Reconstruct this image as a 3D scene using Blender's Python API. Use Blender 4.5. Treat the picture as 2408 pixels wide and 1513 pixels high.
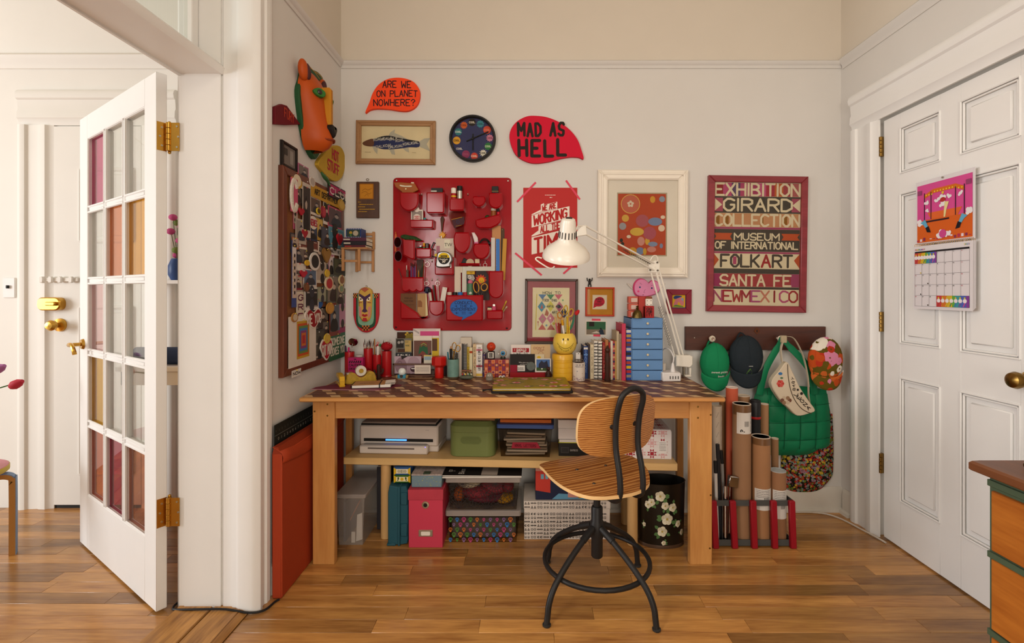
import bpy, bmesh, math, random
from mathutils import Matrix, Vector
random.seed(7)
for o in list(bpy.data.objects): bpy.data.objects.remove(o)
COL = bpy.context.scene.collection
SC = bpy.context.scene
# ---------------------------------------------------------------- camera
F, CX, CY, H, D = 1130.0, 1238.0, 686.0, 1.24, 2.726      # focal length / vanishing point (px), eye height, depth of back wall
cam = bpy.data.objects.new('camera', bpy.data.cameras.new('camera')); COL.objects.link(cam)
cam.location = (0, 0, H); cam.rotation_euler = (math.pi/2, 0, 0)
cam.data.sensor_width = 36; cam.data.sensor_fit = 'HORIZONTAL'; cam.data.lens = F/2408*36
cam.data.shift_x = (1204-CX)/2408; cam.data.shift_y = -(756.5-CY)/2408
cam.data.clip_start = .05; SC.camera = cam
# ---------------------------------------------------------------- light
SC.view_settings.view_transform = 'Standard'; SC.view_settings.look = 'None'
SC.view_settings.gamma = 1; SC.view_settings.use_curve_mapping = False
SC.view_settings.exposure = 0.13
w = bpy.data.worlds.new('world'); SC.world = w; w.use_nodes = True
w.node_tree.nodes['Background'].inputs[0].default_value = (1.0, .91, .80, 1)
w.node_tree.nodes['Background'].inputs[1].default_value = .45
def area(name, loc, target, sx, sy, power, color):
    l = bpy.data.lights.new(name, 'AREA'); l.shape = 'RECTANGLE'; l.size = sx; l.size_y = sy
    l.energy = power; l.color = color
    o = bpy.data.objects.new(name, l); COL.objects.link(o); o.location = loc
    d = Vector(target)-Vector(loc); o.rotation_euler = d.to_track_quat('-Z', 'Y').to_euler()
    return o
area('hall_window_light', (-6.0, .35, 1.6), (1.5, 2.0, .9), 1.6, 1.8, 145, (.96, .98, 1))
area('room_window_light', (.42, -2.5, 1.35), (.15, 2.4, .7), 1.25, 1.8, 50, (1, .92, .80))
area('left_fill_light', (-1.03, .33, 1.45), (1.0, .75, 1.2), .62, 1.5, 34, (1, .97, .94))  # added fill, stands in for daylight coming through the doorway
area('overhead_fill_light', (.55, -.65, 2.98), (.2, 2.3, .95), 1.4, .55, 13, (1, .90, .76))  # added overhead fill; the room has no known ceiling fixture
# ---------------------------------------------------------------- materials
def lin(c):
    c = c.lstrip('#'); r = [int(c[i:i+2], 16)/255 for i in (0, 2, 4)]
    return tuple(x/12.92 if x <= .04045 else ((x+.055)/1.055)**2.4 for x in r)+(1,)
MATS = {}
def col(hx, rough=.55, metal=0, noise=.08, scale=14, bump=0, coat=0, alpha=1, trans=0, emit=0, sub=0):
    key = (hx, rough, metal, noise, scale, bump, coat, alpha, trans, emit)
    if key in MATS: return MATS[key]
    m = bpy.data.materials.new('paint_'+hx.lstrip('#')); MATS[key] = m; m.use_nodes = True
    nt = m.node_tree; N = nt.nodes; L = nt.links; b = N['Principled BSDF']
    c = lin(hx)
    tc = N.new('ShaderNodeTexCoord'); nz = N.new('ShaderNodeTexNoise'); nz.inputs['Scale'].default_value = scale
    nz.inputs['Detail'].default_value = 4
    L.new(tc.outputs['Object'], nz.inputs['Vector'])
    mx = N.new('ShaderNodeMix'); mx.data_type = 'RGBA'
    mx.inputs[6].default_value = tuple(x*(1-noise) for x in c[:3])+(1,)
    mx.inputs[7].default_value = tuple(min(1, x*(1+noise)) for x in c[:3])+(1,)
    L.new(nz.outputs['Fac'], mx.inputs[0]); L.new(mx.outputs[2], b.inputs['Base Color'])
    b.inputs['Roughness'].default_value = rough; b.inputs['Metallic'].default_value = metal
    b.inputs['Specular IOR Level'].default_value = .5 if (coat or rough < .34) else .22
    b.inputs['Coat Weight'].default_value = coat; b.inputs['Coat Roughness'].default_value = .08
    if bump:
        bp = N.new('ShaderNodeBump'); bp.inputs['Strength'].default_value = bump; bp.inputs['Distance'].default_value = .01
        L.new(nz.outputs['Fac'], bp.inputs['Height']); L.new(bp.outputs[0], b.inputs['Normal'])
    if alpha < 1: b.inputs['Alpha'].default_value = alpha
    if emit: b.inputs['Emission Color'].default_value = c; b.inputs['Emission Strength'].default_value = emit
    return m
def glass(hx, tint=1.0, ior=1.45, rough=.02):
    key = ('glass', hx, tint)
    if key in MATS: return MATS[key]
    m = bpy.data.materials.new('glass_'+hx.lstrip('#')); MATS[key] = m; m.use_nodes = True
    nt = m.node_tree; N = nt.nodes; L = nt.links; N.clear()
    out = N.new('ShaderNodeOutputMaterial'); mix = N.new('ShaderNodeMixShader'); tr = N.new('ShaderNodeBsdfTransparent')
    gl = N.new('ShaderNodeBsdfGlossy'); lw = N.new('ShaderNodeLayerWeight'); pw = N.new('ShaderNodeMath'); pw.operation = 'POWER'
    pw.inputs[1].default_value = 4.5; L.new(lw.outputs['Facing'], pw.inputs[0])
    fr = N.new('ShaderNodeMath'); fr.operation = 'MULTIPLY_ADD'; fr.inputs[1].default_value = .85; fr.inputs[2].default_value = .005; L.new(pw.outputs[0], fr.inputs[0])
    gl.inputs['Roughness'].default_value = rough
    nz = N.new('ShaderNodeTexNoise'); nz.inputs['Scale'].default_value = 3
    mx = N.new('ShaderNodeMix'); mx.data_type = 'RGBA'; c = tuple(x**tint for x in lin(hx))
    mx.inputs[6].default_value = c; mx.inputs[7].default_value = tuple(x*.94 for x in c[:3])+(1,)
    L.new(nz.outputs['Fac'], mx.inputs[0]); L.new(mx.outputs[2], tr.inputs[0])
    L.new(fr.outputs[0], mix.inputs[0]); L.new(tr.outputs[0], mix.inputs[1]); L.new(gl.outputs[0], mix.inputs[2])
    L.new(mix.outputs[0], out.inputs[0]); return m
def frosted(hx, alpha=.55, rough=.3):
    return col(hx, rough, alpha=alpha, noise=.05)
def wood(name, c1, c2, axis='x', scale=1.0, rough=.45, contrast=1.0, rnd=0.0, rings=None, coat=0, dist=3.0):
    if name in MATS: return MATS[name]
    m = bpy.data.materials.new(name); MATS[name] = m; m.use_nodes = True
    nt = m.node_tree; N = nt.nodes; L = nt.links; b = N['Principled BSDF']
    tc = N.new('ShaderNodeTexCoord'); mp = N.new('ShaderNodeMapping')
    s = [9*scale]*3; s['xyz'.index(axis)] = .9*scale; mp.inputs['Scale'].default_value = s
    L.new(tc.outputs['Object'], mp.inputs[0]); oi = N.new('ShaderNodeObjectInfo')
    ad = N.new('ShaderNodeVectorMath'); ad.operation = 'MULTIPLY_ADD'
    ad.inputs[1].default_value = (37, 17, 29); L.new(oi.outputs['Random'], ad.inputs[0]); L.new(mp.outputs[0], ad.inputs[2])
    n1 = N.new('ShaderNodeTexNoise'); n1.inputs['Scale'].default_value = 2.2; n1.inputs['Detail'].default_value = 6
    n1.inputs['Distortion'].default_value = .6; L.new(ad.outputs[0], n1.inputs['Vector'])
    n2 = N.new('ShaderNodeTexNoise'); n2.inputs['Scale'].default_value = 14; n2.inputs['Detail'].default_value = 3
    L.new(ad.outputs[0], n2.inputs['Vector'])
    fac = n1.outputs['Fac']
    if rings:
        wv = N.new('ShaderNodeTexWave'); wv.wave_type = 'BANDS'; wv.bands_direction = rings[0]
        wv.inputs['Scale'].default_value = rings[1]; wv.inputs['Distortion'].default_value = dist
        wv.inputs['Detail'].default_value = 2; wv.inputs['Detail Scale'].default_value = 1.2
        L.new(ad.outputs[0], wv.inputs['Vector']); fac = wv.outputs['Fac']
    ma = N.new('ShaderNodeMath'); ma.operation = 'MULTIPLY_ADD'; ma.inputs[1].default_value = .35; L.new(n2.outputs['Fac'], ma.inputs[0])
    mb = N.new('ShaderNodeMath'); mb.operation = 'MULTIPLY'; mb.inputs[1].default_value = .75; L.new(fac, mb.inputs[0]); L.new(mb.outputs[0], ma.inputs[2])
    cr = N.new('ShaderNodeMapRange'); cr.inputs[1].default_value = .5-.22/contrast; cr.inputs[2].default_value = .5+.28/contrast
    L.new(ma.outputs[0], cr.inputs[0])
    mx = N.new('ShaderNodeMix'); mx.data_type = 'RGBA'; mx.inputs[6].default_value = lin(c1); mx.inputs[7].default_value = lin(c2)
    L.new(cr.outputs[0], mx.inputs[0]); res = mx.outputs[2]
    if rnd:
        hs = N.new('ShaderNodeHueSaturation'); mr = N.new('ShaderNodeMapRange')
        mr.inputs[3].default_value = 1-rnd; mr.inputs[4].default_value = 1+rnd
        L.new(oi.outputs['Random'], mr.inputs[0]); L.new(mr.outputs[0], hs.inputs['Value']); L.new(res, hs.inputs['Color']); res = hs.outputs[0]
    L.new(res, b.inputs['Base Color']); b.inputs['Roughness'].default_value = rough
    b.inputs['Coat Weight'].default_value = coat; b.inputs['Coat Roughness'].default_value = .12
    bp = N.new('ShaderNodeBump'); bp.inputs['Strength'].default_value = .12; bp.inputs['Distance'].default_value = .004
    L.new(ma.outputs[0], bp.inputs['Height']); L.new(bp.outputs[0], b.inputs['Normal'])
    return m
# ---------------------------------------------------------------- mesh builder
def PT(px, py, d): return ((px-CX)/F*d, d, H-(py-CY)/F*d)
def XW(px, d=D): return (px-CX)/F*d
def ZW(py, d=D): return H-(py-CY)/F*d
TZ = .7745
def TD(py): return F*(H-TZ)/(py-CY)          # depth of a point on the table top
def FD(py): return F*H/(py-CY)               # depth of a point on the floor
def ell(rx, ry, n=24, cx=0, cy=0, a0=0): return [(cx+rx*math.cos(a0+2*math.pi*i/n), cy+ry*math.sin(a0+2*math.pi*i/n)) for i in range(n)]
def rr(x0, x1, y0, y1, r, n=5):
    r = min(r, (x1-x0)/2-1e-5, (y1-y0)/2-1e-5); P = []
    for cx, cy, a in ((x1-r, y1-r, 0), (x0+r, y1-r, 90), (x0+r, y0+r, 180), (x1-r, y0+r, 270)):
        for i in range(n+1): t = math.radians(a+90*i/n); P.append((cx+r*math.cos(t), cy+r*math.sin(t)))
    return P
def star(n, r1, r2, cx=0, cy=0, a0=math.pi/2): return [(cx+(r1 if i % 2 == 0 else r2)*math.cos(a0+math.pi*i/n), cy+(r1 if i % 2 == 0 else r2)*math.sin(a0+math.pi*i/n)) for i in range(2*n)]
def smooth(P, k=5, closed=True):
    P = [Vector(p) for p in P]; n = len(P); out = []
    for i in range(n if closed else n-1):
        p0, p1, p2, p3 = (P[(i-1) % n], P[i], P[(i+1) % n], P[(i+2) % n]) if closed else (P[max(i-1, 0)], P[i], P[i+1], P[min(i+2, n-1)])
        for j in range(k):
            t = j/k; out.append(.5*((2*p1)+(p2-p0)*t+(2*p0-5*p1+4*p2-p3)*t*t+(3*p1-p0-3*p2+p3)*t**3))
    if not closed: out.append(P[-1])
    return [tuple(p) for p in out]
class MB:
    def __init__(s): s.v = []; s.f = []; s.mi = []; s.m = 0; s.T = None
    def add(s, vs, fs):
        o = len(s.v)
        for p in vs:
            p = Vector(p); s.v.append(tuple(s.T @ p if s.T else p))
        for f in fs: s.f.append([i+o for i in f]); s.mi.append(s.m)
        return s
    def box(s, x0, x1, y0, y1, z0, z1, b=0):
        lo = (min(x0, x1), min(y0, y1), min(z0, z1)); hi = (max(x0, x1), max(y0, y1), max(z0, z1))
        if b <= 0:
            V = [(hi[0] if i & 1 else lo[0], hi[1] if i & 2 else lo[1], hi[2] if i & 4 else lo[2]) for i in range(8)]
            return s.add(V, [(0, 2, 3, 1), (4, 5, 7, 6), (0, 1, 5, 4), (2, 6, 7, 3), (0, 4, 6, 2), (1, 3, 7, 5)])
        b = min(b, *[(hi[i]-lo[i])*.45 for i in range(3)]); V = []
        for c in range(8):
            for a in range(3):
                V.append([(hi[k] if c >> k & 1 else lo[k])+(0 if k == a else (-b if c >> k & 1 else b)) for k in range(3)])
        Fc = []
        for a in range(3):
            u, w_ = [k for k in range(3) if k != a]
            for sg in (0, 1):
                cs = [(sg << a) | (i << u) | (j << w_) for i, j in ((0, 0), (1, 0), (1, 1), (0, 1))]; Fc.append([c*3+a for c in cs])
        for a in range(3):
            u, w_ = [k for k in range(3) if k != a]
            for i in (0, 1):
                for j in (0, 1):
                    c0 = (i << u) | (j << w_); c1 = c0 | (1 << a); Fc.append([c0*3+u, c0*3+w_, c1*3+w_, c1*3+u])
        for c in range(8): Fc.append([c*3, c*3+1, c*3+2])
        return s.add(V, Fc)
    def prism(s, P, a0, a1, axis='y', b=0, b2=0):
        """polygon P extruded from a0 to a1 along axis; b chamfers the a0 end, b2 the a1 end"""
        n = len(P)
        ar = sum(P[i][0]*P[(i+1) % n][1]-P[(i+1) % n][0]*P[i][1] for i in range(n))
        def inset(q):
            if q == 0: return P
            out = []
            for i in range(n):
                p, c, nx = Vector(P[i-1]), Vector(P[i]), Vector(P[(i+1) % n]); e1 = (c-p); e2 = (nx-c)
                if e1.length < 1e-9 or e2.length < 1e-9: out.append(tuple(c)); continue
                e1.normalize(); e2.normalize()
                m = Vector((-(e1.y+e2.y), e1.x+e2.x))
                if m.length < 1e-6: out.append(tuple(c)); continue
                m.normalize(); k = max(.35, m.dot(Vector((-e1.y, e1.x))))
                out.append(tuple(c+m*(q/k)*(1 if ar > 0 else -1)))
            return out
        sg = 1 if a1 > a0 else -1; loops = []
        if b: loops.append((inset(b), a0)); loops.append((P, a0+sg*b))
        else: loops.append((P, a0))
        if b2: loops.append((P, a1-sg*b2)); loops.append((inset(b2), a1))
        else: loops.append((P, a1))
        V = []
        for lp, a in loops:
            for u, v in lp: V.append((u, a, v) if axis == 'y' else (u, v, a) if axis == 'z' else (a, u, v))
        Fc = [list(range(n)), list(range((len(loops)-1)*n, len(loops)*n))[::-1]]
        for k in range(len(loops)-1):
            for i in range(n): j = (i+1) % n; Fc.append((k*n+i, (k+1)*n+i, (k+1)*n+j, k*n+j))
        return s.add(V, Fc)
    def lathe(s, prof, n=20, c=(0, 0, 0), sx=1, sy=1, axis='z', a0=0, a1=2*math.pi):
        V = []; k = len(prof); full = abs(a1-a0) > 6.28
        m = n if full else n+1
        for i in range(m):
            a = a0+(a1-a0)*i/n
            for r, z in prof:
                p = (r*math.cos(a)*sx, r*math.sin(a)*sy, z)
                if axis == 'y': p = (p[0], p[2], p[1])
                if axis == 'x': p = (p[2], p[0], p[1])
                V.append((p[0]+c[0], p[1]+c[1], p[2]+c[2]))
        Fc = []
        for i in range(n):
            j = (i+1) % m
            for q in range(k-1):
                a, b, c_, d = i*k+q, j*k+q, j*k+q+1, i*k+q+1
                f = [a, b, c_, d]
                if prof[q][0] < 1e-7: f = [a, c_, d]
                elif prof[q+1][0] < 1e-7: f = [a, b, d]
                Fc.append(f)
        if full:
            if prof[0][0] > 1e-7: Fc.append([i*k for i in range(m)][::-1])
            if prof[-1][0] > 1e-7: Fc.append([i*k+k-1 for i in range(m)])
        return s.add(V, Fc)
    def cyl(s, r, z0, z1, n=16, c=(0, 0), axis='z', b=0, r2=None):
        r2 = r if r2 is None else r2
        prof = [(max(r-b, 1e-4), z0), (r, z0+b), (r2, z1-b), (max(r2-b, 1e-4), z1)] if b else [(r, z0), (r2, z1)]
        cc = {'z': (c[0], c[1], 0), 'y': (c[0], 0, c[1]), 'x': (0, c[0], c[1])}[axis]
        return s.lathe(prof, n, cc, axis=axis)
    def sph(s, c, rx, ry=None, rz=None, n=16, m=10):
        ry = rx if ry is None else ry; rz = rx if rz is None else rz
        pr = [(max(0, math.sin(math.pi*i/m)), -math.cos(math.pi*i/m)*rz) for i in range(m+1)]; pr[0] = (0, -rz); pr[-1] = (0, rz)
        return s.lathe(pr, n, c, sx=rx, sy=ry)
    def tube(s, pts, r, n=8, closed=False, cap=True, flat=1.0, up=None):
        P = [Vector(p) for p in pts]; k = len(P); R = r if isinstance(r, (list, tuple)) else [r]*k
        tan = []
        for i in range(k):
            a = P[i-1] if (i > 0 or closed) else P[i]; b = P[(i+1) % k] if (i < k-1 or closed) else P[i]
            t = b-a; tan.append(t.normalized() if t.length > 1e-9 else Vector((0, 0, 1)))
        u = Vector(up) if up else (Vector((0, 0, 1)) if abs(tan[0].z) < .9 else Vector((1, 0, 0)))
        V = []
        for i in range(k):
            t = tan[i]; u = (u-t*u.dot(t))
            u = u.normalized() if u.length > 1e-6 else t.orthogonal().normalized()
            w_ = t.cross(u)
            for j in range(n):
                a = 2*math.pi*j/n; V.append(tuple(P[i]+u*(R[i]*flat*math.cos(a))+w_*(R[i]*math.sin(a))))
        Fc = []
        for i in range(k if closed else k-1):
            q = (i+1) % k
            for j in range(n): e = (j+1) % n; Fc.append((i*n+j, i*n+e, q*n+e, q*n+j))
        if cap and not closed: Fc.append(list(range(n))[::-1]); Fc.append([(k-1)*n+j for j in range(n)])
        return s.add(V, Fc)
    def sheet(s, rows):
        """grid of points"""
        n = len(rows[0]); V = [p for r in rows for p in r]
        return s.add(V, [(i*n+j, i*n+j+1, (i+1)*n+j+1, (i+1)*n+j) for i in range(len(rows)-1) for j in range(n-1)])
def mesh(name, mb, mats, sharp=38, recalc=True):
    me = bpy.data.meshes.new(name); me.from_pydata(mb.v, [], mb.f)
    if not isinstance(mats, (list, tuple)): mats = [mats]
    for m in mats: me.materials.append(m)
    me.polygons.foreach_set('material_index', mb.mi)
    if recalc:
        bm = bmesh.new(); bm.from_mesh(me); bmesh.ops.recalc_face_normals(bm, faces=bm.faces); bm.to_mesh(me); bm.free()
    me.polygons.foreach_set('use_smooth', [True]*len(me.polygons))
    me.set_sharp_from_angle(angle=math.radians(sharp)); me.update()
    return me
def tag(o, label=None, cat=None, group=None, kind=None):
    if label: o['label'] = label
    if cat: o['category'] = cat
    if group: o['group'] = group
    if kind: o['kind'] = kind
    return o
def thing(name, label, cat, loc=(0, 0, 0), rz=0, group=None, rot=None):
    o = bpy.data.objects.new(name, None); COL.objects.link(o); o.location = loc; o.empty_display_size = .05
    o.rotation_euler = rot if rot else (0, 0, math.radians(rz))
    return tag(o, label, cat, group)
def part(name, mb, mats, parent=None, loc=None, rot=None, label=None, recalc=True, sharp=38):
    me = mb if isinstance(mb, bpy.types.Mesh) else mesh(name, mb, mats, sharp, recalc)
    o = bpy.data.objects.new(name, me); COL.objects.link(o)
    if parent: o.parent = parent
    if loc: o.location = loc
    if rot: o.rotation_euler = rot
    if label: o['label'] = label
    return o
def single(name, mb, mats, label, cat, loc=(0, 0, 0), rz=0, group=None, rot=None, recalc=True, sharp=38):
    o = part(name, mb, mats, None, loc, rot if rot else (0, 0, math.radians(rz)), recalc=recalc, sharp=sharp)
    return tag(o, label, cat, group)
def struct(name, mb, mats, label, cat, parent=None, **k):
    o = part(name, mb, mats, parent, **k)
    if parent is None: tag(o, label, cat, kind='structure')
    return o
# ---------------------------------------------------------------- flat print: lettering and pictures as thin coloured shapes
GL = {'A':'00 38 60,13 53','B':'00 08 38 57 55 34 04,34 53 61 40 00','C':'61 40 20 02 06 28 48 67','D':'00 08 38 66 62 30 00','E':'60 00 08 68,04 44','F':'00 08 68,04 44',
'G':'67 48 28 06 02 20 40 62 64 44','H':'00 08,60 68,04 64','I':'30 38','J':'02 10 30 52 58','K':'00 08,68 03,24 60','L':'08 00 60','M':'00 08 33 68 60','N':'00 08 60 68','O':'20 02 06 28 48 66 62 40 20',
'P':'00 08 48 67 65 44 04','Q':'20 02 06 28 48 66 62 40 20,42 60','R':'00 08 48 67 65 44 04,34 60','S':'01 20 50 61 63 14 06 17 28 58 67','T':'30 38,08 68','U':'08 02 20 40 62 68','V':'08 30 68','W':'08 10 35 50 68','X':'00 68,08 60','Y':'08 34 68,34 30','Z':'08 68 00 60',
'0':'20 02 06 28 48 66 62 40 20','1':'16 38 30','2':'07 28 48 66 64 00 60','3':'07 28 58 66 54 34,54 62 50 20 01','4':'40 48 02 62','5':'68 08 04 45 63 61 40 00','6':'58 26 02 20 40 62 44 13','7':'08 68 20','8':'34 06 28 48 66 34 02 20 40 62 34','9':'10 36 67 48 28 06 04 23 56',
'?':'06 28 48 66 34 33,31 30','!':'38 33,31 30','-':'14 54','.':'30 31','\'':'38 36','+':'14 54,32 36','<':'64 04,27 04 21','>':'04 64,47 64 41','&':'60 17 38 56 02 20 52'}
class Pr:
    def __init__(s): s.mb = MB(); s.cols = []; s.e = .0004; s.fn = None; s.k = 0
    def _m(s, c):
        if c not in s.cols: s.cols.append(c)
        s.mb.m = s.cols.index(c)
    def poly(s, P, c, l=1):
        s._m(c); s.k = (s.k+1) % 37; l = l+s.k*.018; s.mb.add([s.fn(u, v, l) if s.fn else (u, -l*s.e, v) for u, v in P], [list(range(len(P)))]); return s
    def rect(s, x0, x1, y0, y1, c, l=1): return s.poly([(x0, y0), (x1, y0), (x1, y1), (x0, y1)], c, l)
    def disc(s, cx, cy, r, c, l=1, ry=None, n=20): return s.poly(ell(r, ry or r, n, cx, cy), c, l)
    def line(s, pts, w_, c, l=1, n=4):
        for a, b in zip(pts[:-1], pts[1:]):
            t = math.atan2(b[1]-a[1], b[0]-a[0])
            P = [(b[0]+w_/2*math.cos(t-math.pi/2+math.pi*i/n), b[1]+w_/2*math.sin(t-math.pi/2+math.pi*i/n)) for i in range(n+1)]
            P += [(a[0]+w_/2*math.cos(t+math.pi/2+math.pi*i/n), a[1]+w_/2*math.sin(t+math.pi/2+math.pi*i/n)) for i in range(n+1)]
            s.poly(P, c, l)
        return s
    def ring(s, cx, cy, r, w_, c, l=1, ry=None, n=24):
        q = (ry or r)
        for i in range(n):
            a, b = 2*math.pi*i/n, 2*math.pi*(i+1)/n
            s.poly([(cx+(r+k)*math.cos(t), cy+(q+k)*math.sin(t)) for t, k in ((a, w_/2), (b, w_/2), (b, -w_/2), (a, -w_/2))], c, l)
        return s
    def text(s, t, cx, cy, h, c, w=None, th=.16, l=2, rot=0, jit=0, sp=.28, skew=0, arc=0):
        """hand lettering made of strokes; h letter height, w total width, th stroke / height"""
        t = t.upper(); adv = []; x = 0
        for ch in t:
            wd = .55 if ch == ' ' else (.12 if ch in "I1!.'" else .75 if ch not in 'MW' else .95)
            adv.append((x, wd)); x += wd+sp
        tot = x-sp; sx = (w/tot if w else h); cr, sr = math.cos(rot), math.sin(rot)
        for ch, (x0, wd) in zip(t, adv):
            if ch == ' ' or ch not in GL: continue
            jy = random.uniform(-jit, jit)*h; jr = random.uniform(-jit, jit)
            for st in GL[ch].split(','):
                pts = []
                for p in st.split():
                    u = (int(p[0])/6-.5) if wd > .2 else (int(p[0])-3)/6
                    v = int(p[1])/8-.5
                    u, v = u*wd*sx-v*h*jr, v*h+u*wd*sx*jr
                    X = (x0+wd/2-tot/2)*sx+u; Y = v+jy+skew*X+arc*(X*X)
                    pts.append((cx+X*cr-Y*sr, cy+X*sr+Y*cr))
                s.line(pts, th*h, c, l)
        return s
    def font(s, t, cx, cy, h, c, w=None, l=2, rot=0, bold=0, arc=0):
        cu = bpy.data.curves.new('t', 'FONT'); cu.body = t; cu.resolution_u = 2; cu.offset = bold; cu.fill_mode = 'FRONT'
        ob = bpy.data.objects.new('t', cu); me = bpy.data.meshes.new_from_object(ob)
        V = [v.co.copy() for v in me.vertices]; Fc = [list(p.vertices) for p in me.polygons]
        bpy.data.objects.remove(ob); bpy.data.curves.remove(cu); bpy.data.meshes.remove(me)
        if not V: return s
        x0, x1 = min(v.x for v in V), max(v.x for v in V); y0, y1 = min(v.y for v in V), max(v.y for v in V)
        sy = h/.72; sx = w/(x1-x0) if w else sy
        cr, sr = math.cos(rot), math.sin(rot); out = []
        for v in V:
            X = (v.x-(x0+x1)/2)*sx; Y = (v.y-.35)*sy+arc*((v.x-(x0+x1)/2)*sx)**2
            u_, v_ = cx+X*cr-Y*sr, cy+X*sr+Y*cr
            out.append(s.fn(u_, v_, l) if s.fn else (u_, -l*s.e, v_))
        s._m(c); s.mb.add(out, Fc); return s
    def scribble(s, x0, x1, y, h, c, l=2, n=1, gap=.006):
        """rows of tiny illegible writing"""
        for k in range(n):
            x = x0
            while x < x1:
                ww = min(random.uniform(h*.6, h*2.2), x1-x); s.rect(x, x+ww, y-k*gap-h/2, y-k*gap+h/2, c, l); x += ww+h*.5
        return s
    def build(s, name, parent, loc=None, rot=None, label=None, rough=.6, mats=None):
        ms = [mats[c] if mats and c in mats else (c if isinstance(c, bpy.types.Material) else col(c, rough, noise=.04)) for c in s.cols]
        o = part(name, s.mb, ms, parent, loc, rot, label, recalc=False, sharp=180)
        for p in o.data.polygons: p.use_smooth = False
        return o
# ================================================================ setting
XL, XR = -1.052, 1.785
CEIL = 3.15
M_grey = col('#d1cdc8', .7, noise=.03, scale=5, bump=.05)       # paint below the picture rail
M_cream = col('#d0c6b8', .7, noise=.03, scale=5, bump=.05)      # paint above the picture rail
M_white = col('#e4e2df', .42, noise=.03, scale=6, bump=.04)     # gloss paint of doors and casings
M_hall = col('#e8e5de', .6, noise=.03, scale=5, bump=.03)
M_brass = col('#c79a45', .25, metal=1, noise=.15)
M_dbrass = col('#8a6a35', .3, metal=1, noise=.2)
M_screw = col('#b5b0a2', .35, metal=1)
M_black = col('#191715', .5)
RAIL = ZW(150)
# --- floor: every board is a piece
M_floor = wood('oak_floor', '#7a4c25', '#bb8849', 'x', .8, .27, 1.2, rnd=.38, coat=.2)
def floor_boards(name, label, x0, x1, y0, y1, wid=.0715):
    fl = struct(name, MB().box(x0, x1, y0, y1, -.06, -.014), col('#3a2412', .8), label, 'floor')
    y = y1; r = random.Random(3)
    while y > y0:
        x = x0-r.uniform(0, .9)
        while x < x1:
            ln = r.uniform(.35, 1.25); a, b = max(x, x0), min(x+ln, x1)
            if b-a > .02: part('floor_board', MB().box(a+.0004, b-.0004, max(y-wid, y0)+.0005, y-.0005, -.013, 0, .0007), M_floor, fl)
            x += ln
        y -= wid
    return fl
floor_boards('floor', 'narrow oak strip flooring of the work room', XL-.02, XR+.05, .9, D+.02)
floor_boards('floor_hall', 'narrow oak strip flooring of the neighbouring room beyond the glazed door', -3.6, XL-.30, .75, D+.04)
struct('floor_far', MB().box(-6.6, -3.6, .75, D+.04, -.06, -.001), M_floor, 'oak flooring in the far part of the neighbouring room', 'floor')
struct('floor_near', MB().box(-6.6, XR+.05, -2.6, .75, -.06, -.001), M_floor, 'oak flooring on the near side of both rooms', 'floor')
th = struct('trim_1', MB().box(XL-.302, XL-.018, .6, 1.88, -.03, .004), col('#4a2c14', .7), 'worn oak door saddle in the open doorway', 'threshold')
M_sad = wood('saddle_oak', '#6b4018', '#b98544', 'y', 1.1, .45, 1.3, rnd=.08)
for a, b in ((XL-.30, XL-.165), (XL-.160, XL-.045)): part('board', MB().box(a, b, .6, 1.875, .004, .018, .004), M_sad, th)
part('board', MB().prism([(XL-.044, .004), (XL-.044, .017), (XL-.02, .006), (XL-.018, .004)], .6, 1.87, 'y'), M_sad, th)
# --- walls: paint changes at the picture rail
def wall(name, label, boxes_lo, boxes_hi):
    m = MB()
    for b in boxes_lo: m.box(*b)
    m.m = 1
    for b in boxes_hi: m.box(*b)
    return struct(name, m, [M_grey, M_cream], label, 'wall')
wall('wall_back', 'pale grey back wall with cream frieze above the picture rail', [(XL-.1, XR+.12, D, D+.1, -.06, RAIL)], [(XL-.1, XR+.12, D, D+.1, RAIL, CEIL)])
wall('wall_left', 'short left wall between the doorway and the corner', [(XL-.30, XL, 1.90, D, -.06, RAIL), (XL-.30, XL, -2.6, .74, -.06, RAIL)],
     [(XL-.30, XL, 1.90, D, RAIL, CEIL), (XL-.30, XL, -2.6, .74, RAIL, CEIL), (XL-.30, XL, .74, 1.90, 2.72, CEIL)])
wall('wall_right', 'right hand wall holding the white panelled door', [(XR, XR+.12, 2.45, D, -.06, RAIL), (XR, XR+.12, -2.6, 1.62, -.06, RAIL), (XR, XR+.12, 1.62, 2.45, 2.13, RAIL)],
     [(XR, XR+.12, -2.6, D, RAIL, CEIL)])
struct('wall_hall', MB().box(-6.6, XL-.30, D+.03, D+.13, -.06, CEIL), M_hall, 'bright white far wall of the neighbouring room', 'wall')
struct('ceiling', MB().box(-6.6, XR+.12, -2.6, D+.13, CEIL, CEIL+.08), col('#e9e2d2', .8), 'plain white ceiling', 'ceiling')
# picture rails
def rail_prof(s=1): return [(0, -.022), (s*.006, -.022), (s*.010, -.008), (s*.022, 0), (s*.026, .012), (s*.014, .020), (0, .022)]
m = MB(); m.prism([(D-u, RAIL-.006+v) for u, v in rail_prof()], XL, XR, 'x')
struct('trim_2', m, M_grey, 'narrow moulded picture rail along the back wall', 'picture rail')
m = MB(); m.prism([(XL+u, RAIL-.006+v) for u, v in rail_prof()], 1.95, D-.02, 'y')
struct('trim_3', m, M_grey, 'narrow moulded picture rail along the left wall', 'picture rail')
m = MB(); m.prism([(XR-u, RAIL-.006+v*1.5) for u, v in rail_prof()], -1, D-.02, 'y')
struct('trim_4', m, M_grey, 'moulded picture rail above the panelled door', 'picture rail')
m = MB(); m.prism([(D+.03-u*1.3, 2.56+v*2) for u, v in rail_prof()], -6.5, XL-.30, 'x')
struct('trim_5', m, M_hall, 'wide picture rail in the neighbouring room', 'picture rail')
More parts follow.
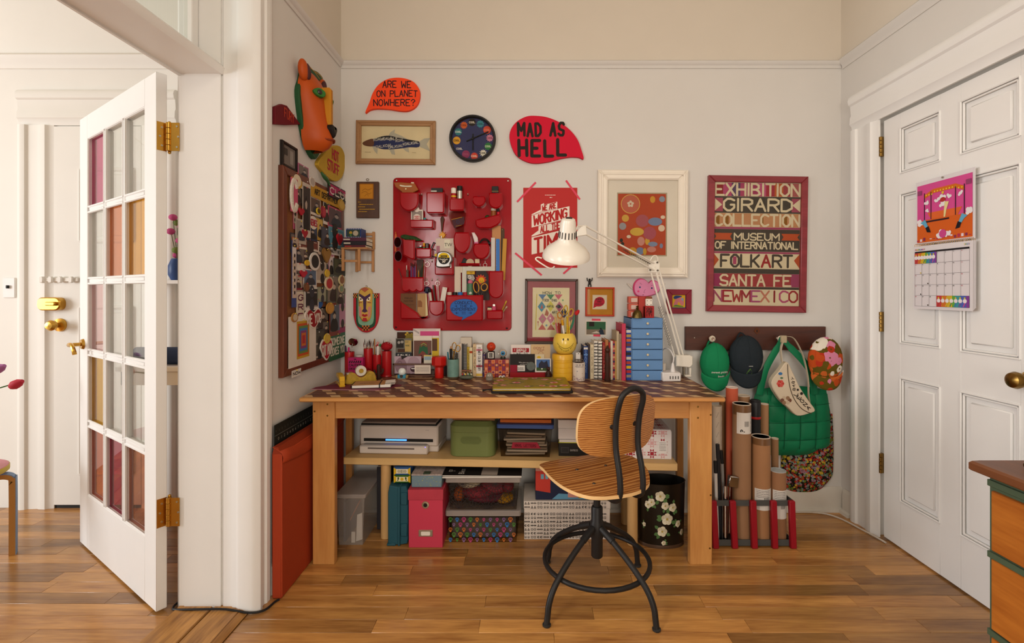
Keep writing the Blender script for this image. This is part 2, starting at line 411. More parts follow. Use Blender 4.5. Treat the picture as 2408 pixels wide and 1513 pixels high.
# baseboards
def base(name, label, P0, P1, n):
    h = .135; prof = [(0, 0), (.034, 0), (.030, .016), (.017, .022), (.017, h-.03), (.012, h-.01), (.006, h), (0, h)]
    m = MB()
    if n == 'y': m.prism([(D-u, v) for u, v in prof], P0, P1, 'x')
    elif n == 'l': m.prism([(XL+u, v) for u, v in prof], P0, P1, 'y')
    else: m.prism([(XR-u, v) for u, v in prof], P0, P1, 'y')
    struct(name, m, col('#cdc6bb', .5), label, 'baseboard')
base('baseboard_back', 'painted baseboard with quarter round along the back wall', XL, XR, 'y')
base('baseboard_left', 'painted baseboard along the left wall', 1.96, D-.035, 'l')
base('baseboard_right', 'painted baseboard stub beside the door casing', 2.625, D-.035, 'r')
# --- panelled door in the right wall (local frame faces -Y; wall things turn by rz)
def casing_prof(w_): return [(0, 0), (0, .018), (.012, .030), (.03, .034), (.05, .030), (.058, .020), (w_*.55, .016), (w_*.62, .022), (w_*.8, .024), (w_*.86, .014), (w_, .010), (w_, 0)]
def casing(name, label, x0, x1, ztop, wid, loc, rz, mat, left=True, right=True):
    """door casing in local x/z, opening x0..x1 up to ztop, built of legs and a head"""
    root = thing(name, label, 'door casing', loc, rz); root['kind'] = 'structure'
    pr = casing_prof(wid)
    if left:
        m = MB(); m.prism([(x0-wid+u, -v) for u, v in pr], 0, ztop+.0, 'z'); part('casing_leg', m, mat, root)
    if right:
        m = MB(); m.prism([(x1+wid-u, -v) for u, v in pr], 0, ztop+.0, 'z'); part('casing_leg', m, mat, root)
    m = MB(); m.prism([(-v*1.05, ztop+wid-u) for u, v in pr], x0-(wid if left else 0), x1+(wid if right else 0), 'x'); part('casing_head', m, mat, root)
    return root
YH, YN = 2.416, 1.655                                    # hinge edge and latch edge of the panelled door
casing('trim_6', 'thickly painted moulded casing around the panelled door', -YH-.008, -YN+.008, 2.108, .195, (XR, 0, 0), -90, M_white, True, True)
dr = thing('door_1', 'white six panel door with brass hinges and a brass knob', 'door', (XR+.012, 0, .008), -90); dr['kind'] = 'structure'
# in local coordinates x = -world y
m = MB(); m.box(-YH, -YN, .012, .04, 0, 2.09, .002); part('door_core', m, M_white, dr)
px_ = [(-YH, -2.308), (-2.088, -1.987), (-1.748, -YN)]; rows = [(2.018, 1.80), (1.70, .985), (.817, .225)]
for a, b in px_: part('stile', MB().box(a, b, 0, .013, 0, 2.09, .0015), M_white, dr)
zs = [2.09]+[z for r in rows for z in r]+[0]
for k in range(0, 8, 2):
    for a, b in ((-2.308, -2.088), (-1.987, -1.748)): part('rail', MB().box(a, b, 0, .013, zs[k+1], zs[k], .0008), M_white, dr)
for a, b in ((-2.308, -2.088), (-1.987, -1.748)):
    for z1, z0 in rows:
        p = part('panel', MB().box(a+.035, b-.035, .003, .02, z0+.035, z1-.035, .005), M_white, dr)
        mo = MB()
        for i, (q, dd) in enumerate(((0, .0), (.010, .004))):
            P = [(a+q, z0+q), (b-q, z0+q), (b-q, z1-q), (a+q, z1-q), (a+q, z0+q)]
            [mo.tube([(s[0], -.001+dd, s[1]), (e[0], -.001+dd, e[1])], .0042, 8) for s, e in zip(P[:-1], P[1:])]
        part('panel_moulding', mo, M_white, p)
for y_ in (345, 757, 1090):
    z = ZW(y_, 2.42)-.008; hg = part('hinge', MB().box(-YH-.016, -YH-.002, -.012, .002, z-.05, z+.05, .001), M_dbrass, dr)
    mm = MB()
    for k in range(5): mm.cyl(.0075, z-.05+k*.02+.0008, z-.05+k*.02+.019, 10, (-YH-.004, -.013), b=.001)
    part('hinge_barrel', mm, M_dbrass, hg)
kn = part('knob', MB().lathe([(.0, -.075), (.012, -.074), (.026, -.066), (.031, -.052), (.027, -.038), (.015, -.030), (.013, -.010), (.013, .004)], 24, (-1.715, 0, .915), axis='y'), M_dbrass, dr, label='round brass door knob')
part('rose', MB().lathe([(0, -.007), (.024, -.007), (.033, 0), (.033, .006)], 24, (-1.715, -.002, .915), axis='y'), M_brass, kn)
# --- doorway in the left wall: jamb, casing, transom bar
jb = thing('trim_7', 'chipped white painted jamb and casing of the open doorway', 'door casing', (0, 0, 0)); jb['kind'] = 'structure'
x0 = XL-.302
prof = [(x0-.014, 1.90), (x0-.014, 1.885), (x0+.004, 1.868), (XW(434, 1.866), 1.868), (XW(434, 1.866), 1.864), (XW(519, 1.864), 1.864), (XW(520.5, 1.87), 1.872), (XW(525, 1.875), 1.872), (XW(526, 1.865), 1.864),
        (XW(545, 1.865), 1.864), (XW(548, 1.86), 1.858), (XW(555, 1.857), 1.857), (XW(557, 1.853), 1.852), (XL-.055, 1.848), (XL-.006, 1.846), (XL+.012, 1.850), (XL+.022, 1.862), (XL+.021, 1.878),
        (XL+.012, 1.888), (XL+.013, 1.905), (XL+.020, 1.912), (XL+.020, 1.935), (XL+.010, 1.942), (XL+.012, 1.962), (XL+.001, 1.965), (XL-.01, 1.91)]
part('far_jamb', MB().prism(prof, 0, 2.72, 'z'), M_white, jb)
part('near_jamb', MB().box(XL-.31, XL+.02, .70, .90, 0, 2.72, .004), M_white, jb)
m = MB(); m.prism([(XL-.302, 2.086), (XL-.1375, 2.086), (XL-.1375, 2.083), (XL-.128, 2.083), (XL-.123, 2.09), (XL-.118, 2.108), (XL-.128, 2.116), (XL-.135, 2.125), (XL-.302, 2.128)], .9, 1.868, 'y')
part('transom_bar', m, M_white, jb)
part('stop', MB().box(XL-.302, XL-.292, .9, 1.868, 2.080, 2.087), M_white, jb)
part('head', MB().box(XL-.31, XL+.02, .9, 1.868, 2.66, 2.72), M_white, jb)
# transom window standing ajar above the bar, ribbed glass
tw = thing('window_1', 'transom light with ribbed glass above the doorway', 'window', (XL-.235, 0, 2.13)); tw['kind'] = 'structure'
for a, b, c, d in ((.905, 1.862, 0, .035), (.905, 1.862, .49, .525)): part('sash_rail', MB().box(-.017, .017, a, b, c, d, .003), M_white, tw)
for a, b in ((.905, .945), (1.825, 1.862)): part('sash_stile', MB().box(-.017, .017, a, b, .035, .49, .003), M_white, tw)
m = MB()
ys = [.945+i*.88/88 for i in range(89)]
m.sheet([[(.002*(k % 2), y, .035) for k, y in enumerate(ys)], [(.002*(k % 2), y, .49) for k, y in enumerate(ys)]]); part('pane', m, glass('#eef3ee'), tw)
# added sash window, out of view, set around the left fill light
wn = thing('added_window', 'tall sash window in the near left wall', 'window', (XL, .33, 1.45)); wn['kind'] = 'structure'
for y0_, y1_, z0_, z1_ in ((-.36, -.32, -.8, .8), (.32, .36, -.8, .8), (-.32, .32, -.8, -.755), (-.32, .32, .755, .8)): part('window_frame', MB().box(.001, .03, y0_, y1_, z0_, z1_, .003), M_white, wn)
part('pane', MB().box(.001, .004, -.32, .32, -.755, .755), glass('#f4f6f4'), wn); part('meeting_rail', MB().box(.004, .014, -.32, .32, -.02, .02, .002), M_white, wn)
# --- glazed door standing open into the hall
A = Vector((-1.420, 1.842)); B = Vector((-2.195, 2.362)); wd = (B-A).length; ang = math.degrees(math.atan2(B.y-A.y, B.x-A.x))
M_dw = col('#efeeec', .35, noise=.02)
fd = thing('door_2', 'white glazed door with coloured film on some panes standing open', 'door', (A.x, A.y, .01), ang); fd['kind'] = 'structure'
HD = 2.075; sw = .112; tk = .036        # local x along the door, -y is the far face; camera sees local +y
y0, y1 = -tk, 0
part('stile', MB().box(0, sw, y0, y1, 0, HD, .0015), M_dw, fd); part('stile', MB().box(wd-sw, wd, y0, y1, 0, HD, .0015), M_dw, fd)
zb, zt = .255, 1.965
part('bottom_rail', MB().box(sw, wd-sw, y0, y1, 0, zb, .001), M_dw, fd); part('top_rail', MB().box(sw, wd-sw, y0, y1, zt, HD, .001), M_dw, fd)
cw = (wd-2*sw)/3; rh = (zt-zb)/5; mu = .013
def bev(m, x0, x1, z0, z1): m.box(x0, x1, y0+.003, y1-.003, z0, z1, .008)
for i in (1, 2):
    m = MB(); bev(m, sw+cw*i-mu, sw+cw*i+mu, zb, zt); part('muntin', m, M_dw, fd)
for j in range(1, 5):
    for i in range(3):
        m = MB(); bev(m, sw+cw*i+mu*.9, sw+cw*(i+1)-mu*.9, zb+rh*j-mu, zb+rh*j+mu); part('glazing_bar', m, M_dw, fd)
m = MB()
for i in range(3):
    for j in range(5):
        a, b, c, d = sw+cw*i+mu, sw+cw*(i+1)-mu, zb+rh*j+mu, zb+rh*(j+1)-mu
        if i == 0: a -= mu
        if i == 2: b += mu
        if j == 0: c -= mu
        if j == 4: d += mu
        P = [(a, c), (b, c), (b, d), (a, d)]
        for k in range(4):
            u, v = P[k], P[(k+1) % 4]; m.tube([(u[0], y1-.006, u[1]), (v[0], y1-.006, v[1])], .006, 6)
part('glazing_bead', m, M_dw, fd)
clear = '#f4f6f2'
# colours by row from the top, columns from the latch side (far) to the hinge side (near)
pc = [['#d65a8c', clear, clear], [clear, '#e8935a', '#eab048'], ['#f1cfd0', clear, clear], ['#e0b022', clear, clear], ['#cf6a35', '#b81850', '#c98a70']]
for j in range(5):
    for i in range(3):
        c = pc[4-j][2-i]; a = sw+cw*i; z = zb+rh*j
        part('pane', MB().box(a+.004, a+cw-.004, -.020, -.016, z+.004, z+rh-.004), glass(c, .55), fd, label=None if c == clear else 'coloured pane')
for z in (.375, 1.83):      # butt hinges
    hg = part('hinge', MB().box(-.0015, .001, -.034, -.002, z-.055, z+.055), M_brass, fd, label='brass butt hinge')
    mm = MB()
    for k in range(5): mm.cyl(.007, z-.055+k*.022+.001, z-.055+(k+1)*.022, 10, (-.006, -.042), b=.001)
    mm.sph((-.006, -.042, z+.058), .006, n=10, m=6); mm.sph((-.006, -.042, z-.058), .006, n=10, m=6)
    part('barrel', mm, M_brass, hg)
    sc = MB()
    for dz in (-.035, 0, .035): sc.cyl(.004, -.0035, -.001, 8, (-.018+(.006 if dz == 0 else 0), z+dz), axis='x')
    part('screw', sc, M_screw, hg)
    wx = XW(412, 1.868)
    lf = part('hinge_leaf', MB().box(XW(400, 1.868), XW(424, 1.868), 1.862, 1.864, z+.01-.055, z+.01+.055), M_brass, jb, label='brass hinge leaf')
    m = MB(); [m.cyl(.0085, z+.01-.055+k*.022+.001, z+.01-.055+(k+1)*.022, 12, (XW(396, 1.862), 1.862), b=.001) for k in range(5)]; part('barrel', m, M_brass, lf)
    sc = MB()
    for dz in (-.04, 0, .04): sc.cyl(.004, 1.8600, 1.862, 8, (XW(419 if dz else 422, 1.868), z+.01+dz), axis='y')
    part('screw', sc, M_screw, lf)
m = MB(); zz = .975; xh = wd-.055
m.lathe([(0, .012), (.022, .010), (.026, 0)], 18, (xh, 0, zz), axis='y'); m.cyl(.009, 0, .05, 10, (xh, zz), axis='y')
m.tube(smooth([(xh, .05, zz), (xh-.02, .055, zz+.002), (xh-.05, .055, zz+.004), (xh-.075, .054, zz-.012), (xh-.08, .05, zz-.04)], 4, False), [.011, .011, .010, .010, .009, .009, .009, .009, .008, .008, .008, .008, .008, .008, .009, .009, .009], 8)
T_ = Matrix.Identity(4)
part('lever_handle', m, M_brass, fd, label='brass lever handle')
# --- hall door and casing on the far wall of the hall
casing('trim_8', 'layered white casing around the old hall door', -2.70, -2.20, 2.19, .20, (0, D+.03, 0), 0, M_hall)
hd = thing('door_3', 'old white hall door with brass locks and sliding bolt', 'door', (0, D+.03, .02)); hd['kind'] = 'structure'
part('slab', MB().box(-2.70, -2.20, -.012, .02, 0, 2.165, .002), M_hall, hd)
for z1, z0 in ((ZW(405), ZW(575)), (1.13, .18)):
    m = MB(); P = [(-2.545, z0), (-2.25, z0), (-2.25, z1), (-2.545, z1), (-2.545, z0)]
    [m.tube([(s[0], -.012, s[1]), (e[0], -.012, e[1])], .012, 8) for s, e in zip(P[:-1], P[1:])]; m.box(-2.52, -2.27, -.016, -.01, z0+.03, z1-.03, .004); part('panel', m, M_hall, hd)
zl = ZW(715)-.02
lk = part('rim_lock', MB().prism(rr(XW(93), XW(148), zl-.037, zl+.037, .03), -.05, -.012, 'y', b=.006), M_brass, hd, label='brass rim lock')
part('thumb_turn', MB().prism(rr(XW(118), XW(142), zl-.010, zl+.012, .009), -.066, -.05, 'y', b=.004), M_brass, lk)
kb = part('knob', MB().lathe([(0, -.085), (.020, -.083), (.030, -.070), (.028, -.055), (.016, -.045), (.014, -.03), (.036, -.022), (.038, -.012)], 24, (XW(135), 0, ZW(765)-.02), axis='y'), M_brass, hd, label='brass knob')
zb_ = ZW(658)-.02
bo = part('sliding_bolt', MB().box(XW(88), XW(180), -.022, -.012, zb_-.012, zb_+.012, .003), M_hall, hd)
m = MB()
for px in (97, 118, 140, 166): m.box(XW(px-5), XW(px+5), -.034, -.02, zb_-.018, zb_+.018, .004)
part('bolt_guide', m, M_hall, bo)
part('dark_gap', MB().box(-2.705, -2.195, -.004, -.001, -.02, .001), M_black, hd)
sp = thing('light_switch', 'white toggle light switch plate on the hall wall', 'switch', (XW(10), D+.03, ZW(677)))
part('plate', MB().prism(rr(-.035, .035, -.058, .058, .006), -.007, 0, 'y', b=.003), M_white, sp)
part('toggle', MB().box(-.005, .005, -.02, -.007, -.004, .014, .002), M_black, sp)
# ================================================================ things on the back wall
S = D/F
def WT(name,label,cat,cx,cy,group=None,off=.001,tilt=0):
    """root on the back wall at pixel (cx, cy); returns root and px -> local converters"""
    r = thing(name,label,cat,(XW(cx),D-off,ZW(cy)),group=group,rot=(0,math.radians(tilt),0))
    return r,(lambda p: (p-cx)*S),(lambda p: (cy-p)*S)
def frame4(root,x0,x1,z0,z1,bar,dep,mat,b=.003,step=None,name='frame_rail'):
    for k in range(4):
        P = [[(x0,z1),(x1,z1),(x1-bar,z1-bar),(x0+bar,z1-bar)],[(x0,z0),(x0+bar,z0+bar),(x1-bar,z0+bar),(x1,z0)],
             [(x0,z0),(x0,z1),(x0+bar,z1-bar),(x0+bar,z0+bar)],[(x1,z0),(x1-bar,z0+bar),(x1-bar,z1-bar),(x1,z1)]][k]
        cx_,cz_ = sum(p[0] for p in P)/4,sum(p[1] for p in P)/4
        o = part(name,MB().prism([(p[0]-cx_,p[1]-cz_) for p in P],-dep,0,'y',b=b),mat,root,loc=(cx_,0,cz_))
        if step:
            q = bar*.28; t = bar*.55
            Q = [[(x0+q,z1-q),(x1-q,z1-q),(x1-t,z1-t),(x0+t,z1-t)],[(x0+q,z0+q),(x0+t,z0+t),(x1-t,z0+t),(x1-q,z0+q)],
                 [(x0+q,z0+q),(x0+q,z1-q),(x0+t,z1-t),(x0+t,z0+t)],[(x1-q,z0+q),(x1-t,z0+t),(x1-t,z1-t),(x1-q,z1-q)]][k]
            part('bead',MB().prism([(p[0]-cx_,p[1]-cz_) for p in Q],-dep-step,-dep+.002,'y',b=step*.8),mat,o)
def plate(root,x0,x1,z0,z1,y0,y1,mat,name='mount',b=0): return part(name,MB().box(x0,x1,y0,y1,z0,z1,b),mat,root)
GLS = glass('#fbfbf8')
# --- speech bubble signs
zx = lambda x: 820+x/4.1517
zy = lambda y: 160+y/4.1517
def bubble(name,label,pts,color,cx,cy,lines,th,ink):
    r,u,v = WT(name,label,'sign',cx,cy)
    P = smooth([(u(zx(x)),v(zy(y))) for x,y in pts],4)
    part('board',MB().prism(P,-.020,0,'y',b=.0008),col(color,.6,noise=.03),r)
    p = Pr()
    for t,x,y,h,w_ in lines: p.text(t,u(zx(x)),v(zy(y)),h/4.1517*S,ink,w=w_/4.1517*S,th=th,jit=.05,l=1,sp=.28 if th < .2 else .5)
    p.build('lettering',r,loc=(0,-.0202,0))
bubble('speech_bubble_sign','orange speech bubble sign reading ARE WE ON PLANET NOWHERE',[(172,450),(215,345),(245,260),(300,180),(380,128),(470,110),(560,118),(640,150),(690,210),(703,270),(690,345),(650,400),(580,432),(500,430),(400,415),(280,410),(212,424)],
       '#f0481c',926,228,[('ARE WE',480,175,62,270),('ON PLANET',482,265,58,390),('NOWHERE?',456,352,60,400)],.15,'#26181c')
bubble('speech_bubble_sign','crimson speech bubble sign reading MAD AS HELL',[(1570,690),(1590,600),(1650,530),(1740,485),(1830,480),(1940,495),(2060,545),(2160,620),(2230,710),(2265,800),(2290,897),(2240,882),(2150,880),(2040,900),(1950,925),(1830,940),(1740,925),(1650,875),(1600,800)],
       '#c8002c',1285,331,[('MAD AS',1875,615,120,440),('HELL',1888,790,150,450)],.21,'#1e130c')
# --- fish print
r,u,v = WT('framed_fish_print','brown framed print of a blue and silver fish','picture',932,337,tilt=.6)
x0,x1,z0,z1 = u(839),u(1025),v(388),v(286)
frame4(r,x0,x1,z0,z1,.030,.02,wood('fish_frame','#8d6540','#a87d52','x',1.5,.45),step=.004)
plate(r,x0+.028,x1-.028,z0+.028,z1-.028,-.008,-.002,col('#e4d2ae',.7))
p = Pr(); X = lambda x: u(zx(x)); Y = lambda y: v(zy(y))
body = smooth([(140,745),(170,720),(250,700),(330,675),(400,668),(480,685),(560,705),(620,715),(690,720),(690,775),(600,778),(520,790),(420,800),(330,798),(250,775),(170,765)],3)
sil = '#b9b3a6'
for P in ([(390,672),(410,635),(455,605),(450,640),(520,668),(600,712),(520,700)],[(685,725),(740,692),(800,685),(765,745),(800,815),(740,790),(690,770)],[(235,772),(290,790),(285,850),(255,815)],[(400,798),(450,800),(460,855),(425,845)],[(530,785),(590,785),(595,830),(560,815)]):
    p.poly([(X(a),Y(b)) for a,b in P],sil,1)
p.poly([(X(a),Y(b)) for a,b in body],'#2c3260',2)
p.poly([(X(a),Y(b)) for a,b in smooth([(140,745),(170,720),(245,700),(245,770),(170,768)],3)],'#6b4636',3)
p.poly([(X(a),Y(b)) for a,b in [(250,700),(330,675),(400,668),(480,685),(690,720),(690,735),(480,712),(400,695),(330,700),(255,715)]],'#23222a',3)
for t,cx_,cy_,w_,k in (('KOALA',300,703,100,.1),('KOALA',375,697,100,0),('OALK',440,698,80,-.1),('KOAL',505,712,80,-.25),('KOALKOAL',610,740,150,0),('KOALKOAL',340,770,180,0),('OALKUAL',465,772,140,.05)):
    p.text(t,X(cx_),Y(cy_),24/4.15*S,'#c9c3bb',w=w_/4.15*S,th=.18,l=4,skew=.15)
p.scribble(X(165),X(222),Y(830),.0016,'#6b4f3a',3); p.scribble(X(625),X(662),Y(830),.0016,'#6b4f3a',3)
p.build('print',r,loc=(0,-.0085,0)); plate(r,x0+.03,x1-.03,z0+.03,z1-.03,-.0135,-.0125,GLS,'glass')
# --- clock
r,u,v = WT('wall_clock','round black rimmed clock with navy face and COOL badges','clock',1112.5,329)
R = 54*S
part('case',MB().lathe([(R,0),(R,-.035),(R-.003,-.039),(R-.010,-.039),(R-.013,-.034),(R-.013,-.012),(0,-.012)],48,axis='y'),col('#1d1b1b',.35),r)
p = Pr(); p.disc(0,0,R-.012,'#343866',1,n=48)
X = lambda x: (x-1213)/4.1517*S; Y = lambda y: (702-y)/4.1517*S
q = 38/4.15*S
for x,y,c,ink,n,a in ((1206,540,'#2a221e','#f3e9dc',14,.92),(1286,556,'#3f8c9e','#1d4a55',9,.8),(1352,613,'#d44a34','#e88d73',24,1),(1378,692,'#d985a5','#7a3a55',10,.72),(1362,773,'#2f7d43','#d9e8c9',10,.85),(1313,838,'#efe6da','#2a2522',11,.62),
                           (1228,868,'#d6412f','#f3d9c9',14,.78),(1146,850,'#8f3460','#a85078',24,1),(1083,796,None,'#e8e0d8',0,0),(1056,716,'#e8a832','#2a2018',20,.95),(1072,632,'#2f7d86','#e0ece8',10,.82),(1126,568,'#d8642e','#7a2c14',12,.72)):
    if c: p.poly(star(n,q,q*a,X(x),Y(y)),c,2)
    p.text('COOL',X(x),Y(y),q*.42,ink,w=q*1.5,th=.24,l=3)
p.build('dial',r,loc=(0,-.0122,0))
h = MB()
for x0_,y0_,x1_,y1_,w_,k in ((1153,727,1366,634,.0035,0),(1216,657,1216,815,.0032,1)):
    h.tube([(X(x0_),-.020-k*.003,Y(y0_)),(X(x1_),-.020-k*.003,Y(y1_))],w_,6)
h.cyl(.006,-.026,-.012,12,axis='y'); part('hands',h,M_black,r)
part('glass',MB().lathe([(R-.013,-.034),(0,-.0345)],32,axis='y'),GLS,r)
# --- small wooden plaque
r,u,v = WT('wooden_plaque','small dark wooden plaque with gilt picture and yellow verse','plaque',866,470)
part('board',MB().box(u(840),u(893),-.018,0,v(514),v(429),.003),wood('plaque_wood','#3a2112','#55331b','z',2,.35),r)
rg = MB(); rg.tube([(0+.007*math.cos(t*.524),-.012,v(424)+.006*math.sin(t*.524)) for t in range(12)],.0014,6,True); part('hanging_ring',rg,M_dbrass,r)
p = Pr(); p.poly(rr(u(848),u(881),v(470),v(434),.004),'#9a5f12',1); p.poly(rr(u(850),u(879),v(468),v(436),.004),'#b87a1c',2)
p.line(smooth([(u(855),v(450)),(u(862),v(446)),(u(868),v(449)),(u(877),v(445))],4,False),.0016,'#5a3208',3); p.line(smooth([(u(853),v(456)),(u(862),v(452)),(u(870),v(458)),(u(876),v(455))],4,False),.0014,'#5a3208',3)
p.line(smooth([(u(860),v(464)),(u(866),v(458)),(u(869),v(464))],4,False),.0012,'#5a3208',3)
for k,(a,b) in enumerate(((845,851),(848,880),(845,861),(848,884),(845,866))): p.scribble(u(a),u(b),v(477+k*5.6),.0032,'#c99a1e',2)
p.build('painting',r,loc=(0,-.0182,0))
# --- doll's chair hung on the wall with books and a tin on its seat
M_doll = wood('doll_wood','#9c6a3a','#b98450','z',3,.5)
cz = ZW(640); r = thing('doll_chair','tiny wooden chair hung on the wall as a shelf','toy chair',(XW(853),D,cz))
s_ = S; seat = (640-587)*s_
part('seat',MB().box(-30*s_,29*s_,-.135,-.006,seat-.009,seat,.002),M_doll,r)
for x,y in ((-26,-.128),(10,-.128),(-12,-.014),(26,-.014)):
    part('leg',MB().box((x-3)*s_,(x+3)*s_,y-.006,y+.006,0,seat-.009,.0015),M_doll,r)
for x in (3,27): part('back_post',MB().box((x-3)*s_,(x+3)*s_,-.016,-.004,seat,(640-546)*s_,.002),M_doll,r)
for z in (60,78,88): part('back_slat',MB().box(4*s_,26*s_,-.015,-.009,(z-3)*s_,(z+3)*s_,.001),M_doll,r)
part('stretcher',MB().box(-24*s_,9*s_,-.131,-.125,20*s_,25*s_,.001),M_doll,r); part('stretcher',MB().box(-11*s_,25*s_,-.017,-.011,20*s_,25*s_,.001),M_doll,r)
zb = cz+seat+.0005
for k,(c,hh,a,b,t) in enumerate((('#54202a',5,-24,24,None),('#231c22',9,-26,26,'PEN NOON'),('#4e2436',8,-27,26,None))):
    b_ = thing('small_book',['dark red book at the bottom of the doll chair pile','black book in the middle of the doll chair pile','plum book on top of the doll chair pile'][k],'book',(XW(853),D-.07,zb),group='books on the doll chair')
    part('cover',MB().box(a*s_,b*s_,-.058,.042,0,hh*s_,.001),col(c,.45),b_); part('pages',MB().box(a*s_+.002,b*s_+.001,-.055,.043,.002,hh*s_-.002),col('#d8cdb8',.8),b_)
    q = Pr(); q.rect(a*s_+.004,a*s_+.04,hh*s_*.3,hh*s_*.65,'#b9b0a0' if k else '#a83828'); q.build('spine_print',b_,loc=(0,-.0585,0)); zb += hh*s_
r = thing('decorated_box','little blue box with starry border on the doll chair books','box',(XW(849),D-.07,zb))
part('body',MB().box(-17*s_,17*s_,-.05,.03,0,21*s_,.001),col('#1c2f6e',.4),r)
p = Pr(); p.rect(-15*s_,15*s_,2*s_,18*s_,'#2b3a34',1); p.disc(5*s_,10*s_,6*s_,'#a89a86',2); p.disc(-6*s_,11*s_,3.5*s_,'#a8862a',2); p.rect(-8*s_,-4*s_,3*s_,9*s_,'#3f6a3a',2)
for k in range(9): p.disc((-15.5+k*3.9)*s_,19.6*s_,.0018,'#e8e4d8',2,n=6); p.disc((-15.5+k*3.9)*s_,1.2*s_,.0018,'#e8e4d8',2,n=6)
p.build('front_print',r,loc=(0,-.0502,0))
# --- carved tribal mask
r,u,v = WT('carved_mask','small painted carved mask with red, green and black bands','mask',863,729)
def arch(k): return [(u(863-k),v(692)),(u(863-k),v(745)),(u(863-k*.93),v(760)),(u(863-k*.6),v(774+k*.14-2)),(u(863),v(779)),(u(863+k*.6),v(774+k*.14-2)),(u(863+k*.93),v(760)),(u(863+k),v(745)),(u(863+k),v(692))]
part('back_board',MB().prism([(a,b) for a,b in [(u(833),v(690))]+smooth([(u(833),v(740)),(u(838),v(762)),(u(849),v(777)),(u(863),v(782)),(u(877),v(777)),(u(888),v(762)),(u(893),v(740))],4,False)+[(u(893),v(690))]],-.016,0,'y',b=.003),col('#b3242f',.45),r)
def uband(k,top,bot,dep,c,nm='band'):
    P = [(u(863-k),v(top))]+smooth([(u(863-k),v(bot-18)),(u(863-k*.8),v(bot-5)),(u(863),v(bot)),(u(863+k*.8),v(bot-5)),(u(863+k),v(bot-18))],4,False)+[(u(863+k),v(top))]
    part(nm,MB().prism(P,-dep,-.002,'y',b=.002),col(c,.45),r)
uband(23,691,773,.019,'#1f4a34'); uband(19,691,767,.022,'#7fa88c')
face = smooth([(u(863),v(676)),(u(874),v(680)),(u(879),v(692)),(u(878),v(725)),(u(875),v(748)),(u(863),v(757)),(u(851),v(748)),(u(848),v(725)),(u(847),v(692)),(u(852),v(680))],4)
part('face',MB().prism(face,-.036,-.004,'y',b=.008),col('#c9a048',.45),r)
p = Pr(); y_ = -.0362
p.poly([(u(853),v(680)),(u(863),v(676)),(u(873),v(680)),(u(863),v(688))],'#a8583e',1)
p.poly([(u(850),v(690)),(u(863),v(698)),(u(876),v(690)),(u(876),v(696)),(u(867),v(704)),(u(866),v(726)),(u(870),v(732)),(u(863),v(735)),(u(856),v(732)),(u(860),v(726)),(u(859),v(704)),(u(850),v(696))],'#44294a',2)
for s in (-1,1):
    p.poly(smooth([(u(863+s*4),v(706)),(u(863+s*8),v(701)),(u(863+s*13),v(698)),(u(863+s*12),v(706)),(u(863+s*7),v(708))],3),'#efe0c4',3); p.disc(u(863+s*9),v(703.5),.0045,'#241510',4)
    p.line([(u(863+s*14),v(712)),(u(863+s*7),v(711))],.004,'#8c2f3a',3); p.poly([(u(863+s*8),v(722)),(u(863+s*14),v(720)),(u(863+s*13),v(742)),(u(863+s*7),v(748))],'#c87f74',2)
p.poly(smooth([(u(856),v(741)),(u(860),v(738)),(u(863),v(740)),(u(866),v(738)),(u(870),v(741)),(u(863),v(745))],3),'#a01c24',3); p.poly([(u(859),v(747)),(u(867),v(747)),(u(869),v(755)),(u(857),v(755))],'#a8282c',2)
p.build('face_paint',r,loc=(0,y_,0))
for s in (-1,1):
    p = Pr()
    for i in range(4):
        for j in range(3): p.rect(u(863+s*(21+i*2.2)-1.1),u(863+s*(21+i*2.2)+1.1),v(690+j*3.6+3.6),v(690+j*3.6),'#1c1512' if (i+j) % 2 else '#c87838',1)
    p.build('checkered_paint',r,loc=(0,-.0232,0))
p = Pr()
for i in range(5):
    for j in range(3): p.rect(u(855+i*3.4),u(858.4+i*3.4),v(765+j*4+4),v(765+j*4),'#1c1512' if (i+j) % 2 else '#c06a30',1)
p.build('checkered_paint',r,loc=(0,-.0232,0))
rg = MB(); rg.tube([(.005*math.cos(t*.628),-.01,v(674)+.005*math.sin(t*.628)) for t in range(10)],.001,5,True); part('hanging_ring',rg,M_dbrass,r)
# --- red typographic poster with pink tape
r,u,v = WT('red_poster','red poster lettered WE ARE WORKING ALL THE TIME on white ribbon','poster',1294,536)
hw,hh = 63.5*S,94*S
X = lambda x: u(1190+x/5.218); Y = lambda y: v(390+y/5.218)
part('sheet',MB().box(-hw,hw,-.0014,-.0006,-hh,hh),col('#b3201e',.5,noise=.02),r)
p = Pr(); wht = '#e9dcd0'; red = '#ad1e1c'
p.scribble(X(478),X(606),Y(362),.0032,wht,1); p.scribble(X(535),X(565),Y(391),.0045,wht,1)
for a in ([(427,478),(465,460),(465,478),(427,492)],[(427,490),(628,442),(628,520),(427,568)],[(313,598),(425,540),(425,566),(628,520),(630,530),(778,496),(778,645),(313,760)],[(690,690),(778,645),(778,665),(690,702)],
          [(398,742),(690,680),(690,760),(398,838)],[(313,858),(398,795),(398,838),(470,820),(313,875)],[(313,880),(690,790),(800,770),(800,940),(690,1010),(313,1090)]): p.poly([(X(x),Y(y)) for x,y in a],wht,1)
for a in ([(313,608),(630,530),(778,496)],[(313,612),(425,570),(628,520)],[(400,742),(690,680)],[(313,872),(690,786)]): p.line([(X(x),Y(y)) for x,y in a],.0016,red,2)
k = .235
p.text('WE ARE',X(528),Y(505),62/5.218*S,red,w=165/5.218*S,th=.2,l=2,skew=k); p.text('WORKING',X(543),Y(628),112/5.218*S,red,w=400/5.218*S,th=.19,l=2,skew=k)
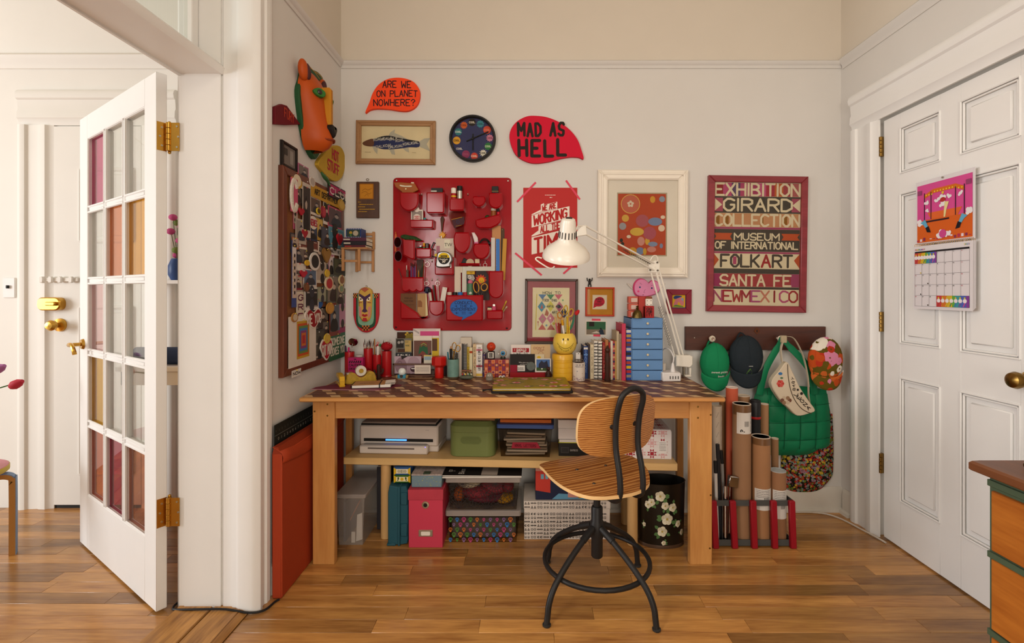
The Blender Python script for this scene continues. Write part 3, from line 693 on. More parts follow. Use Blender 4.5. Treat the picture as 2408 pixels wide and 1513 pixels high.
p.text('ALL THE',X(542),Y(758),72/5.218*S,red,w=235/5.218*S,th=.18,l=2,skew=k); p.text('TIME',X(545),Y(945),180/5.218*S,red,w=385/5.218*S,th=.17,l=2,skew=k)
p.build('print',r,loc=(0,-.0016,0))
def tape(label,x0_,y0_,x1_,y1_,w_,name='tape_strip',c='#d8465e',dd=.0026,grp='pink paper tape strips on the red poster'):
    cx_,cy_ = (x0_+x1_)/2,(y0_+y1_)/2; L_ = math.hypot(x1_-x0_,y1_-y0_)*S
    o = single(name,MB().box(-L_/2,L_/2,-.0006,0,-w_/2,w_/2),col(c,.6),label,'tape',(XW(cx_),D-dd,ZW(cy_)),group=grp,rot=(0,math.atan2(y1_-y0_,x1_-x0_),0)); return o
T5 = lambda x,y: (1190+x/5.218,390+y/5.218)
for t,a,b in (('upper left',(135,445),(365,205)),('upper right',(735,182),(905,415)),('lower left',(112,1072),(438,1345)),('lower right',(960,1100),(703,1325))):
    tape('pink tape strip holding the %s corner of the red poster' % t,*T5(*a),*T5(*b),.0105)
# --- white framed abstract print
r,u,v = WT('white_framed_print','white framed orange abstract print with wide white mount','picture',1509,527.5,tilt=.3)
x0,x1,z0,z1 = u(1404),u(1615),v(653),v(402)
frame4(r,x0,x1,z0,z1,.056,.03,col('#e9e0d2',.4,noise=.03),b=.008,step=.006)
plate(r,x0+.054,x1-.054,z0+.054,z1-.054,-.010,-.002,col('#e8dfd8',.8,noise=.02))
X = lambda x: u(1190+x/5.218); Y = lambda y: v(390+y/5.218)
part('mount_bevel',MB().box(X(1356),X(1968),-.0108,-.009,Y(1112),Y(335)),col('#b0a690',.7),r)
p = Pr(); p.rect(X(1368),X(1952),Y(1098),Y(350),'#b5482a',1)
rn = random.Random(5)
p.disc(X(1520),Y(475),118/5.218*S,'#d9b25c',2); p.disc(X(1520),Y(475),110/5.218*S,'#c06552',3)
for k in range(5): a = k*1.257+.3; p.disc(X(1520)+.012*math.cos(a),Y(475)+.012*math.sin(a),.0075,'#d8c6b4',4)
for x,y,rx,ry,c in ((1458,650,44,44,'#cfa24a'),(1425,748,44,44,'#9a96a0'),(1665,680,80,76,'#a85560'),(1755,830,80,80,'#a85060'),(1822,690,85,50,'#7685ac'),(1600,815,85,50,'#cda646'),(1915,635,28,22,'#dccbb8'),(1500,875,26,20,'#dccbb8'),
                        (1790,420,32,42,'#cf9838'),(1905,415,36,36,'#8f97ac'),(1410,920,20,24,'#33302c'),(1425,965,20,24,'#33302c'),(1650,930,45,55,'#c88a80'),(1728,930,28,45,'#cda03c'),(1795,965,58,30,'#7f8cae'),(1780,1030,55,35,'#c98378'),
                        (1550,1050,48,46,'#c99430'),(1640,1050,48,46,'#7482aa'),(1697,1055,22,42,'#c99a34'),(1900,770,40,40,'#dcc4b0'),(1898,985,20,30,'#7a86a8')):
    p.disc(X(x),Y(y),rx/5.218*S,c,rn.choice((3,4,5)),ry=ry/5.218*S)
p.build('print',r,loc=(0,-.0110,0)); plate(r,x0+.055,x1-.055,z0+.055,z1-.055,-.0155,-.0145,GLS,'glass')
# --- red framed lettering poster
r,u,v = WT('red_framed_poster','large red framed exhibition poster filled with banded lettering','picture',1777,575,tilt=.9)
x0,x1,z0,z1 = u(1661),u(1893),v(734),v(416)
frame4(r,x0,x1,z0,z1,.036,.026,wood('red_stain','#6d1c22','#93323a','x',1.2,.4,.9),b=.004)
plate(r,x0+.034,x1-.034,z0+.034,z1-.034,-.010,-.002,col('#dccdb2',.7))
k = 4.0893; p = Pr(); A0,A1 = x0+.037,x1-.037; W_ = A1-A0
Y = lambda y: z1-.036-(y-168)/k*S*.998
X = lambda x: A0+(x-142)/(972-142)*W_
blk,crm,pnk,rd,org = '#4a423c','#dccdb2','#a8456a','#9c2c30','#b8522e'
def band(y0_,y1_,c,xa=142,xb=972): p.rect(X(xa),X(xb),Y(y1_),Y(y0_),c,1)
def word(t,y0_,y1_,c,xa,xb,th=.185,l=3): p.text(t,X((xa+xb)/2),Y((y0_+y1_)/2),(y1_-y0_)/k*S*.86,c,w=X(xb)-X(xa),th=th,l=l,sp=.22)
for i,c in enumerate(('#8e2a2c','#b04a74','#5a4468','#a84468','#9c3a60','#b8527c','#a03040','#b85e30','#9c4048','#a85a5c')): p.rect(X(142+i*83),X(225+i*83),Y(300),Y(172),c,1)
word('EXHIBITION',172,300,crm,152,965)
band(302,462,blk); word('GIRARD',318,448,crm,235,890)
for s in (0,1):
    e = (lambda x: X(x)) if s == 0 else (lambda x: X(1114-x))
    p.poly([(e(142),Y(318)),(e(225),Y(318)),(e(225),Y(448)),(e(142),Y(448))][::1 if s == 0 else -1],'#a04a60',2)
    p.poly([(e(142),Y(320)),(e(218),Y(383)),(e(142),Y(446))][::-1 if s == 0 else 1],crm,3)
    p.poly([(e(142),Y(655)),(e(320),Y(655)),(e(300),Y(688)),(e(320),Y(720)),(e(142),Y(720)),(e(165),Y(688))][::-1 if s == 0 else 1],org,2)
    p.poly([(e(142),Y(850)),(e(195),Y(912)),(e(142),Y(985))][::-1 if s == 0 else 1],org,2)
band(464,594,'#c08a64'); word('COLLECTION',468,592,crm,150,965)
for x in (178,267,602,832): p.poly(rr(X(x-16),X(x+16),Y(570),Y(490),.004),'#8a5a1c',2)
band(596,616,'#a04468'); band(617,830,blk); band(832,850,'#a04468')
word('MUSEUM',652,725,crm,340,772,.2); word('OF INTERNATIONAL',735,808,crm,158,952,.2)
p.rect(X(142),X(972),Y(994),Y(851),crm,1); word('FOLK',855,985,blk,215,580); word('A',855,985,rd,610,690); word('RT',855,985,blk,715,900)
p.poly(rr(X(330),X(364),Y(955),Y(880),.004),'#a8456a',2)
band(996,1042,blk); band(1043,1168,'#a03c40'); p.rect(X(142),X(210),Y(1168),Y(1043),'#94305c',2); p.rect(X(890),X(972),Y(1168),Y(1043),'#9c4468',2)
word('SANTA FE',1050,1165,crm,210,890); band(1170,1192,blk); p.rect(X(142),X(972),Y(1345),Y(1193),crm,1)
for i,(ch,c) in enumerate(zip('NEWMEXICO',('#a04a6a','#9c2c38','#a03838','#98303a','#a8507c','#c07a68','#8c2c34','#b04e76','#9c3038'))): word(ch,1200,1318,c,150+i*91,150+i*91+78,.17)
p.build('print',r,loc=(0,-.0102,0)); plate(r,x0+.035,x1-.035,z0+.035,z1-.035,-.0155,-.0145,GLS,'glass')
# --- how-to print
r,u,v = WT('dark_framed_print','dark framed harlequin print in red mount reading HOW TO','picture',1296,732,tilt=.4)
x0,x1,z0,z1 = u(1234.5),u(1358),v(808),v(656.5)
frame4(r,x0,x1,z0,z1,.0135,.02,wood('dark_frame','#2f1d12','#4a3120','x',2,.4),b=.003)
plate(r,x0+.012,x1-.012,z0+.012,z1-.012,-.008,-.002,col('#96303c',.6))
X = lambda x: u(1220+x/5.819); Y = lambda y: v(640+y/5.819)
p = Pr(); p.rect(X(188),X(690),Y(890),Y(215),'#e0d2aa',1); p.poly([(X(a),Y(b)) for a,b in ((225,820),(255,262),(650,262),(650,830))][::-1],'#e3d6ac',2)
p.poly([(X(a),Y(b)) for a,b in ((225,800),(240,300),(250,300),(238,790))][::-1],'#c9b22c',3)
cs = ['#3d6a9c','#2f7a48','#c04a60','#2f7fa0','#cfc23a','#b8607c','#b03a2c']
for i,(x,y) in enumerate(((320,340),(432,340),(540,340),(312,475),(432,470),(552,475),(325,640),(435,635),(320,780),(440,790),(560,770),(615,560))):
    hx,hy = 55,75; P = [(x-hx,y),(x,y-hy),(x+hx,y),(x,y+hy)]
    if y == 340: P = [(x-hx,308),(x+hx,308),(x,380)]
    if y > 770: P = [(x-hx,790),(x,710),(x+hx,790)]
    p.poly([(X(a),Y(b)) for a,b in P][::-1],(cs[i % 7] if i < 6 else ('#b8607c','#c87890','#b84030','#a83828','#c0803c','#3a2822')[i-6]),3)
for t,x,y,h_,w_ in (('HOW TO',445,285,34,240),('FUCK',368,387,32,84),('THIS',480,387,32,74),('AWFUL',430,470,28,100),('ART',490,552,32,72)): p.text(t,X(x),Y(y),h_/5.819*S,'#1e1a18',w=w_/5.819*S,th=.2,l=5)
p.poly([(X(a),Y(b)) for a,b in ((500,470),(545,440),(590,480),(540,500))],'#1c1a1c',4); p.poly([(X(a),Y(b)) for a,b in ((295,500),(318,440),(328,500))][::-1],'#b8482c',4)
p.poly([(X(a),Y(b)) for a,b in ((350,590),(378,505),(410,560),(395,605))][::-1],'#a8502c',4); p.disc(X(430),Y(632),.005,'#e8dcc0',4); p.disc(X(320),Y(645),.005,'#7a9a5c',4); p.disc(X(378),Y(730),.006,'#6c98a8',4); p.disc(X(478),Y(705),.008,'#d0b848',4); p.disc(X(600),Y(385),.005,'#5c9a64',4)
p.poly([(X(a),Y(b)) for a,b in ((262,740),(262,690),(250,690),(264,668),(278,690),(268,690),(268,740))],'#a8382c',4)
p.build('print',r,loc=(0,-.0082,0)); plate(r,x0+.013,x1-.013,z0+.013,z1-.013,-.0135,-.0128,GLS,'glass')
# --- small orange frame with figurine on top
r,u,v = WT('small_orange_frame','small orange frame with ochre mount and red speech bubble','picture',1409.5,710,tilt=.5)
x0,x1,z0,z1 = u(1376),u(1443.5),v(744),v(676)
frame4(r,x0,x1,z0,z1,.009,.022,col('#b83c1c',.4),b=.002); plate(r,x0+.008,x1-.008,z0+.008,z1-.008,-.01,-.002,col('#c4872a',.7))
p = Pr(); X = lambda x: u(1220+x/5.819); Y = lambda y: v(640+y/5.819)
p.rect(X(1003),X(1203),Y(512),Y(313),'#d8b08a',1); p.rect(X(1008),X(1198),Y(507),Y(318),'#e2d2c0',2)
p.poly([(X(a),Y(b)) for a,b in [(1015,495)]+smooth([(1022,440),(1035,380),(1080,345),(1130,345),(1165,380),(1165,430),(1120,468),(1060,472)],3,False)][::-1],'#c01838',3)
for t,y,w_ in (('SCIENCE',372,105),('AND',405,55),('MAGIC',440,110)): p.text(t,X(1098),Y(y),22/5.819*S,'#4a1420',w=w_/5.819*S,th=.2,l=4)
p.build('print',r,loc=(0,-.0105,0)); plate(r,x0+.009,x1-.009,z0+.009,z1-.009,-.0165,-.0158,GLS,'glass')
m = MB(); zt = ZW(676)+.003; c0 = XW(1386)
m.sph((0,0,.024),.0075,.006,.012,10,8); m.sph((0,-.001,.040),.006,.006,.0065,10,8)
for s in (-1,1): m.tube([(s*.006,0,.032),(s*.0125,0,.034),(s*.0145,0,.046)],[.003,.0028,.003],6); m.sph((s*.0145,0,.048),.0032,n=6,m=5); m.tube([(s*.004,0,.016),(s*.0075,0,.008),(s*.006,-.002,.0)],[.004,.0035,.003],6); m.sph((s*.007,-.004,.001),.004,.005,.002,6,4)
single('monkey_figurine',m,col('#1c1816',.4),'tiny black monkey figurine with raised arms on orange frame','figurine',(c0,D-.012,zt))
# --- small taped photograph
r,u,v = WT('taped_photograph','small green photograph of a person reading at a desk','photograph',1401,771,tilt=.8)
part('paper',MB().box(u(1376),u(1427),-.0012,-.0004,v(790),v(753)),col('#d8cfc4',.6),r)
p = Pr(); p.rect(u(1379),u(1424),v(787),v(757),'#2e5a3c',1); p.rect(u(1379),u(1424),v(787),v(775),'#7a6c5c',2); p.rect(u(1385),u(1397),v(768),v(757.5),'#241a14',2); p.poly([(u(1411),v(787)),(u(1408),v(778)),(u(1413),v(774)),(u(1418),v(776)),(u(1421),v(787))][::-1],'#1e2c3c',3)
p.disc(u(1412.5),v(773),.005,'#1c1412',4); p.poly([(u(1390),v(784)),(u(1403),v(779)),(u(1411),v(784))][::-1],'#c4b8a8',3); p.build('print',r,loc=(0,-.0014,0))
tape('pink tape strip above the small taped photograph',1391.5,752,1412,752.5,.0115,grp='pink paper tape strips on the small photograph'); tape('pink tape strip below the small taped photograph',1395,789,1411.5,789.5,.0115,grp='pink paper tape strips on the small photograph')
# --- pink winged heart with face
r,u,v = WT('winged_heart','pink heart wall ornament with painted face and small wings','ornament',1518,678)
X = lambda x: u(1340+x/5.042); Y = lambda y: v(630+y/5.042)
P = smooth([(X(a),Y(b)) for a,b in ((745,250),(755,185),(800,135),(855,130),(900,155),(925,180),(960,150),(1010,155),(1050,190),(1060,250),(1030,300),(960,330),(880,345),(800,340),(760,310))],4)
part('heart',MB().prism(P,-.024,0,'y',b=.010),col('#d8487c',.35),r)
p = Pr(); p.poly([(a*.93,b*.90) for a,b in P][::-1],'#dc8ab0',1)
for x,y in ((800,280),(1000,285)): p.disc(X(x),Y(y),.006,'#d84878',2)
for x,y in ((818,232),(958,242)): p.disc(X(x),Y(y),.005,'#3c5a8a',2); p.disc(X(x),Y(y),.0028,'#161820',3)
p.line([(X(818),Y(182)),(X(840),Y(200))],.0014,'#2a2028',2); p.line([(X(950),Y(215)),(X(965),Y(208))],.0014,'#2a2028',2); p.line([(X(882),Y(255)),(X(862),Y(292)),(X(876),Y(296))],.0012,'#4a2038',2); p.disc(X(856),Y(322),.0035,'#6a2848',2,ry=.002)
p.build('face_paint',r,loc=(0,-.0242,0))
for s,a in ((-1,705),(1,1095)): part('wing',MB().prism(smooth([(X(a-s*-35),Y(185)),(X(a),Y(195)),(X(a+s*-38),Y(240)),(X(a+s*-30),Y(255)),(X(a+s*5),Y(225))],3),-.006,0,'y',b=.002),col('#cfc6bc',.5),r)
# --- small dark red frame
r,u,v = WT('small_crimson_frame','small crimson square frame with a colourful nude print','picture',1595,709.5,tilt=.6)
x0,x1,z0,z1 = u(1566),u(1624),v(738),v(681)
frame4(r,x0,x1,z0,z1,.031,.018,col('#7c2030',.5),b=.002); X = lambda x: u(1340+x/5.042); Y = lambda y: v(630+y/5.042)
p = Pr(); p.rect(X(1198),X(1376),Y(488),Y(308),'#203a68',1); p.rect(X(1210),X(1362),Y(470),Y(318),'#c49a1c',2)
p.poly([(X(a),Y(b)) for a,b in ((1220,445),(1250,370),(1300,350),(1345,360),(1345,440),(1320,450),(1285,400),(1262,448))][::-1],'#b86a72',3); p.poly(smooth([(X(a),Y(b)) for a,b in ((1222,355),(1250,330),(1325,338),(1290,355),(1240,372))][::-1],3),'#26386c',4); p.poly([(X(a),Y(b)) for a,b in ((1210,460),(1250,438),(1340,455),(1340,465))][::-1],'#4c7a34',4); p.poly([(X(a),Y(b)) for a,b in ((1310,370),(1335,355),(1338,400))],'#6c98a8',4)
p.build('print',r,loc=(0,-.007,0))
# ================================================================ red wall organiser and its contents
UX = lambda x: (910+x/7.565-1064)*S
V6 = lambda y: (599-(400+y/7.565))*S
V7 = lambda y: (599-(590+y/7.565))*S
M_red = col('#980812',.12,noise=.05,scale=2.2,bump=.5)
M_redp = col('#9c0812',.14,noise=.02)
for m in (M_red,M_redp): m.node_tree.nodes['Principled BSDF'].inputs['Specular IOR Level'].default_value = .3
OY,OZ = D-.004,ZW(599)
org_ = thing('wall_organiser','glossy red plastic wall organiser with moulded pockets','organiser',(XW(1064),OY,OZ))
part('back_panel',MB().prism(rr(UX(115),UX(2215),V7(1420),V6(143),.022),-.006,0,'y',b=.003),M_red,org_)
for x,f,y in ((176,V6,192),(2155,V6,200),(168,V7,1362),(2133,V7,1378)):
    part('mounting_screw',MB().lathe([(0,-.010),(.004,-.009),(.006,-.006)],10,(UX(x),0,f(y)),axis='y'),M_screw if f is V6 else col('#3a1012',.5),org_)
def PC(x,z,dep):      # a point seen at wall scale, moved forward by dep along its line of sight
    q = 1-dep/D; X0 = XW(1064); return ((x+X0)*q-X0,(z+OZ-H)*q+H-OZ)
def offs(P,t):
    out = []
    for i in range(len(P)):
        a = Vector(P[max(i-1,0)]); b = Vector(P[min(i+1,len(P)-1)]); d = (b-a).normalized(); out.append((P[i][0]-d.y*t,P[i][1]+d.x*t))
    return out
def pocket(pts,dep,f=V6,bv=.007,sm=0,t=.0035):
    """hollow pocket open at the top; pts run from the top left rim round the bottom to the top right rim"""
    P = [(UX(x),f(y)) for x,y in pts]
    P = [PC(x,z,dep) for x,z in P]
    m = MB(); m.prism(P+offs(P,t)[::-1],-.004-dep+bv*.9,-.004,'y')
    m.prism(P,-.004-dep,-.004-dep+bv+.001,'y',b=bv)
    return part('pocket',m,M_redp,org_)
def rp(x0,x1,y0,y1,r=30):   # rectangular pocket outline with rounded bottom corners
    q = r*.3; return [(x0,y0),(x0,y1-r),(x0+q,y1-q),(x0+r,y1),(x1-r,y1),(x1-q,y1-q),(x1,y1-r),(x1,y0)]
def cup(x0,x1,y0,y1):
    c,k = (x0+x1)/2,(x1-x0)/2; n = 10; return [(x0,y0)]+[(c-k*math.cos(math.pi*i/n),y1-k+k*math.sin(math.pi*i/n)) for i in range(n+1)]+[(x1,y0)]
def bowl(x0,x1,y0,y1,n=14):
    c,k = (x0+x1)/2,(x1-x0)/2; cy = y0+(y1-y0)*.38; h_ = y1-cy; a0 = math.asin(max(-1,min(1,(cy-y0)/h_)))
    return [(c-k*math.cos(-a0+(math.pi+2*a0)*i/n),cy+h_*math.sin(-a0+(math.pi+2*a0)*i/n)) for i in range(n+1)]
pocket(cup(228,562,400,735),.065); pocket(rp(702,1020,398,772),.07); pocket(rp(1112,1372,508,730),.06)
pocket(bowl(1515,1757,468,655),.05); pocket(cup(1810,2058,408,690),.055)
pocket(rp(412,826,885,1038),.05); pocket([(1572,890),(1572,960),(1590,1010),(1640,1040),(1850,1040),(1960,990),(2020,930),(2035,860),(2000,785)],.05)
pocket(bowl(1182,1488,1110,1485),.06); pocket(bowl(1530,1828,1308,1590),.055)
pocket([(270,1238),(300,1700),(460,1585),(500,1560),(505,1250)][0:1]+[(275,1240),(290,1520),(430,1590),(470,1600),(498,1570),(498,1240)],.06)
pocket(rp(518,790,1392,1565),.05); pocket(rp(850,1190,115,432),.06,V7)
pocket(rp(1278,1650,222,270,12),.045,V7)
m = MB()    # triple pen pocket
Pk = [(262,470),(262,670),(275,715),(330,738),(385,725),(400,708),(415,725),(465,740),(515,725),(530,708),(545,725),(600,738),(650,715),(660,670),(660,470)]
pocket(Pk,.045,V7)
pocket([(240,900),(240,1190),(260,1218),(690,1218),(728,1190),(728,1160),(640,1185),(585,1160),(540,1100),(400,1010)],.045,V7)
pocket(cup(752,1012,892,1160),.055,V7); pocket(rp(1052,1710,790,1248),.075,V7); pocket(cup(1810,2070,362,850),.055,V7); pocket(rp(1775,2062,1058,1222),.045,V7)
for x,f,y in ((628,V6,440),(1445,V6,440),(985,V6,850),(718,V7,180),(810,V7,180),(718,V7,510),(810,V7,510),(905,V7,510),(1750,V7,200)):
    m = MB(); m.box(UX(x)-.0024,UX(x)+.0024,-.010,-.005,f(y)-.007,f(y)+.006,.001); m.tube([(UX(x),-.008,f(y)-.005),(UX(x),-.014,f(y)-.008),(UX(x),-.016,f(y)-.003)],.002,6); part('hook',m,col('#8f8676',.35,metal=1),org_)
# blue sticker on the big pocket
p = Pr(); P = smooth([(UX(x),V7(y)) for x,y in ((1128,985),(1150,920),(1210,870),(1300,843),(1400,838),(1500,860),(1570,915),(1600,985),(1575,1060),(1510,1115),(1440,1142))],4,False)+[(UX(1325),V7(1208)),(UX(1348),V7(1148))]+smooth([(UX(1290),V7(1142)),(UX(1200),V7(1105)),(UX(1145),V7(1045))],4,False)
p.poly(P[::-1],'#2a5fa8',1)
for t,y,w_ in (('CONDUCT',900,300),('> THE <',960,300),('EXPERIMENT',1015,410),('< !!! >',1078,270)): p.text(t,UX(1362),V7(y),44/7.565*S,'#1c2c58',w=w_/7.565*S,th=.2,l=2)
p.line(P+[P[0]],.0012,'#1c2c58',2)
p.build('sticker',org_,loc=(PC(0,0,.075)[0],-.0796,PC(0,0,.075)[1]),label='blue speech bubble sticker')
# ---- contents: each its own thing, standing in a pocket
def OT(name,label,cat,x,z,dep=.03,group=None,tilt=0):
    x,z = PC(x,z,dep+.012)
    return thing(name,label,cat,(XW(1064)+x,OY-.004-dep,OZ+z),group=group,rot=(0,math.radians(tilt),0))
# leather pouch
r = OT('leather_pouch','tan leather pouch sticking out of the top left pocket','pouch',UX(350),V6(440),.03)
X = lambda x: (x-350)/7.565*S; Y = lambda y: (440-y)/7.565*S
part('body',MB().prism([(X(255),Y(430)),(X(265),Y(390)),(X(150),Y(300)),(X(125),Y(225)),(X(240),Y(222)),(X(490),Y(245)),(X(555),Y(355)),(X(470),Y(400)),(X(465),Y(430))][::-1],-.006,.006,'y',b=.003),col('#9a5526',.5),r)
part('zip',MB().prism(smooth([(X(235),Y(270)),(X(330),Y(285)),(X(440),Y(285)),(X(430),Y(305)),(X(330),Y(305)),(X(250),Y(295))],3),-.0085,-.005,'y'),col('#d6cdb8',.5),r); part('snap',MB().cyl(.004,-.009,-.005,10,(X(338),Y(340)),axis='y'),col('#c8b890',.4,metal=1),r)
part('label_tab',MB().box(X(425),X(475),-.002,.002,Y(255),Y(218),.001),col('#d8ceb4',.6),r)
# playing card box in second pocket
r = OT('black_card_box','black box tucked in the second top pocket','box',UX(890),V6(440)); X = lambda x: (x-890)/7.565*S; Y = lambda y: (440-y)/7.565*S
part('box',MB().box(X(790),X(990),-.01,.012,Y(520),Y(325),.001),col('#1f1a16',.4),r); part('white_edge',MB().box(X(790),X(888),-.0115,-.0095,Y(392),Y(372)),col('#d8d2c4',.6),r)
def can(name,label,x0,x1,y0,y1,capy,body,cap,f=V6,dep=.03,metal=0,stripes=None):
    cx_ = (x0+x1)/2; r = OT(name,label,'tube',UX(cx_),f(y1),dep); k = S/7.565; R_ = (x1-x0)/2*k
    part('body',MB().cyl(R_,0,(y1-capy)*k,14,b=.001),col(body,.35,metal=metal),r); part('cap',MB().cyl(R_*1.05,(y1-capy)*k,(y1-y0)*k,14,b=.002),col(cap,.45),r)
    if stripes:
        o = MB()
        for c_,a,b in stripes: o.lathe([(R_*1.01,a*k),(R_*1.01,b*k)],14)
        part('label_band',o,col(stripes[0][0],.4),r)
    return r
can('glue_stick','glue stick with white cap in the third pocket',1140,1228,325,580,420,'#a81c1c','#e6ded0',stripes=[('#d8b020',95,120)]); can('spray_can','silver can with black cap in the third pocket',1245,1340,290,600,375,'#bdb8ae','#1c1a18',metal=.8)
r = OT('tape_ring','dark blue ring peeking out of the small round pocket','ring',UX(1635),V6(500),.025); part('ring',MB().lathe([(.0075,-.008),(.0115,-.008),(.0115,.008),(.0075,.008),(.0075,-.008)],20,(0,0,0),axis='y'),col('#23263c',.4),r)
r = OT('black_box','small black box in the top right pocket','box',UX(1925),V6(440),.028); k = S/7.565; part('body',MB().box(-58*k,58*k,-.012,.012,-100*k,145*k,.002),col('#171411',.4),r); part('gold_band',MB().box(-58.5*k,58.5*k,-.0124,.0124,52*k,58*k),M_dbrass,r)
# playing cards
r = OT('playing_card_deck','white and red playing card box in the left pocket','cards',UX(536),V6(960),.025); part('box',MB().box(-105*k,105*k,-.009,.009,-55*k,250*k,.001),col('#dcd2c6',.5),r)
p = Pr(); p.rect(-90*k,90*k,20*k,225*k,'#8d8078',1); p.disc(0,250*k,45*k,'#dcd2c6',2); p.disc(0,110*k,62*k,'#d8ccc0',2)
for a in range(3): p.ring((-30+30*a)*k,110*k,25*k,8*k,'#b83038',3)
p.build('print',r,loc=(0,-.0092,0))
r = OT('eraser','teal eraser beside the playing cards','eraser',UX(670),V6(960),.025); part('body',MB().box(-20*k,22*k,-.006,.006,-50*k,110*k,.003),col('#3a8a8a',.6),r); part('sleeve',MB().box(-21*k,23*k,-.0065,.0065,-50*k,60*k,.001),col('#c8c0b0',.6),r)
# key fob with star
r = OT('star_keyring','keyring with gold star and brown leather strap','keyring',UX(980),V6(1100),.012); Y = lambda y: (1100-y)*k; X = lambda x: (x-980)*k
part('strap',MB().prism(smooth([(X(985),Y(820)),(X(1015),Y(870)),(X(1000),Y(960)),(X(985),Y(1090)),(X(965),Y(1090)),(X(958),Y(960)),(X(950),Y(870))],3),-.003,0,'y',b=.001),col('#4a2814',.5),r)
part('star',MB().prism(star(10,78*k,36*k,X(985),Y(1160)),-.006,-.002,'y',b=.001),col('#d89a18',.35),r); part('whistle',MB().cyl(.0035,Y(1350),Y(1170),10,(X(970),-.010),b=.001),col('#c8c4bc',.2,metal=1),r)
# clear bag with toy
r = OT('clear_packet','crinkled clear plastic packet with printed card','packet',UX(1255),V6(1110),.03); X = lambda x: (x-1255)*k; Y = lambda y: (1110-y)*k
m = MB(); P = smooth([(X(1115),Y(745)),(X(1380),Y(740)),(X(1388),Y(880)),(X(1365),Y(960)),(X(1355),Y(1160)),(X(1240),Y(1160)),(X(1200),Y(1040)),(X(1130),Y(920))],3); m.prism(P[::-1],-.006,.006,'y',b=.004); part('bag',m,glass('#e8dcd4'),r)
p = Pr(); p.poly([(X(1150),Y(880)),(X(1370),Y(830)),(X(1370),Y(960)),(X(1200),Y(1040))][::-1],'#5a3a4c',1); p.line([(X(1150),Y(885)),(X(1330),Y(842))],.003,'#d8a828',2); p.line([(X(1225),Y(1000)),(X(1320),Y(985))],.0022,'#d8a828',2); p.ring(X(1260),Y(925),.008,.003,'#3a4c7c',2); p.build('card',r)
# wide slanted pocket contents
can('spice_jar','small glass jar of amber contents in the slanted pocket',1850,1938,685,930,730,'#8a4a1e','#b8b0a0',dep=.025); can('red_bottle','tiny red bottle with black cap in the slanted pocket',1955,2000,690,900,745,'#c0142c','#1c1a18',dep=.025)
r = OT('green_pompom','dark green knob in the slanted pocket','toy',UX(1785),V6(845),.025); part('ball',MB().sph((0,0,0),45*k,.02,45*k),col('#2c3a1c',.6),r); part('stem',MB().cyl(.004,-.012,0,8),col('#2c3a1c',.6),r)
# rulers
def ruler(label,x0,x1,y0,y1,c,dep,marks,tilt=0,txt=None):
    r = OT('ruler',label,'ruler',UX((x0+x1)/2),V6(y1),dep,group='rulers in the tall pocket',tilt=tilt); hw_ = (x1-x0)/2*k; hh_ = (y1-y0)*k
    part('strip',MB().box(-hw_,hw_,-.001,.001,0,hh_,.0004),col(c,.4),r); p = Pr()
    z = .002
    while z < hh_-.002: p.rect(-hw_+.0004,-hw_+(.0042 if round(z/.0032) % 5 == 0 else .0022),z,z+.0005,marks); z += .0032
    if txt: p.font(txt,hw_*.2,hh_*.72,.009,marks,rot=math.pi/2)
    p.build('markings',r,loc=(0,-.0011,0)); return r
ruler('wide wooden ruler tallest in the tall pocket',1868,2025,1000,1950,'#b57c48',.016,'#4a2a18'); ruler('clear plastic ruler leftmost in the tall pocket',1852,1920,1215,1950,'#c9c2ba',.030,'#5a4a44'); ruler('bright blue ruler with rounded end in the tall pocket',1938,2003,1238,1950,'#2a6ab4',.036,'#e0e8f0'); ruler('yellow wooden ruler leaning right in the tall pocket',2030,2100,1230,1960,'#b8841c',.022,'#6a4610',2.5)
r = OT('fan_handle','dark olive strip behind the rulers','strip',UX(2050),V6(1950),.009); part('strip',MB().prism(rr(-35*k,38*k,0,905*k,.006),-.001,.001,'y'),col('#4a2f12',.5),r); part('rivet',MB().cyl(.002,-.003,0,8,(0,880*k),axis='y'),M_dbrass,r)
# cable bowl
r = OT('black_cable','coil of thin black cable in the round pocket','cable',UX(1735),V6(1310),.028); m = MB()
for q in range(4): m.tube([((72+q*6)*k*math.cos(t*.35)+random.uniform(-2,2)*k,-.006+q*.005,(55+q*14)*k*math.sin(t*.35)) for t in range(18)],.0016,5,True)
part('coil',m,M_black,r); part('plug',MB().box(60*k,110*k,-.01,0,-10*k,25*k,.002),M_black,r)
r = OT('white_tube','white folded glue tube in the round pocket','tube',UX(1590),V6(1330),.028,tilt=-8); part('tube',MB().prism([(-30*k,-60*k),(35*k,-60*k),(40*k,120*k),(-5*k,218*k),(-52*k,222*k),(-30*k,60*k)],-.006,.006,'y',b=.003),col('#d8cbc8',.45),r); part('pink_band',MB().box(-32*k,38*k,-.0066,.0066,20*k,50*k,.001),col('#c8608c',.5),r)
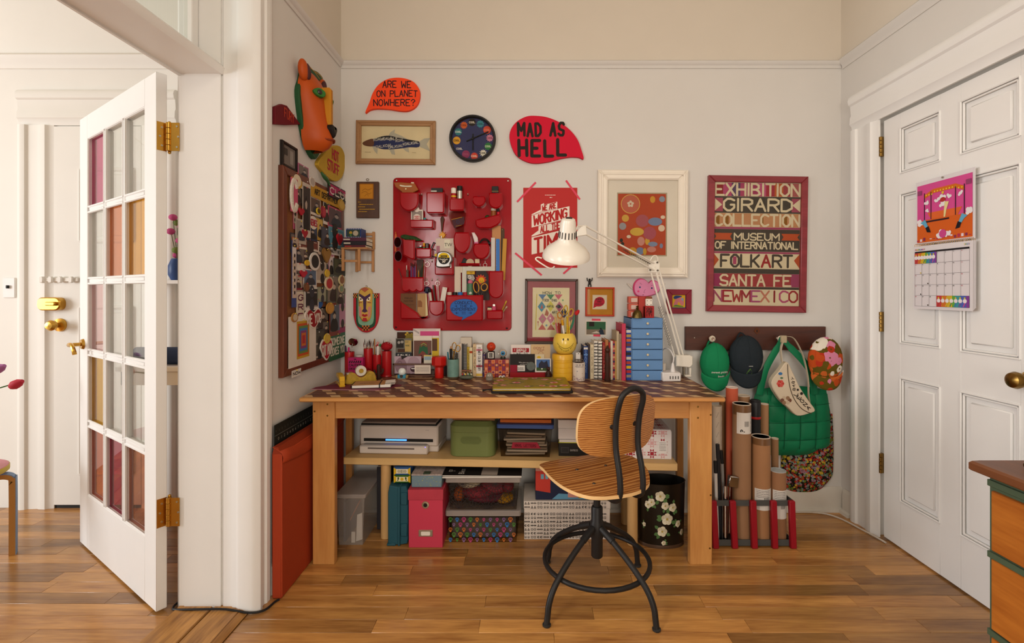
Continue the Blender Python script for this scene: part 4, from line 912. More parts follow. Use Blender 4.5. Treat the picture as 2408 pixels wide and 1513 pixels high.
# leaf, sunglasses
r = OT('leaf_brooch','dark green beaded leaf lying on the left pocket','ornament',UX(430),V6(1220),.03); X = lambda x: (x-430)*k; Y = lambda y: (1220-y)*k
part('leaf',MB().prism(smooth([(X(240),Y(1190)),(X(300),Y(1150)),(X(400),Y(1165)),(X(500),Y(1185)),(X(560),Y(1215)),(X(620),Y(1255)),(X(500),Y(1262)),(X(330),Y(1240))],3),-.008,.008,'y',b=.004),col('#24401a',.4,bump=1,scale=90),r); part('vein',MB().tube([(X(250),-.009,Y(1195)),(X(420),-.0095,Y(1205)),(X(600),-.009,Y(1250))],.0012,5),col('#3a5a24',.4),r)
r = OT('sunglasses','dark red sunglasses hooked over the left pocket','sunglasses',UX(225),V6(1420),.072); X = lambda x: (x-225)*k; Y = lambda y: (1420-y)*k
for cx_,cy_ in ((190,1290),(200,1530)): part('lens',MB().prism(ell(60*k,85*k,20,X(cx_),Y(cy_)),-.004,0,'y',b=.001),glass('#8a2438'),r); m = MB(); m.tube([(X(cx_)+62*k*math.cos(t*.3142),-.002,Y(cy_)+88*k*math.sin(t*.3142)) for t in range(20)],.0018,6,True); part('rim',m,col('#5a0f20',.3),r)
part('bridge',MB().tube([(X(240),-.003,Y(1340)),(X(232),-.005,Y(1410)),(X(240),-.003,Y(1470))],.002,6),col('#5a0f20',.3),r); m = MB(); m.tube(smooth([(X(245),0,Y(1240)),(X(262),.01,Y(1300)),(X(235),.03,Y(1420)),(X(225),.035,Y(1500))],4,False),.002,6); part('temple',m,col('#6a1426',.3),r)
r = OT('orange_ribbon','orange ribbon end at the left edge','ribbon',UX(150),V6(1300),.01); part('ribbon',MB().prism([(-15*k,-150*k),(15*k,-150*k),(22*k,130*k),(5*k,210*k),(-15*k,120*k)],-.002,0,'y'),col('#c8602c',.5),r); part('knot',MB().sph((4*k,-.004,180*k),.004,n=8,m=6),col('#c8602c',.5),r)
# small pocket: lighters and tiny things
r = OT('metal_lighter','steel lighter in the small left pocket','lighter',UX(580),V6(1440),.025); part('case',MB().box(-40*k,40*k,-.008,.008,-60*k,70*k,.002),col('#2a2624',.4),r); part('cap',MB().box(0,40*k,-.0085,.0085,70*k,95*k,.002),col('#c8c4bc',.25,metal=1),r)
r = OT('toy_figure','tiny yellow and green striped toy in the small left pocket','toy',UX(655),V6(1400),.025)
for c_,a,b,w_ in (('#2c7a34',-10,30,24),('#c83020',30,50,22),('#d8a020',50,100,18)): part('band',MB().cyl(w_*k,a*k,b*k,10),col(c_,.5),r)
r = OT('metal_pot','grey metal pot in the small left pocket','cap',UX(710),V6(1420),.025); part('cap',MB().cyl(32*k,0,115*k,14,b=.002),col('#4a4644',.3,metal=.6),r); part('rim',MB().cyl(34*k,70*k,80*k,14),col('#5a5654',.3,metal=.6),r)
# key pouch hooks: black square clip
r = OT('black_clip','black rectangular buckle hanging beside the tape measure','buckle',UX(840),V6(1420),.02,tilt=24); m = MB()
for a,b,c_,d in ((-70,-55,-110,120),(55,70,-110,120),(-70,70,-125,-108),(-70,70,105,122)): m.box(a*k,b*k,-.004,.004,c_*k,d*k,.001)
part('loop',m,M_black,r); part('crossbar',MB().box(-60*k,60*k,-.003,.003,-6*k,8*k,.001),M_black,r)
r = OT('paper_card','printed card behind the tape measure','card',UX(1030),V7(115),.03); part('card',MB().box(-160*k,160*k,-.001,.001,-20*k,330*k),col('#cdbcae',.6),r); p = Pr(); p.rect(-10*k,90*k,160*k,310*k,'#d8d2bc'); p.font('TW',60*k,220*k,60*k,'#3a3430'); p.rect(-150*k,-90*k,40*k,200*k,'#a86a78'); p.build('print',r,loc=(0,-.0012,0))
# tape measure
r = OT('tape_measure','chrome tape measure with yellow and black label','tape measure',UX(1030),V7(300),.062); X = lambda x: (x-1030)*k; Y = lambda y: (300-y)*k
part('case',MB().prism(smooth([(X(900),Y(295)),(X(898),Y(150)),(X(910),Y(60)),(X(960),Y(28)),(X(1060),Y(25)),(X(1130),Y(60)),(X(1165),Y(130)),(X(1165),Y(190)),(X(1135),Y(240)),(X(1130),Y(292))],4),-.03,.002,'y',b=.006),col('#8f8c88',.34,metal=1),r)
p = Pr(); p.disc(X(1027),Y(148),100*k,'#1a1816',1,n=32); p.poly([(X(1027)+98*k*math.cos(t),Y(148)+98*k*math.sin(t)) for t in [math.radians(a) for a in range(8,173,8)]],'#d8b414',2); p.poly(rr(X(970),X(1085),Y(125),Y(92),.003),'#1a1816',3); p.font('STANLEY',X(1028),Y(108),18*k,'#d8b414',w=90*k,l=4)
p.font('PowerLock',X(1025),Y(160),26*k,'#e4dccc',w=140*k,l=4,bold=.02); p.font("30'",X(1028),Y(200),40*k,'#e4dccc',l=4,bold=.03); p.build('label',r,loc=(0,-.0302,0)); part('tape_hook',MB().box(X(1128),X(1150),-.02,-.008,Y(305),Y(250),.001),col('#c9c6c0',.2,metal=1),r)
part('belt_clip',MB().box(X(850),X(900),-.004,.002,Y(105),Y(60),.002),col('#d8b414',.4),r)
# small shelf pocket
r = OT('folded_cloth','black and beige bits in the shallow pocket','cloth',UX(1480),V7(225),.022); part('black_wedge',MB().prism([(-160*k,0),(-110*k,100*k),(-40*k,60*k),(-20*k,0)],-.008,.008,'y',b=.002),M_black,r); part('roll',MB().lathe([(0,-.01),(70*k,-.01),(70*k,.01),(0,.01)],18,(0,0,10*k),axis='y'),col('#b89c80',.5),r); part('tag',MB().box(85*k,165*k,-.003,.003,-10*k,78*k,.001),col('#d8c09c',.6),r)
# steel squares
def lsq(label,x0,y0,w_,h_,t,c,dep):
    r = OT('set_square',label,'square ruler',UX(x0),V7(y0),dep,group='set squares in the big pocket'); part('blade',MB().box(0,t*k,-.0008,.0008,-h_*k,-t*k*.0),col(c,.35,metal=.7 if c[1] == '8' else 0),r); part('arm',MB().box(t*k,w_*k,-.0008,.0008,-t*k*.95,0),col(c,.35,metal=.7 if c[1] == '8' else 0),r)
    p = Pr()
    for i in range(40): p.rect((t-(18 if i % 5 else 30))*k,t*k-.0003,-h_*k+i*h_/40*k,-h_*k+i*h_/40*k+.0004,'#4a423c')
    p.build('markings',r,loc=(0,-.001,0))
lsq('cream plastic set square standing in the big pocket',1200,282,135,560,110,'#c8b8a4',.038); lsq('grey steel set square standing in the big pocket',1335,282,575,560,78,'#8a8276',.034)
# pens in triple pocket
def stick(name,label,cat,x,ytop,ybot,rad,c,dep,tip=None,f=V7,tilt=0,grp=None,tipc=None,n=8):
    r = OT(name,label,cat,UX(x),f(ybot),dep,group=grp,tilt=tilt); L_ = (ybot-ytop)*k; m = MB(); m.cyl(rad,0,L_*.8,n); part('shaft',m,col(c,.4),r)
    m = MB()
    if tip == 'brush': m.cyl(rad*1.15,L_*.8,L_*.9,n); m.lathe([(rad*.9,L_*.9),(rad*1.2,L_*.94),(0,L_)],n)
    elif tip == 'pencil': m.lathe([(rad,L_*.8),(rad*.25,L_*.97),(0,L_)],n)
    else: m.cyl(rad*1.1,L_*.8,L_,n,b=rad*.3)
    part('tip' if tip else 'cap',m,col(tipc or c,.5),r); return r
G = 'pens and brushes in the triple pocket'
for i,(x,a,c,t) in enumerate(((425,205,'#2c5a9c','blue handled'),(450,225,'#8a1c48','magenta handled'),(470,240,'#6a3478','violet handled'),(495,205,'#34589c','steel blue handled'))): stick('paintbrush','%s paintbrush in the triple pocket' % t,'paintbrush',x,a,560,.0022,c,.02+.004*(i % 2),'brush',tipc='#2a1e18',grp=G)
stick('metal_pen','silver pen in the triple pocket','pen',347,262,560,.0022,'#b8b4ac',.02,grp=G,tipc='#d8d4cc'); stick('marker_pen','brown marker barrel in the triple pocket','marker',362,345,560,.006,'#5a4236',.03,grp=G)
stick('pencil','yellow pencil in the triple pocket','pencil',562,335,560,.0028,'#c8861c',.02,'pencil',grp=G,tipc='#c89a60'); stick('pencil','dark green pencil in the triple pocket','pencil',610,225,560,.0026,'#22402c',.024,'pencil',tilt=3,grp=G,tipc='#3a5a3a'); stick('pencil','dark brown pencil in the triple pocket','pencil',632,195,560,.0024,'#7a3418',.03,'pencil',tilt=4,grp=G,tipc='#a8825c'); stick('pencil','black green pencil in the triple pocket','pencil',590,300,560,.0026,'#2c2c1c',.03,'pencil',grp=G,tipc='#4a3a20')
r = OT('glasses_case','brown leather case behind the pencils','case',UX(585),V7(560),.008); part('case',MB().prism(rr(-58*k,60*k,0,402*k,.007),-.003,.003,'y',b=.002),col('#4a2a1e',.5),r); part('flap',MB().prism(rr(-58*k,60*k,300*k,402*k,.007),-.005,-.002,'y'),col('#3f2219',.5),r)
stick('tweezers','thin dark tweezers leaning in the triple pocket','tweezers',270,305,520,.0018,'#3a322c',.02,tilt=-18,grp=G)
for x,y,rr_ in ((715,240,42),(710,580,38),(900,580,40),(1745,252,32)):
    r = OT('key_ring','steel split ring on the hook %s' % {715: 'right of the pencils',710: 'above the blue glass fob',900: 'above the pliers cup',1745: 'left of the rulers'}[x],'ring',UX(x),V7(y),.014,group='split rings on the organiser hooks'); m = MB(); m.tube([(rr_*k*math.cos(t*.314),0,rr_*k*math.sin(t*.314)) for t in range(20)],.0011,6,True); part('ring',m,col('#b8b0a4',.25,metal=1),r); part('clasp',MB().box(-.002,.002,-.002,.002,rr_*k,rr_*k+.003,.0005),col('#b8b0a4',.25,metal=1),r)
r = OT('glass_fob','clear blue glass key fob on a ring','key fob',UX(715),V7(700),.016); part('disc',MB().sph((0,0,0),62*k,.006,62*k),glass('#a8b8d8'),r); part('chain',MB().tube([(0,0,60*k),(-4*k,-.001,80*k)],.001,5),col('#b8b0a4',.25,metal=1),r); part('photo',MB().box(-40*k,40*k,-.001,.001,-30*k,35*k),col('#8a8468',.5),r)
# lower cup tools
G = 'tools in the lower cup pocket'
stick('marker_pen','black marker with white barrel in the lower cup','marker',795,680,1000,.0075,'#c8bfb4',.03,tilt=-8,grp=G,tipc='#141210'); stick('utility_knife','grey flat file in the lower cup','tool',862,615,1000,.0045,'#4a423c',.025,tilt=-6,grp=G,tipc='#5a524a'); stick('hook_tool','thin steel hook tool in the lower cup','tool',930,580,1000,.002,'#b8aca0',.025,tilt=-4,grp=G,tipc='#c8beb2')
r = OT('metal_ruler','short steel ruler leaning right in the lower cup','ruler',UX(975),V7(960),.03,tilt=10); part('strip',MB().box(-42*k,42*k,-.001,.001,-50*k,310*k,.0004),col('#a89c90',.35,metal=.5),r); part('hole',MB().cyl(.002,-.0014,-.0009,8,(20*k,285*k),axis='y'),M_black,r)
# big pocket: markers, can, badge, scissors, playing card
G = 'marker caps in the big pocket'
for x,c,t in ((1110,'#c8b8a8','cream'),(1208,'#1e1a18','black'),(1300,'#2c6cb0','blue'),(1392,'#a01828','red')): r = can('marker','%s marker cap showing above the big pocket' % t,x-40,x+40,742,980,800,'#c8beb4',c,V7,.045); r['group'] = G
r = OT('clear_jar','small jar of green putty with pink lid in the big pocket','jar',UX(1480),V7(900),.046); part('body',MB().cyl(58*k,0,310*k,18,b=.002),col('#4a7458',.35),r); part('lid',MB().sph((0,0,330*k),45*k,n=14,m=8),col('#c86480',.5),r); p = Pr(); p.fn = lambda u,v,l: (60*k*math.sin(u/(60*k)),-60*k*math.cos(u/(60*k))-l*.0002,v); p.font('ab',10*k,150*k,38*k,'#e0dcd0',bold=.03); p.build('lettering',r)
r = OT('black_card_pack','black and yellow printed pack in the big pocket','box',UX(1485),V7(880),.022); part('pack',MB().box(-78*k,80*k,-.002,.006,0,515*k,.001),col('#2a2228',.5),r); p = Pr(); p.rect(-75*k,75*k,455*k,512*k,'#c89c20'); p.font('100',10*k,482*k,26*k,'#2a1c10')
for i in range(5): p.line([((-50+i*22)*k,440*k),((30+i*10)*k,(300+i*20)*k)],9*k,'#ddd6cc',2)
p.ring(-20*k,405*k,28*k,8*k,'#ddd6cc',3); p.build('print',r,loc=(0,-.0022,0))
r = OT('sun_badge','smiling red and yellow sun on dark card in the big pocket','card',UX(1690),V7(880),.018); part('card',MB().prism([(-110*k,0),(130*k,0),(120*k,420*k),(60*k,520*k),(-110*k,510*k)],-.001,.001,'y'),col('#2c1c18',.5),r); p = Pr(); p.poly(star(12,105*k,72*k,-20*k,355*k),'#c8401c',1); p.disc(-12*k,350*k,52*k,'#d8a41c',2); p.disc(-30*k,340*k,5*k,'#241410',3); p.disc(8*k,345*k,5*k,'#241410',3); p.line([(-25*k,325*k),(-8*k,318*k),(10*k,326*k)],4*k,'#241410',3); p.build('print',r,loc=(0,-.0012,0))
r = OT('scissors','grey and orange handled scissors in the big pocket','scissors',UX(1660),V7(900),.064); X = lambda x: (x-1660)*k; Y = lambda y: (900-y)*k
for nm,cx_,cy_,rx_,ry_,a in (('handle',1588,655,45,92,8),('handle',1728,655,52,62,-12)):
    m = MB(); ca,sa = math.cos(math.radians(a)),math.sin(math.radians(a)); m.tube([(X(cx_)+rx_*k*math.cos(t*.2618)*ca-ry_*k*math.sin(t*.2618)*sa,0,Y(cy_)+rx_*k*math.cos(t*.2618)*sa+ry_*k*math.sin(t*.2618)*ca) for t in range(24)],.0028,8,True); o = part(nm,m,col('#c88a34',.45),r)
    m = MB(); m.tube([(X(cx_)+(rx_+16)*k*math.cos(t*.2618)*ca-(ry_+16)*k*math.sin(t*.2618)*sa,.001,Y(cy_)+(rx_+16)*k*math.cos(t*.2618)*sa+(ry_+16)*k*math.sin(t*.2618)*ca) for t in range(24)],.0026,8,True); part('grip',m,col('#3c3836',.5),o)
m = MB(); m.tube([(X(1610),0,Y(735)),(X(1650),0,Y(800)),(X(1665),0,Y(900))],.004,8); m.tube([(X(1700),.003,Y(720)),(X(1670),.003,Y(800)),(X(1660),.003,Y(900))],.004,8); part('shank',m,col('#3c3836',.5),r)
# right small pocket
r = OT('matchbook','cream matchbook in the lower right pocket','matchbook',UX(1825),V7(1110),.025); part('book',MB().box(-36*k,36*k,-.004,.004,-30*k,95*k,.001),col('#dcc8a0',.6),r); p = Pr(); p.font('NOTES',0,62*k,18*k,'#2c1c14',w=58*k); p.build('print',r,loc=(0,-.0042,0)); part('strike_strip',MB().box(-36*k,36*k,-.0045,.0035,92*k,112*k,.001),col('#2a2220',.6),r)
r = OT('pink_lighter','pink lighter with steel top in the lower right pocket','lighter',UX(1902),V7(1110),.025); part('body',MB().box(-34*k,34*k,-.006,.006,-30*k,120*k,.003),col('#b8385c',.35),r); part('top',MB().prism([(-20*k,118*k),(25*k,118*k),(22*k,150*k),(0,165*k),(-22*k,150*k)],-.004,.004,'y',b=.001),col('#b8b4ac',.25,metal=1),r)
G = 'brass tubes in the lower right pocket'
stick('brass_tube','longer brass pen leaning in the lower right pocket','pen',2020,870,1130,.0038,'#a8821c',.02,tilt=24,grp=G,tipc='#c8a43c'); stick('brass_tube','shorter brass pen leaning in the lower right pocket','pen',2035,960,1130,.0032,'#98885c',.028,tilt=36,grp=G,tipc='#c8c0a4')
# notebooks
r = OT('field_notebook','brown pocket notebook reading FIELD NOTES','notebook',UX(390),V7(1160),.022); part('cover',MB().prism(rr(-145*k,130*k,0,395*k,.003),-.004,.001,'y'),col('#6a4428',.6),r); part('page_edge',MB().box(130*k,140*k,-.0035,.0005,2*k,393*k),col('#8a8078',.6),r); p = Pr(); p.font('FIELD',-5*k,312*k,28*k,'#2a1a10',w=135*k); p.font('NOTES',-5*k,262*k,28*k,'#2a1a10',w=165*k); p.scribble(-60*k,90*k,200*k,3*k,'#3a2616',2,2,.003); p.build('lettering',r,loc=(0,-.0042,0))
r = OT('kraft_notebook','kraft notebook with pocket tab beside the field notebook','notebook',UX(615),V7(1170),.015); part('cover',MB().prism(rr(-75*k,70*k,0,405*k,.003),-.002,.001,'y'),col('#b08a5c',.6),r); p = Pr(); p.poly([(-65*k,165*k),(10*k,165*k),(10*k,250*k),(-15*k,282*k),(-65*k,282*k)],'#8a5a38',1); p.build('tab',r,loc=(0,-.0022,0)); part('page_edge',MB().prism([(70*k,0),(112*k,20*k),(85*k,410*k),(70*k,405*k)],-.001,.0015,'y'),col('#d8cc9c',.7),r)
# ================================================================ desk, bench and swivel chair
M_pine = wood('desk_pine_x','#ad7038','#cf9856','x',1.0,.35,.8,coat=.15)
M_pinez = wood('desk_pine_z','#ad7038','#cf9856','z',1.0,.35,.8,coat=.15)
M_lpine = wood('pale_pine','#c29a5e','#d8b47a','x',1.2,.5,.7)
M_lpinez = wood('pale_pine_leg','#b98c54','#d2aa72','z',1.2,.5,.7)
DX0,DX1,DY0,DY1 = -.998,.873,2.104,2.695
dk = thing('desk','long pine work table with parquet patterned top','desk',(0,0,0))
part('tabletop',MB().box(DX0,DX1,DY0,DY1,.754,TZ,.005),M_pine,dk)
p = Pr(); p.fn = lambda u,v,l: (u,v,TZ+.0002+l*.00015); a,b,c_,d_ = DX0+.012,DX1-.006,DY0+.012,DY1-.004
p.rect(a,b,c_,d_,'#5c3524',0); rn = random.Random(2); cw,rh = .123,.0605; j = 0; y = c_
def cl(P): return [(min(max(u,a),b),min(max(v,c_),d_)) for u,v in P]
while y < d_:
    sh = (j*.64 % 1)*cw
    for i in range(-1,17):
        x = a+i*cw+sh; e = rh*.55; t = y+rh
        if x > b: break
        p.poly(cl([(x+.045,y),(x+cw,y),(x+cw-e*.5,t),(x+.03,t)]),rn.choice(('#6b4030','#5a3424','#7a4c34','#643a28')),1)
        p.poly(cl([(x+.004,y),(x+.046,y),(x+.024,t*.68+y*.32),(x-.018,t*.62+y*.38)]),'#c8a478',2)
        p.poly(cl([(x+.046,y),(x+.024,y+rh*.68),(x-.018,y+rh*.66),(x-.02,t),(x+.04,t),(x+.075,y+rh*.55)]),rn.choice(('#7d5038','#6a3f2b')),2)
        p.poly(cl([(x-.018,y+rh*.64),(x+.024,y+rh*.67),(x+.085,y+rh*.76),(x+.02,y+rh*.86)]),'#2a1a14',3)
    y += rh; j += 1
p.build('tabletop_covering',dk,label='parquet patterned covering',rough=.4)
for nm,x0,x1,y0,y1 in (('leg',-.970,-.870,2.178,2.212),('leg',.741,.842,2.178,2.212),('leg',-.970,-.936,2.575,2.609),('leg',.808,.842,2.575,2.609)):
    o = part(nm,MB().box(x0,x1,y0,y1,0,.7535,.003),M_pinez,dk)
    if y0 > 2.4: continue
    s = x0 if x0 < 0 else x1-.034
    part('leg_return',MB().box(s,s+.034,y1 if y0 < 2.4 else y0-.075,y1+.075 if y0 < 2.4 else y0,0,.7535,.003),M_pinez,o)
for px,py in ((770,951),(740,968),(770,978),(1641,957),(1671,976),(1641,983),(1671,1165),(1669,1290)):
    X_,_,Z_ = PT(px,py,2.178); part('screw',MB().lathe([(0,-.0015),(.0042,-.001),(.0046,.001)],10,(X_,2.178,Z_),axis='y'),M_dbrass,dk)
part('apron',MB().box(-.872,.743,2.192,2.212,.660,.7535,.002),M_pine,dk); part('apron',MB().box(-.872,.743,2.58,2.60,.660,.7535,.002),M_pine,dk)
for x in (-.968,.820): part('side_apron',MB().box(x,x+.02,2.288,2.498,.660,.7535,.002),M_pine,dk)
# --- low bench under the desk
bn = thing('bench','low pale pine bench used as a shelf under the desk','bench',(-.915,2.40,0),-3.1); BZ = .412; BD = .30
part('bench_top',MB().box(0,1.645,0,BD,BZ-.037,BZ,.003),M_lpine,bn)
for x,y in ((.205,.035),(1.435,.035),(.205,.25),(1.435,.25)): part('leg',MB().cyl(.0255,.0,BZ-.037,18,(x,y),b=.002),M_lpinez,bn)
def BEN(px,py):     # point on the bench top seen at a pixel
    d = F*(H-BZ)/(py-CY); return ((px-CX)/F*d,d,BZ)
# --- swivel chair
CC = Vector((.288,1.975)); ca,sa = math.cos(math.radians(27)),math.sin(math.radians(27))
ch = thing('swivel_chair','industrial swivel chair with pine ply seat and black tube frame','chair',(CC.x,CC.y,0),27)
M_ply = wood('chair_ply','#8a4f1e','#c18748','x',1.25,.38,.8,rings=('Y',1.3),dist=9,coat=.2)
M_plyv = wood('chair_ply_back','#8a4f1e','#c08546','x',1.4,.38,.7,rings=('Z',3.2),dist=5,coat=.2)
M_edge = col('#d9b27c',.5); M_blk = col('#211f1e',.42,noise=.1)
def toloc(px,py,z):
    d = F*(H-z)/(py-CY); x,y = (px-CX)/F*d-CC.x,d-CC.y; return (x*ca+y*sa,-x*sa+y*ca)
out = smooth([toloc(1140+x/2.522,900+y/2.522,.497) for x,y in ((328,483),(420,452),(600,426),(760,428),(880,452),(955,510),(978,570),(965,615),(900,652),(780,676),(650,682),(560,664),(470,625),(400,573),(348,515))],4)
cx_,cy_ = sum(p_[0] for p_ in out)/len(out),sum(p_[1] for p_ in out)/len(out)
def dish(out,fn,th,name,mats,par):
    m = MB(); n = len(out); rings = [.0,.2,.4,.6,.8,.93,1.0]; V = []; Fc = []
    for k in rings:
        for u,v in out: V.append(fn(u*k,v*k,0))
    for k in rings:
        for u,v in out: V.append(fn(u*k,v*k,th))
    N_ = len(rings)*n
    for side in (0,1):
        for r_ in range(len(rings)-1):
            for i in range(n): q = (i+1) % n; b0 = side*N_; Fc.append([b0+r_*n+i,b0+r_*n+q,b0+(r_+1)*n+q,b0+(r_+1)*n+i])
    m.add(V,Fc); m.m = 1
    e0 = (len(rings)-1)*n; m.f += [[e0+i,e0+(i+1) % n,N_+e0+(i+1) % n,N_+e0+i] for i in range(n)]; m.mi += [1]*n
    o = part(name,m,mats,par); bm = bmesh.new(); bm.from_mesh(o.data); bmesh.ops.remove_doubles(bm,verts=bm.verts,dist=1e-5); bmesh.ops.recalc_face_normals(bm,faces=bm.faces); bm.to_mesh(o.data); bm.free(); return o
rel = [(u-cx_,v-cy_) for u,v in out]
st = dish(rel,lambda u,v,t: (cx_+u,cy_+v,.497+.12*u*u-.45*max(0,v-.12)**2+.25*max(0,-v-.1)**2-t),.013,'seat',[M_ply,M_edge],ch)
for x,y in ((547,516),(717,492),(813,572),(648,599)):
    u,v = toloc(1140+x/2.522,900+y/2.522,.498); part('seat_bolt',MB().lathe([(0,.0015),(.006,.001),(.0075,-.002)],12,(u,v,.4985)),col('#4a4642',.3,metal=.8),st)
n = 40; se = []
for i in range(n):
    t = 2*math.pi*i/n; c0,s0 = math.cos(t),math.sin(t); se.append((.183*math.copysign(abs(c0)**.62,c0),.112*math.copysign(abs(s0)**.62,s0)*(1 if s0 > 0 else 1.05)))
BY,BZc = -.165,.735
bk = dish(se,lambda u,v,t: (u,BY+1.1*u*u-.12*v-t,BZc+v),.013,'backrest',[M_plyv,M_edge],ch)
tb = MB(); w_ = .053
Pth = [(-w_,.03,.468),(-w_,-.13,.462),(-w_,-.195,.466),(-w_,-.222,.50),(-w_,-.218,.57),(-w_*.98,-.196,.66),(-w_*1.02,-.200,.76),(-w_*1.02,-.222,.835),(-w_*.75,-.230,.868),(0,-.234,.884)]
Pth = Pth+[(-x,y,z) for x,y,z in Pth[:-1]][::-1]
tb.tube(smooth(Pth,6,False),.0112,12); part('back_tube',tb,M_blk,ch)
for s in (-1,1): m = MB(); m.tube([(s*w_,-.197,.735),(s*w_,-.172,.735)],.0075,10); m.sph((s*w_,-.172,.735),.011,.006,.011,10,6); part('back_bolt',m,M_blk,bk)
part('seat_bracket',MB().box(-.075,.075,-.13,.10,.462,.480,.006),M_blk,ch)
hx,hy = 0.002,0
part('spindle',MB().cyl(.0145,.30,.466,16,(hx,hy)),M_blk,ch)
part('column',MB().lathe([(.0205,.150),(.0235,.154),(.0235,.225),(.029,.238),(.029,.292),(.0235,.302),(.0235,.352),(.020,.358)],20,(hx,hy,0)),M_blk,ch)
for a_,L_ in ((222.5,.289),(-49.4,.288),(131,.294),(42,.288)):
    a_ = math.radians(a_-27); c0,s0 = math.cos(a_),math.sin(a_)
    P_ = smooth([(.02,.276),(.07,.252),(.15,.205),(.215,.158),(.255,.118),(.277,.075),(.284,.035),(L_,.008)],4,False)
    lg = part('leg',MB().tube([(r_*c0,r_*s0,z) for r_,z in P_],.0115,12),M_blk,ch)
    part('sleeve',MB().tube([(.026*c0,.026*s0,.274),(.085*c0,.085*s0,.245)],.0145,12),M_blk,lg)
    part('foot',MB().lathe([(.013,0),(.016,.003),(.016,.008),(.012,.011)],14,(L_*c0,L_*s0,0)),col('#2a2826',.35),lg)
part('foot_ring',MB().tube([(.213*math.cos(2*math.pi*i/40),.213*math.sin(2*math.pi*i/40),.142) for i in range(40)],.0095,10,True),M_blk,ch)
# ================================================================ things on the desk
def TT(name,label,cat,px,py,rz=0,group=None,z=0):
    if 886.5 <= py <= 904.6 and name not in ('stapler','tape_dispenser'): py -= 6
    d = TD(py); r = thing(name,label,cat,((px-CX)/F*d,d,TZ+.0009+z),rz,group); return r,d/F
def rod(r,name,x,y,z0,z1,rad,c,tx=0,ty=0,**k):
    return part(name,MB().tube([(x,y,z0),(x+tx,y+ty,z1)],rad,8),col(c,k.get('rough',.45),metal=k.get('metal',0)),r)
ORD = 'first second third fourth fifth sixth seventh eighth ninth tenth eleventh twelfth'.split()
M_redc = col('#a8141a',.28,noise=.03)
def redcup(label,px,wpx,top,base):
    r,K = TT('desk_tidy_cup',label,'pen cup',px,base,group='glossy red desk tidy cups'); R_ = wpx/2*K; h_ = (base-top)*K
    part('cup',MB().lathe([(R_*.96,0),(R_,.003),(R_,h_),(R_-.003,h_),(R_-.003,.006),(0,.006)],24),M_redc,r)
    part('foot_ring',MB().lathe([(R_*1.06,0),(R_*1.06,.006),(R_,.008),(R_*.9,0)],24),M_redc,r); return r,R_,h_,K
def loose(name,label,cat,root,x,y,z0,z1,rad,c,tx=0,ty=0,tip=None,tipc=None,grp=None):
    """a pen or brush standing in a cup: its own thing"""
    L_ = root.location; r = thing(name,label,cat,(L_[0]+x,L_[1]+y,L_[2]+z0),group=grp); h_ = z1-z0
    a = (tx*.82,ty*.82,h_*.82); part('shaft',MB().tube([(0,0,0),a],rad,8),col(c,.4),r)
    m = MB(); e = (tx,ty,h_)
    m.tube([a,(tx*.92,ty*.92,h_*.92),e],[rad*1.1,rad*(1.5 if tip == 'brush' else 1.1),rad*.25 if tip else rad],8); part('bristles' if tip == 'brush' else 'tip',m,col(tipc or c,.6),r); return r
r,R_,h_,K = redcup('red cup holding pink pens and a small round mirror',822,22,828,884)
loose('marker','magenta marker in the cup with the round mirror','marker',r,-.004,-.006,.02,h_+.025,.005,'#b81c64',.002); loose('marker','purple marker in the cup with the round mirror','marker',r,-.012,.004,.02,h_+.033,.0045,'#3c1c3c',-.012)
mr = thing('round_mirror','small round mirror on a stem in the red cup','mirror',(r.location[0]+.008,r.location[1],r.location[2]+.01)); part('stem',MB().tube([(0,0,0),(.006,0,h_+.022)],.0022,8),col('#b8b4ac',.2,metal=1),mr)
part('disc',MB().lathe([(0,-.003),(.0245,-.003),(.026,0),(.0245,.003),(0,.003)],24,axis='y'),col('#c9c5bd',.08,metal=1),mr,loc=(.012,0,h_+.044),rot=(.5,0,.2)); part('finial',MB().sph((.006,0,h_+.02),.005,n=10,m=6),col('#b8b4ac',.2,metal=1),mr)
# caution box, white roll
r,K = TT('caution_box','magenta box printed CAUTION with hazard stripes','box',836,896); h_ = 48*K
part('carton',MB().box(-17*K,18*K,-.005,.03,0,h_,.001),col('#a81c5c',.5),r); p = Pr()
for i in range(6): x = (-15+i*5)*K; p.poly([(x,h_*.74),(x+3*K,h_*.74),(x+5*K,h_*.86),(x+2*K,h_*.86)],'#2a1420')
p.text('CAUTION',0,h_*.64,5*K,'#2a1420',w=28*K,th=.24); p.text('DESIGN',-2*K,h_*.47,4*K,'#2a1420',w=22*K,th=.24); p.disc(0,h_*.93,3*K,'#2a1420',ry=1.2*K); p.build('print',r,loc=(0,-.0053,0))
r,K = TT('tape_roll','white roll standing behind the caution box','roll',845,886.2); part('roll',MB().lathe([(.007,0),(.02,0),(.02,.118),(.007,.118),(.007,0)],20),col('#b8b0a8',.5),r); part('core',MB().lathe([(.005,.002),(.007,.002),(.007,.116),(.005,.116),(.005,.002)],16),col('#8a6a48',.7),r)
# stapler
r,K = TT('stapler','yellow metal stapler at the left end of the desk','stapler',797,901,-62); M_yel = col('#c99a18',.3)
part('base',MB().box(-.006,.135,-.0135,.0135,0,.012,.003),M_yel,r); part('arm',MB().prism([(-.008,.036),(.0,.052),(.06,.056),(.12,.05),(.135,.03),(.12,.028),(0,.032)],-.013,.013,'y',b=.003,b2=.003),M_yel,r); part('anvil',MB().box(-.004,.03,-.008,.008,.012,.015),col('#b8b4ac',.3,metal=1),r); part('magazine',MB().box(-.004,.12,-.007,.007,.022,.032,.001),col('#8a8680',.3,metal=1),r); part('hinge',MB().box(.108,.132,-.012,.012,.010,.034,.002),M_yel,r)
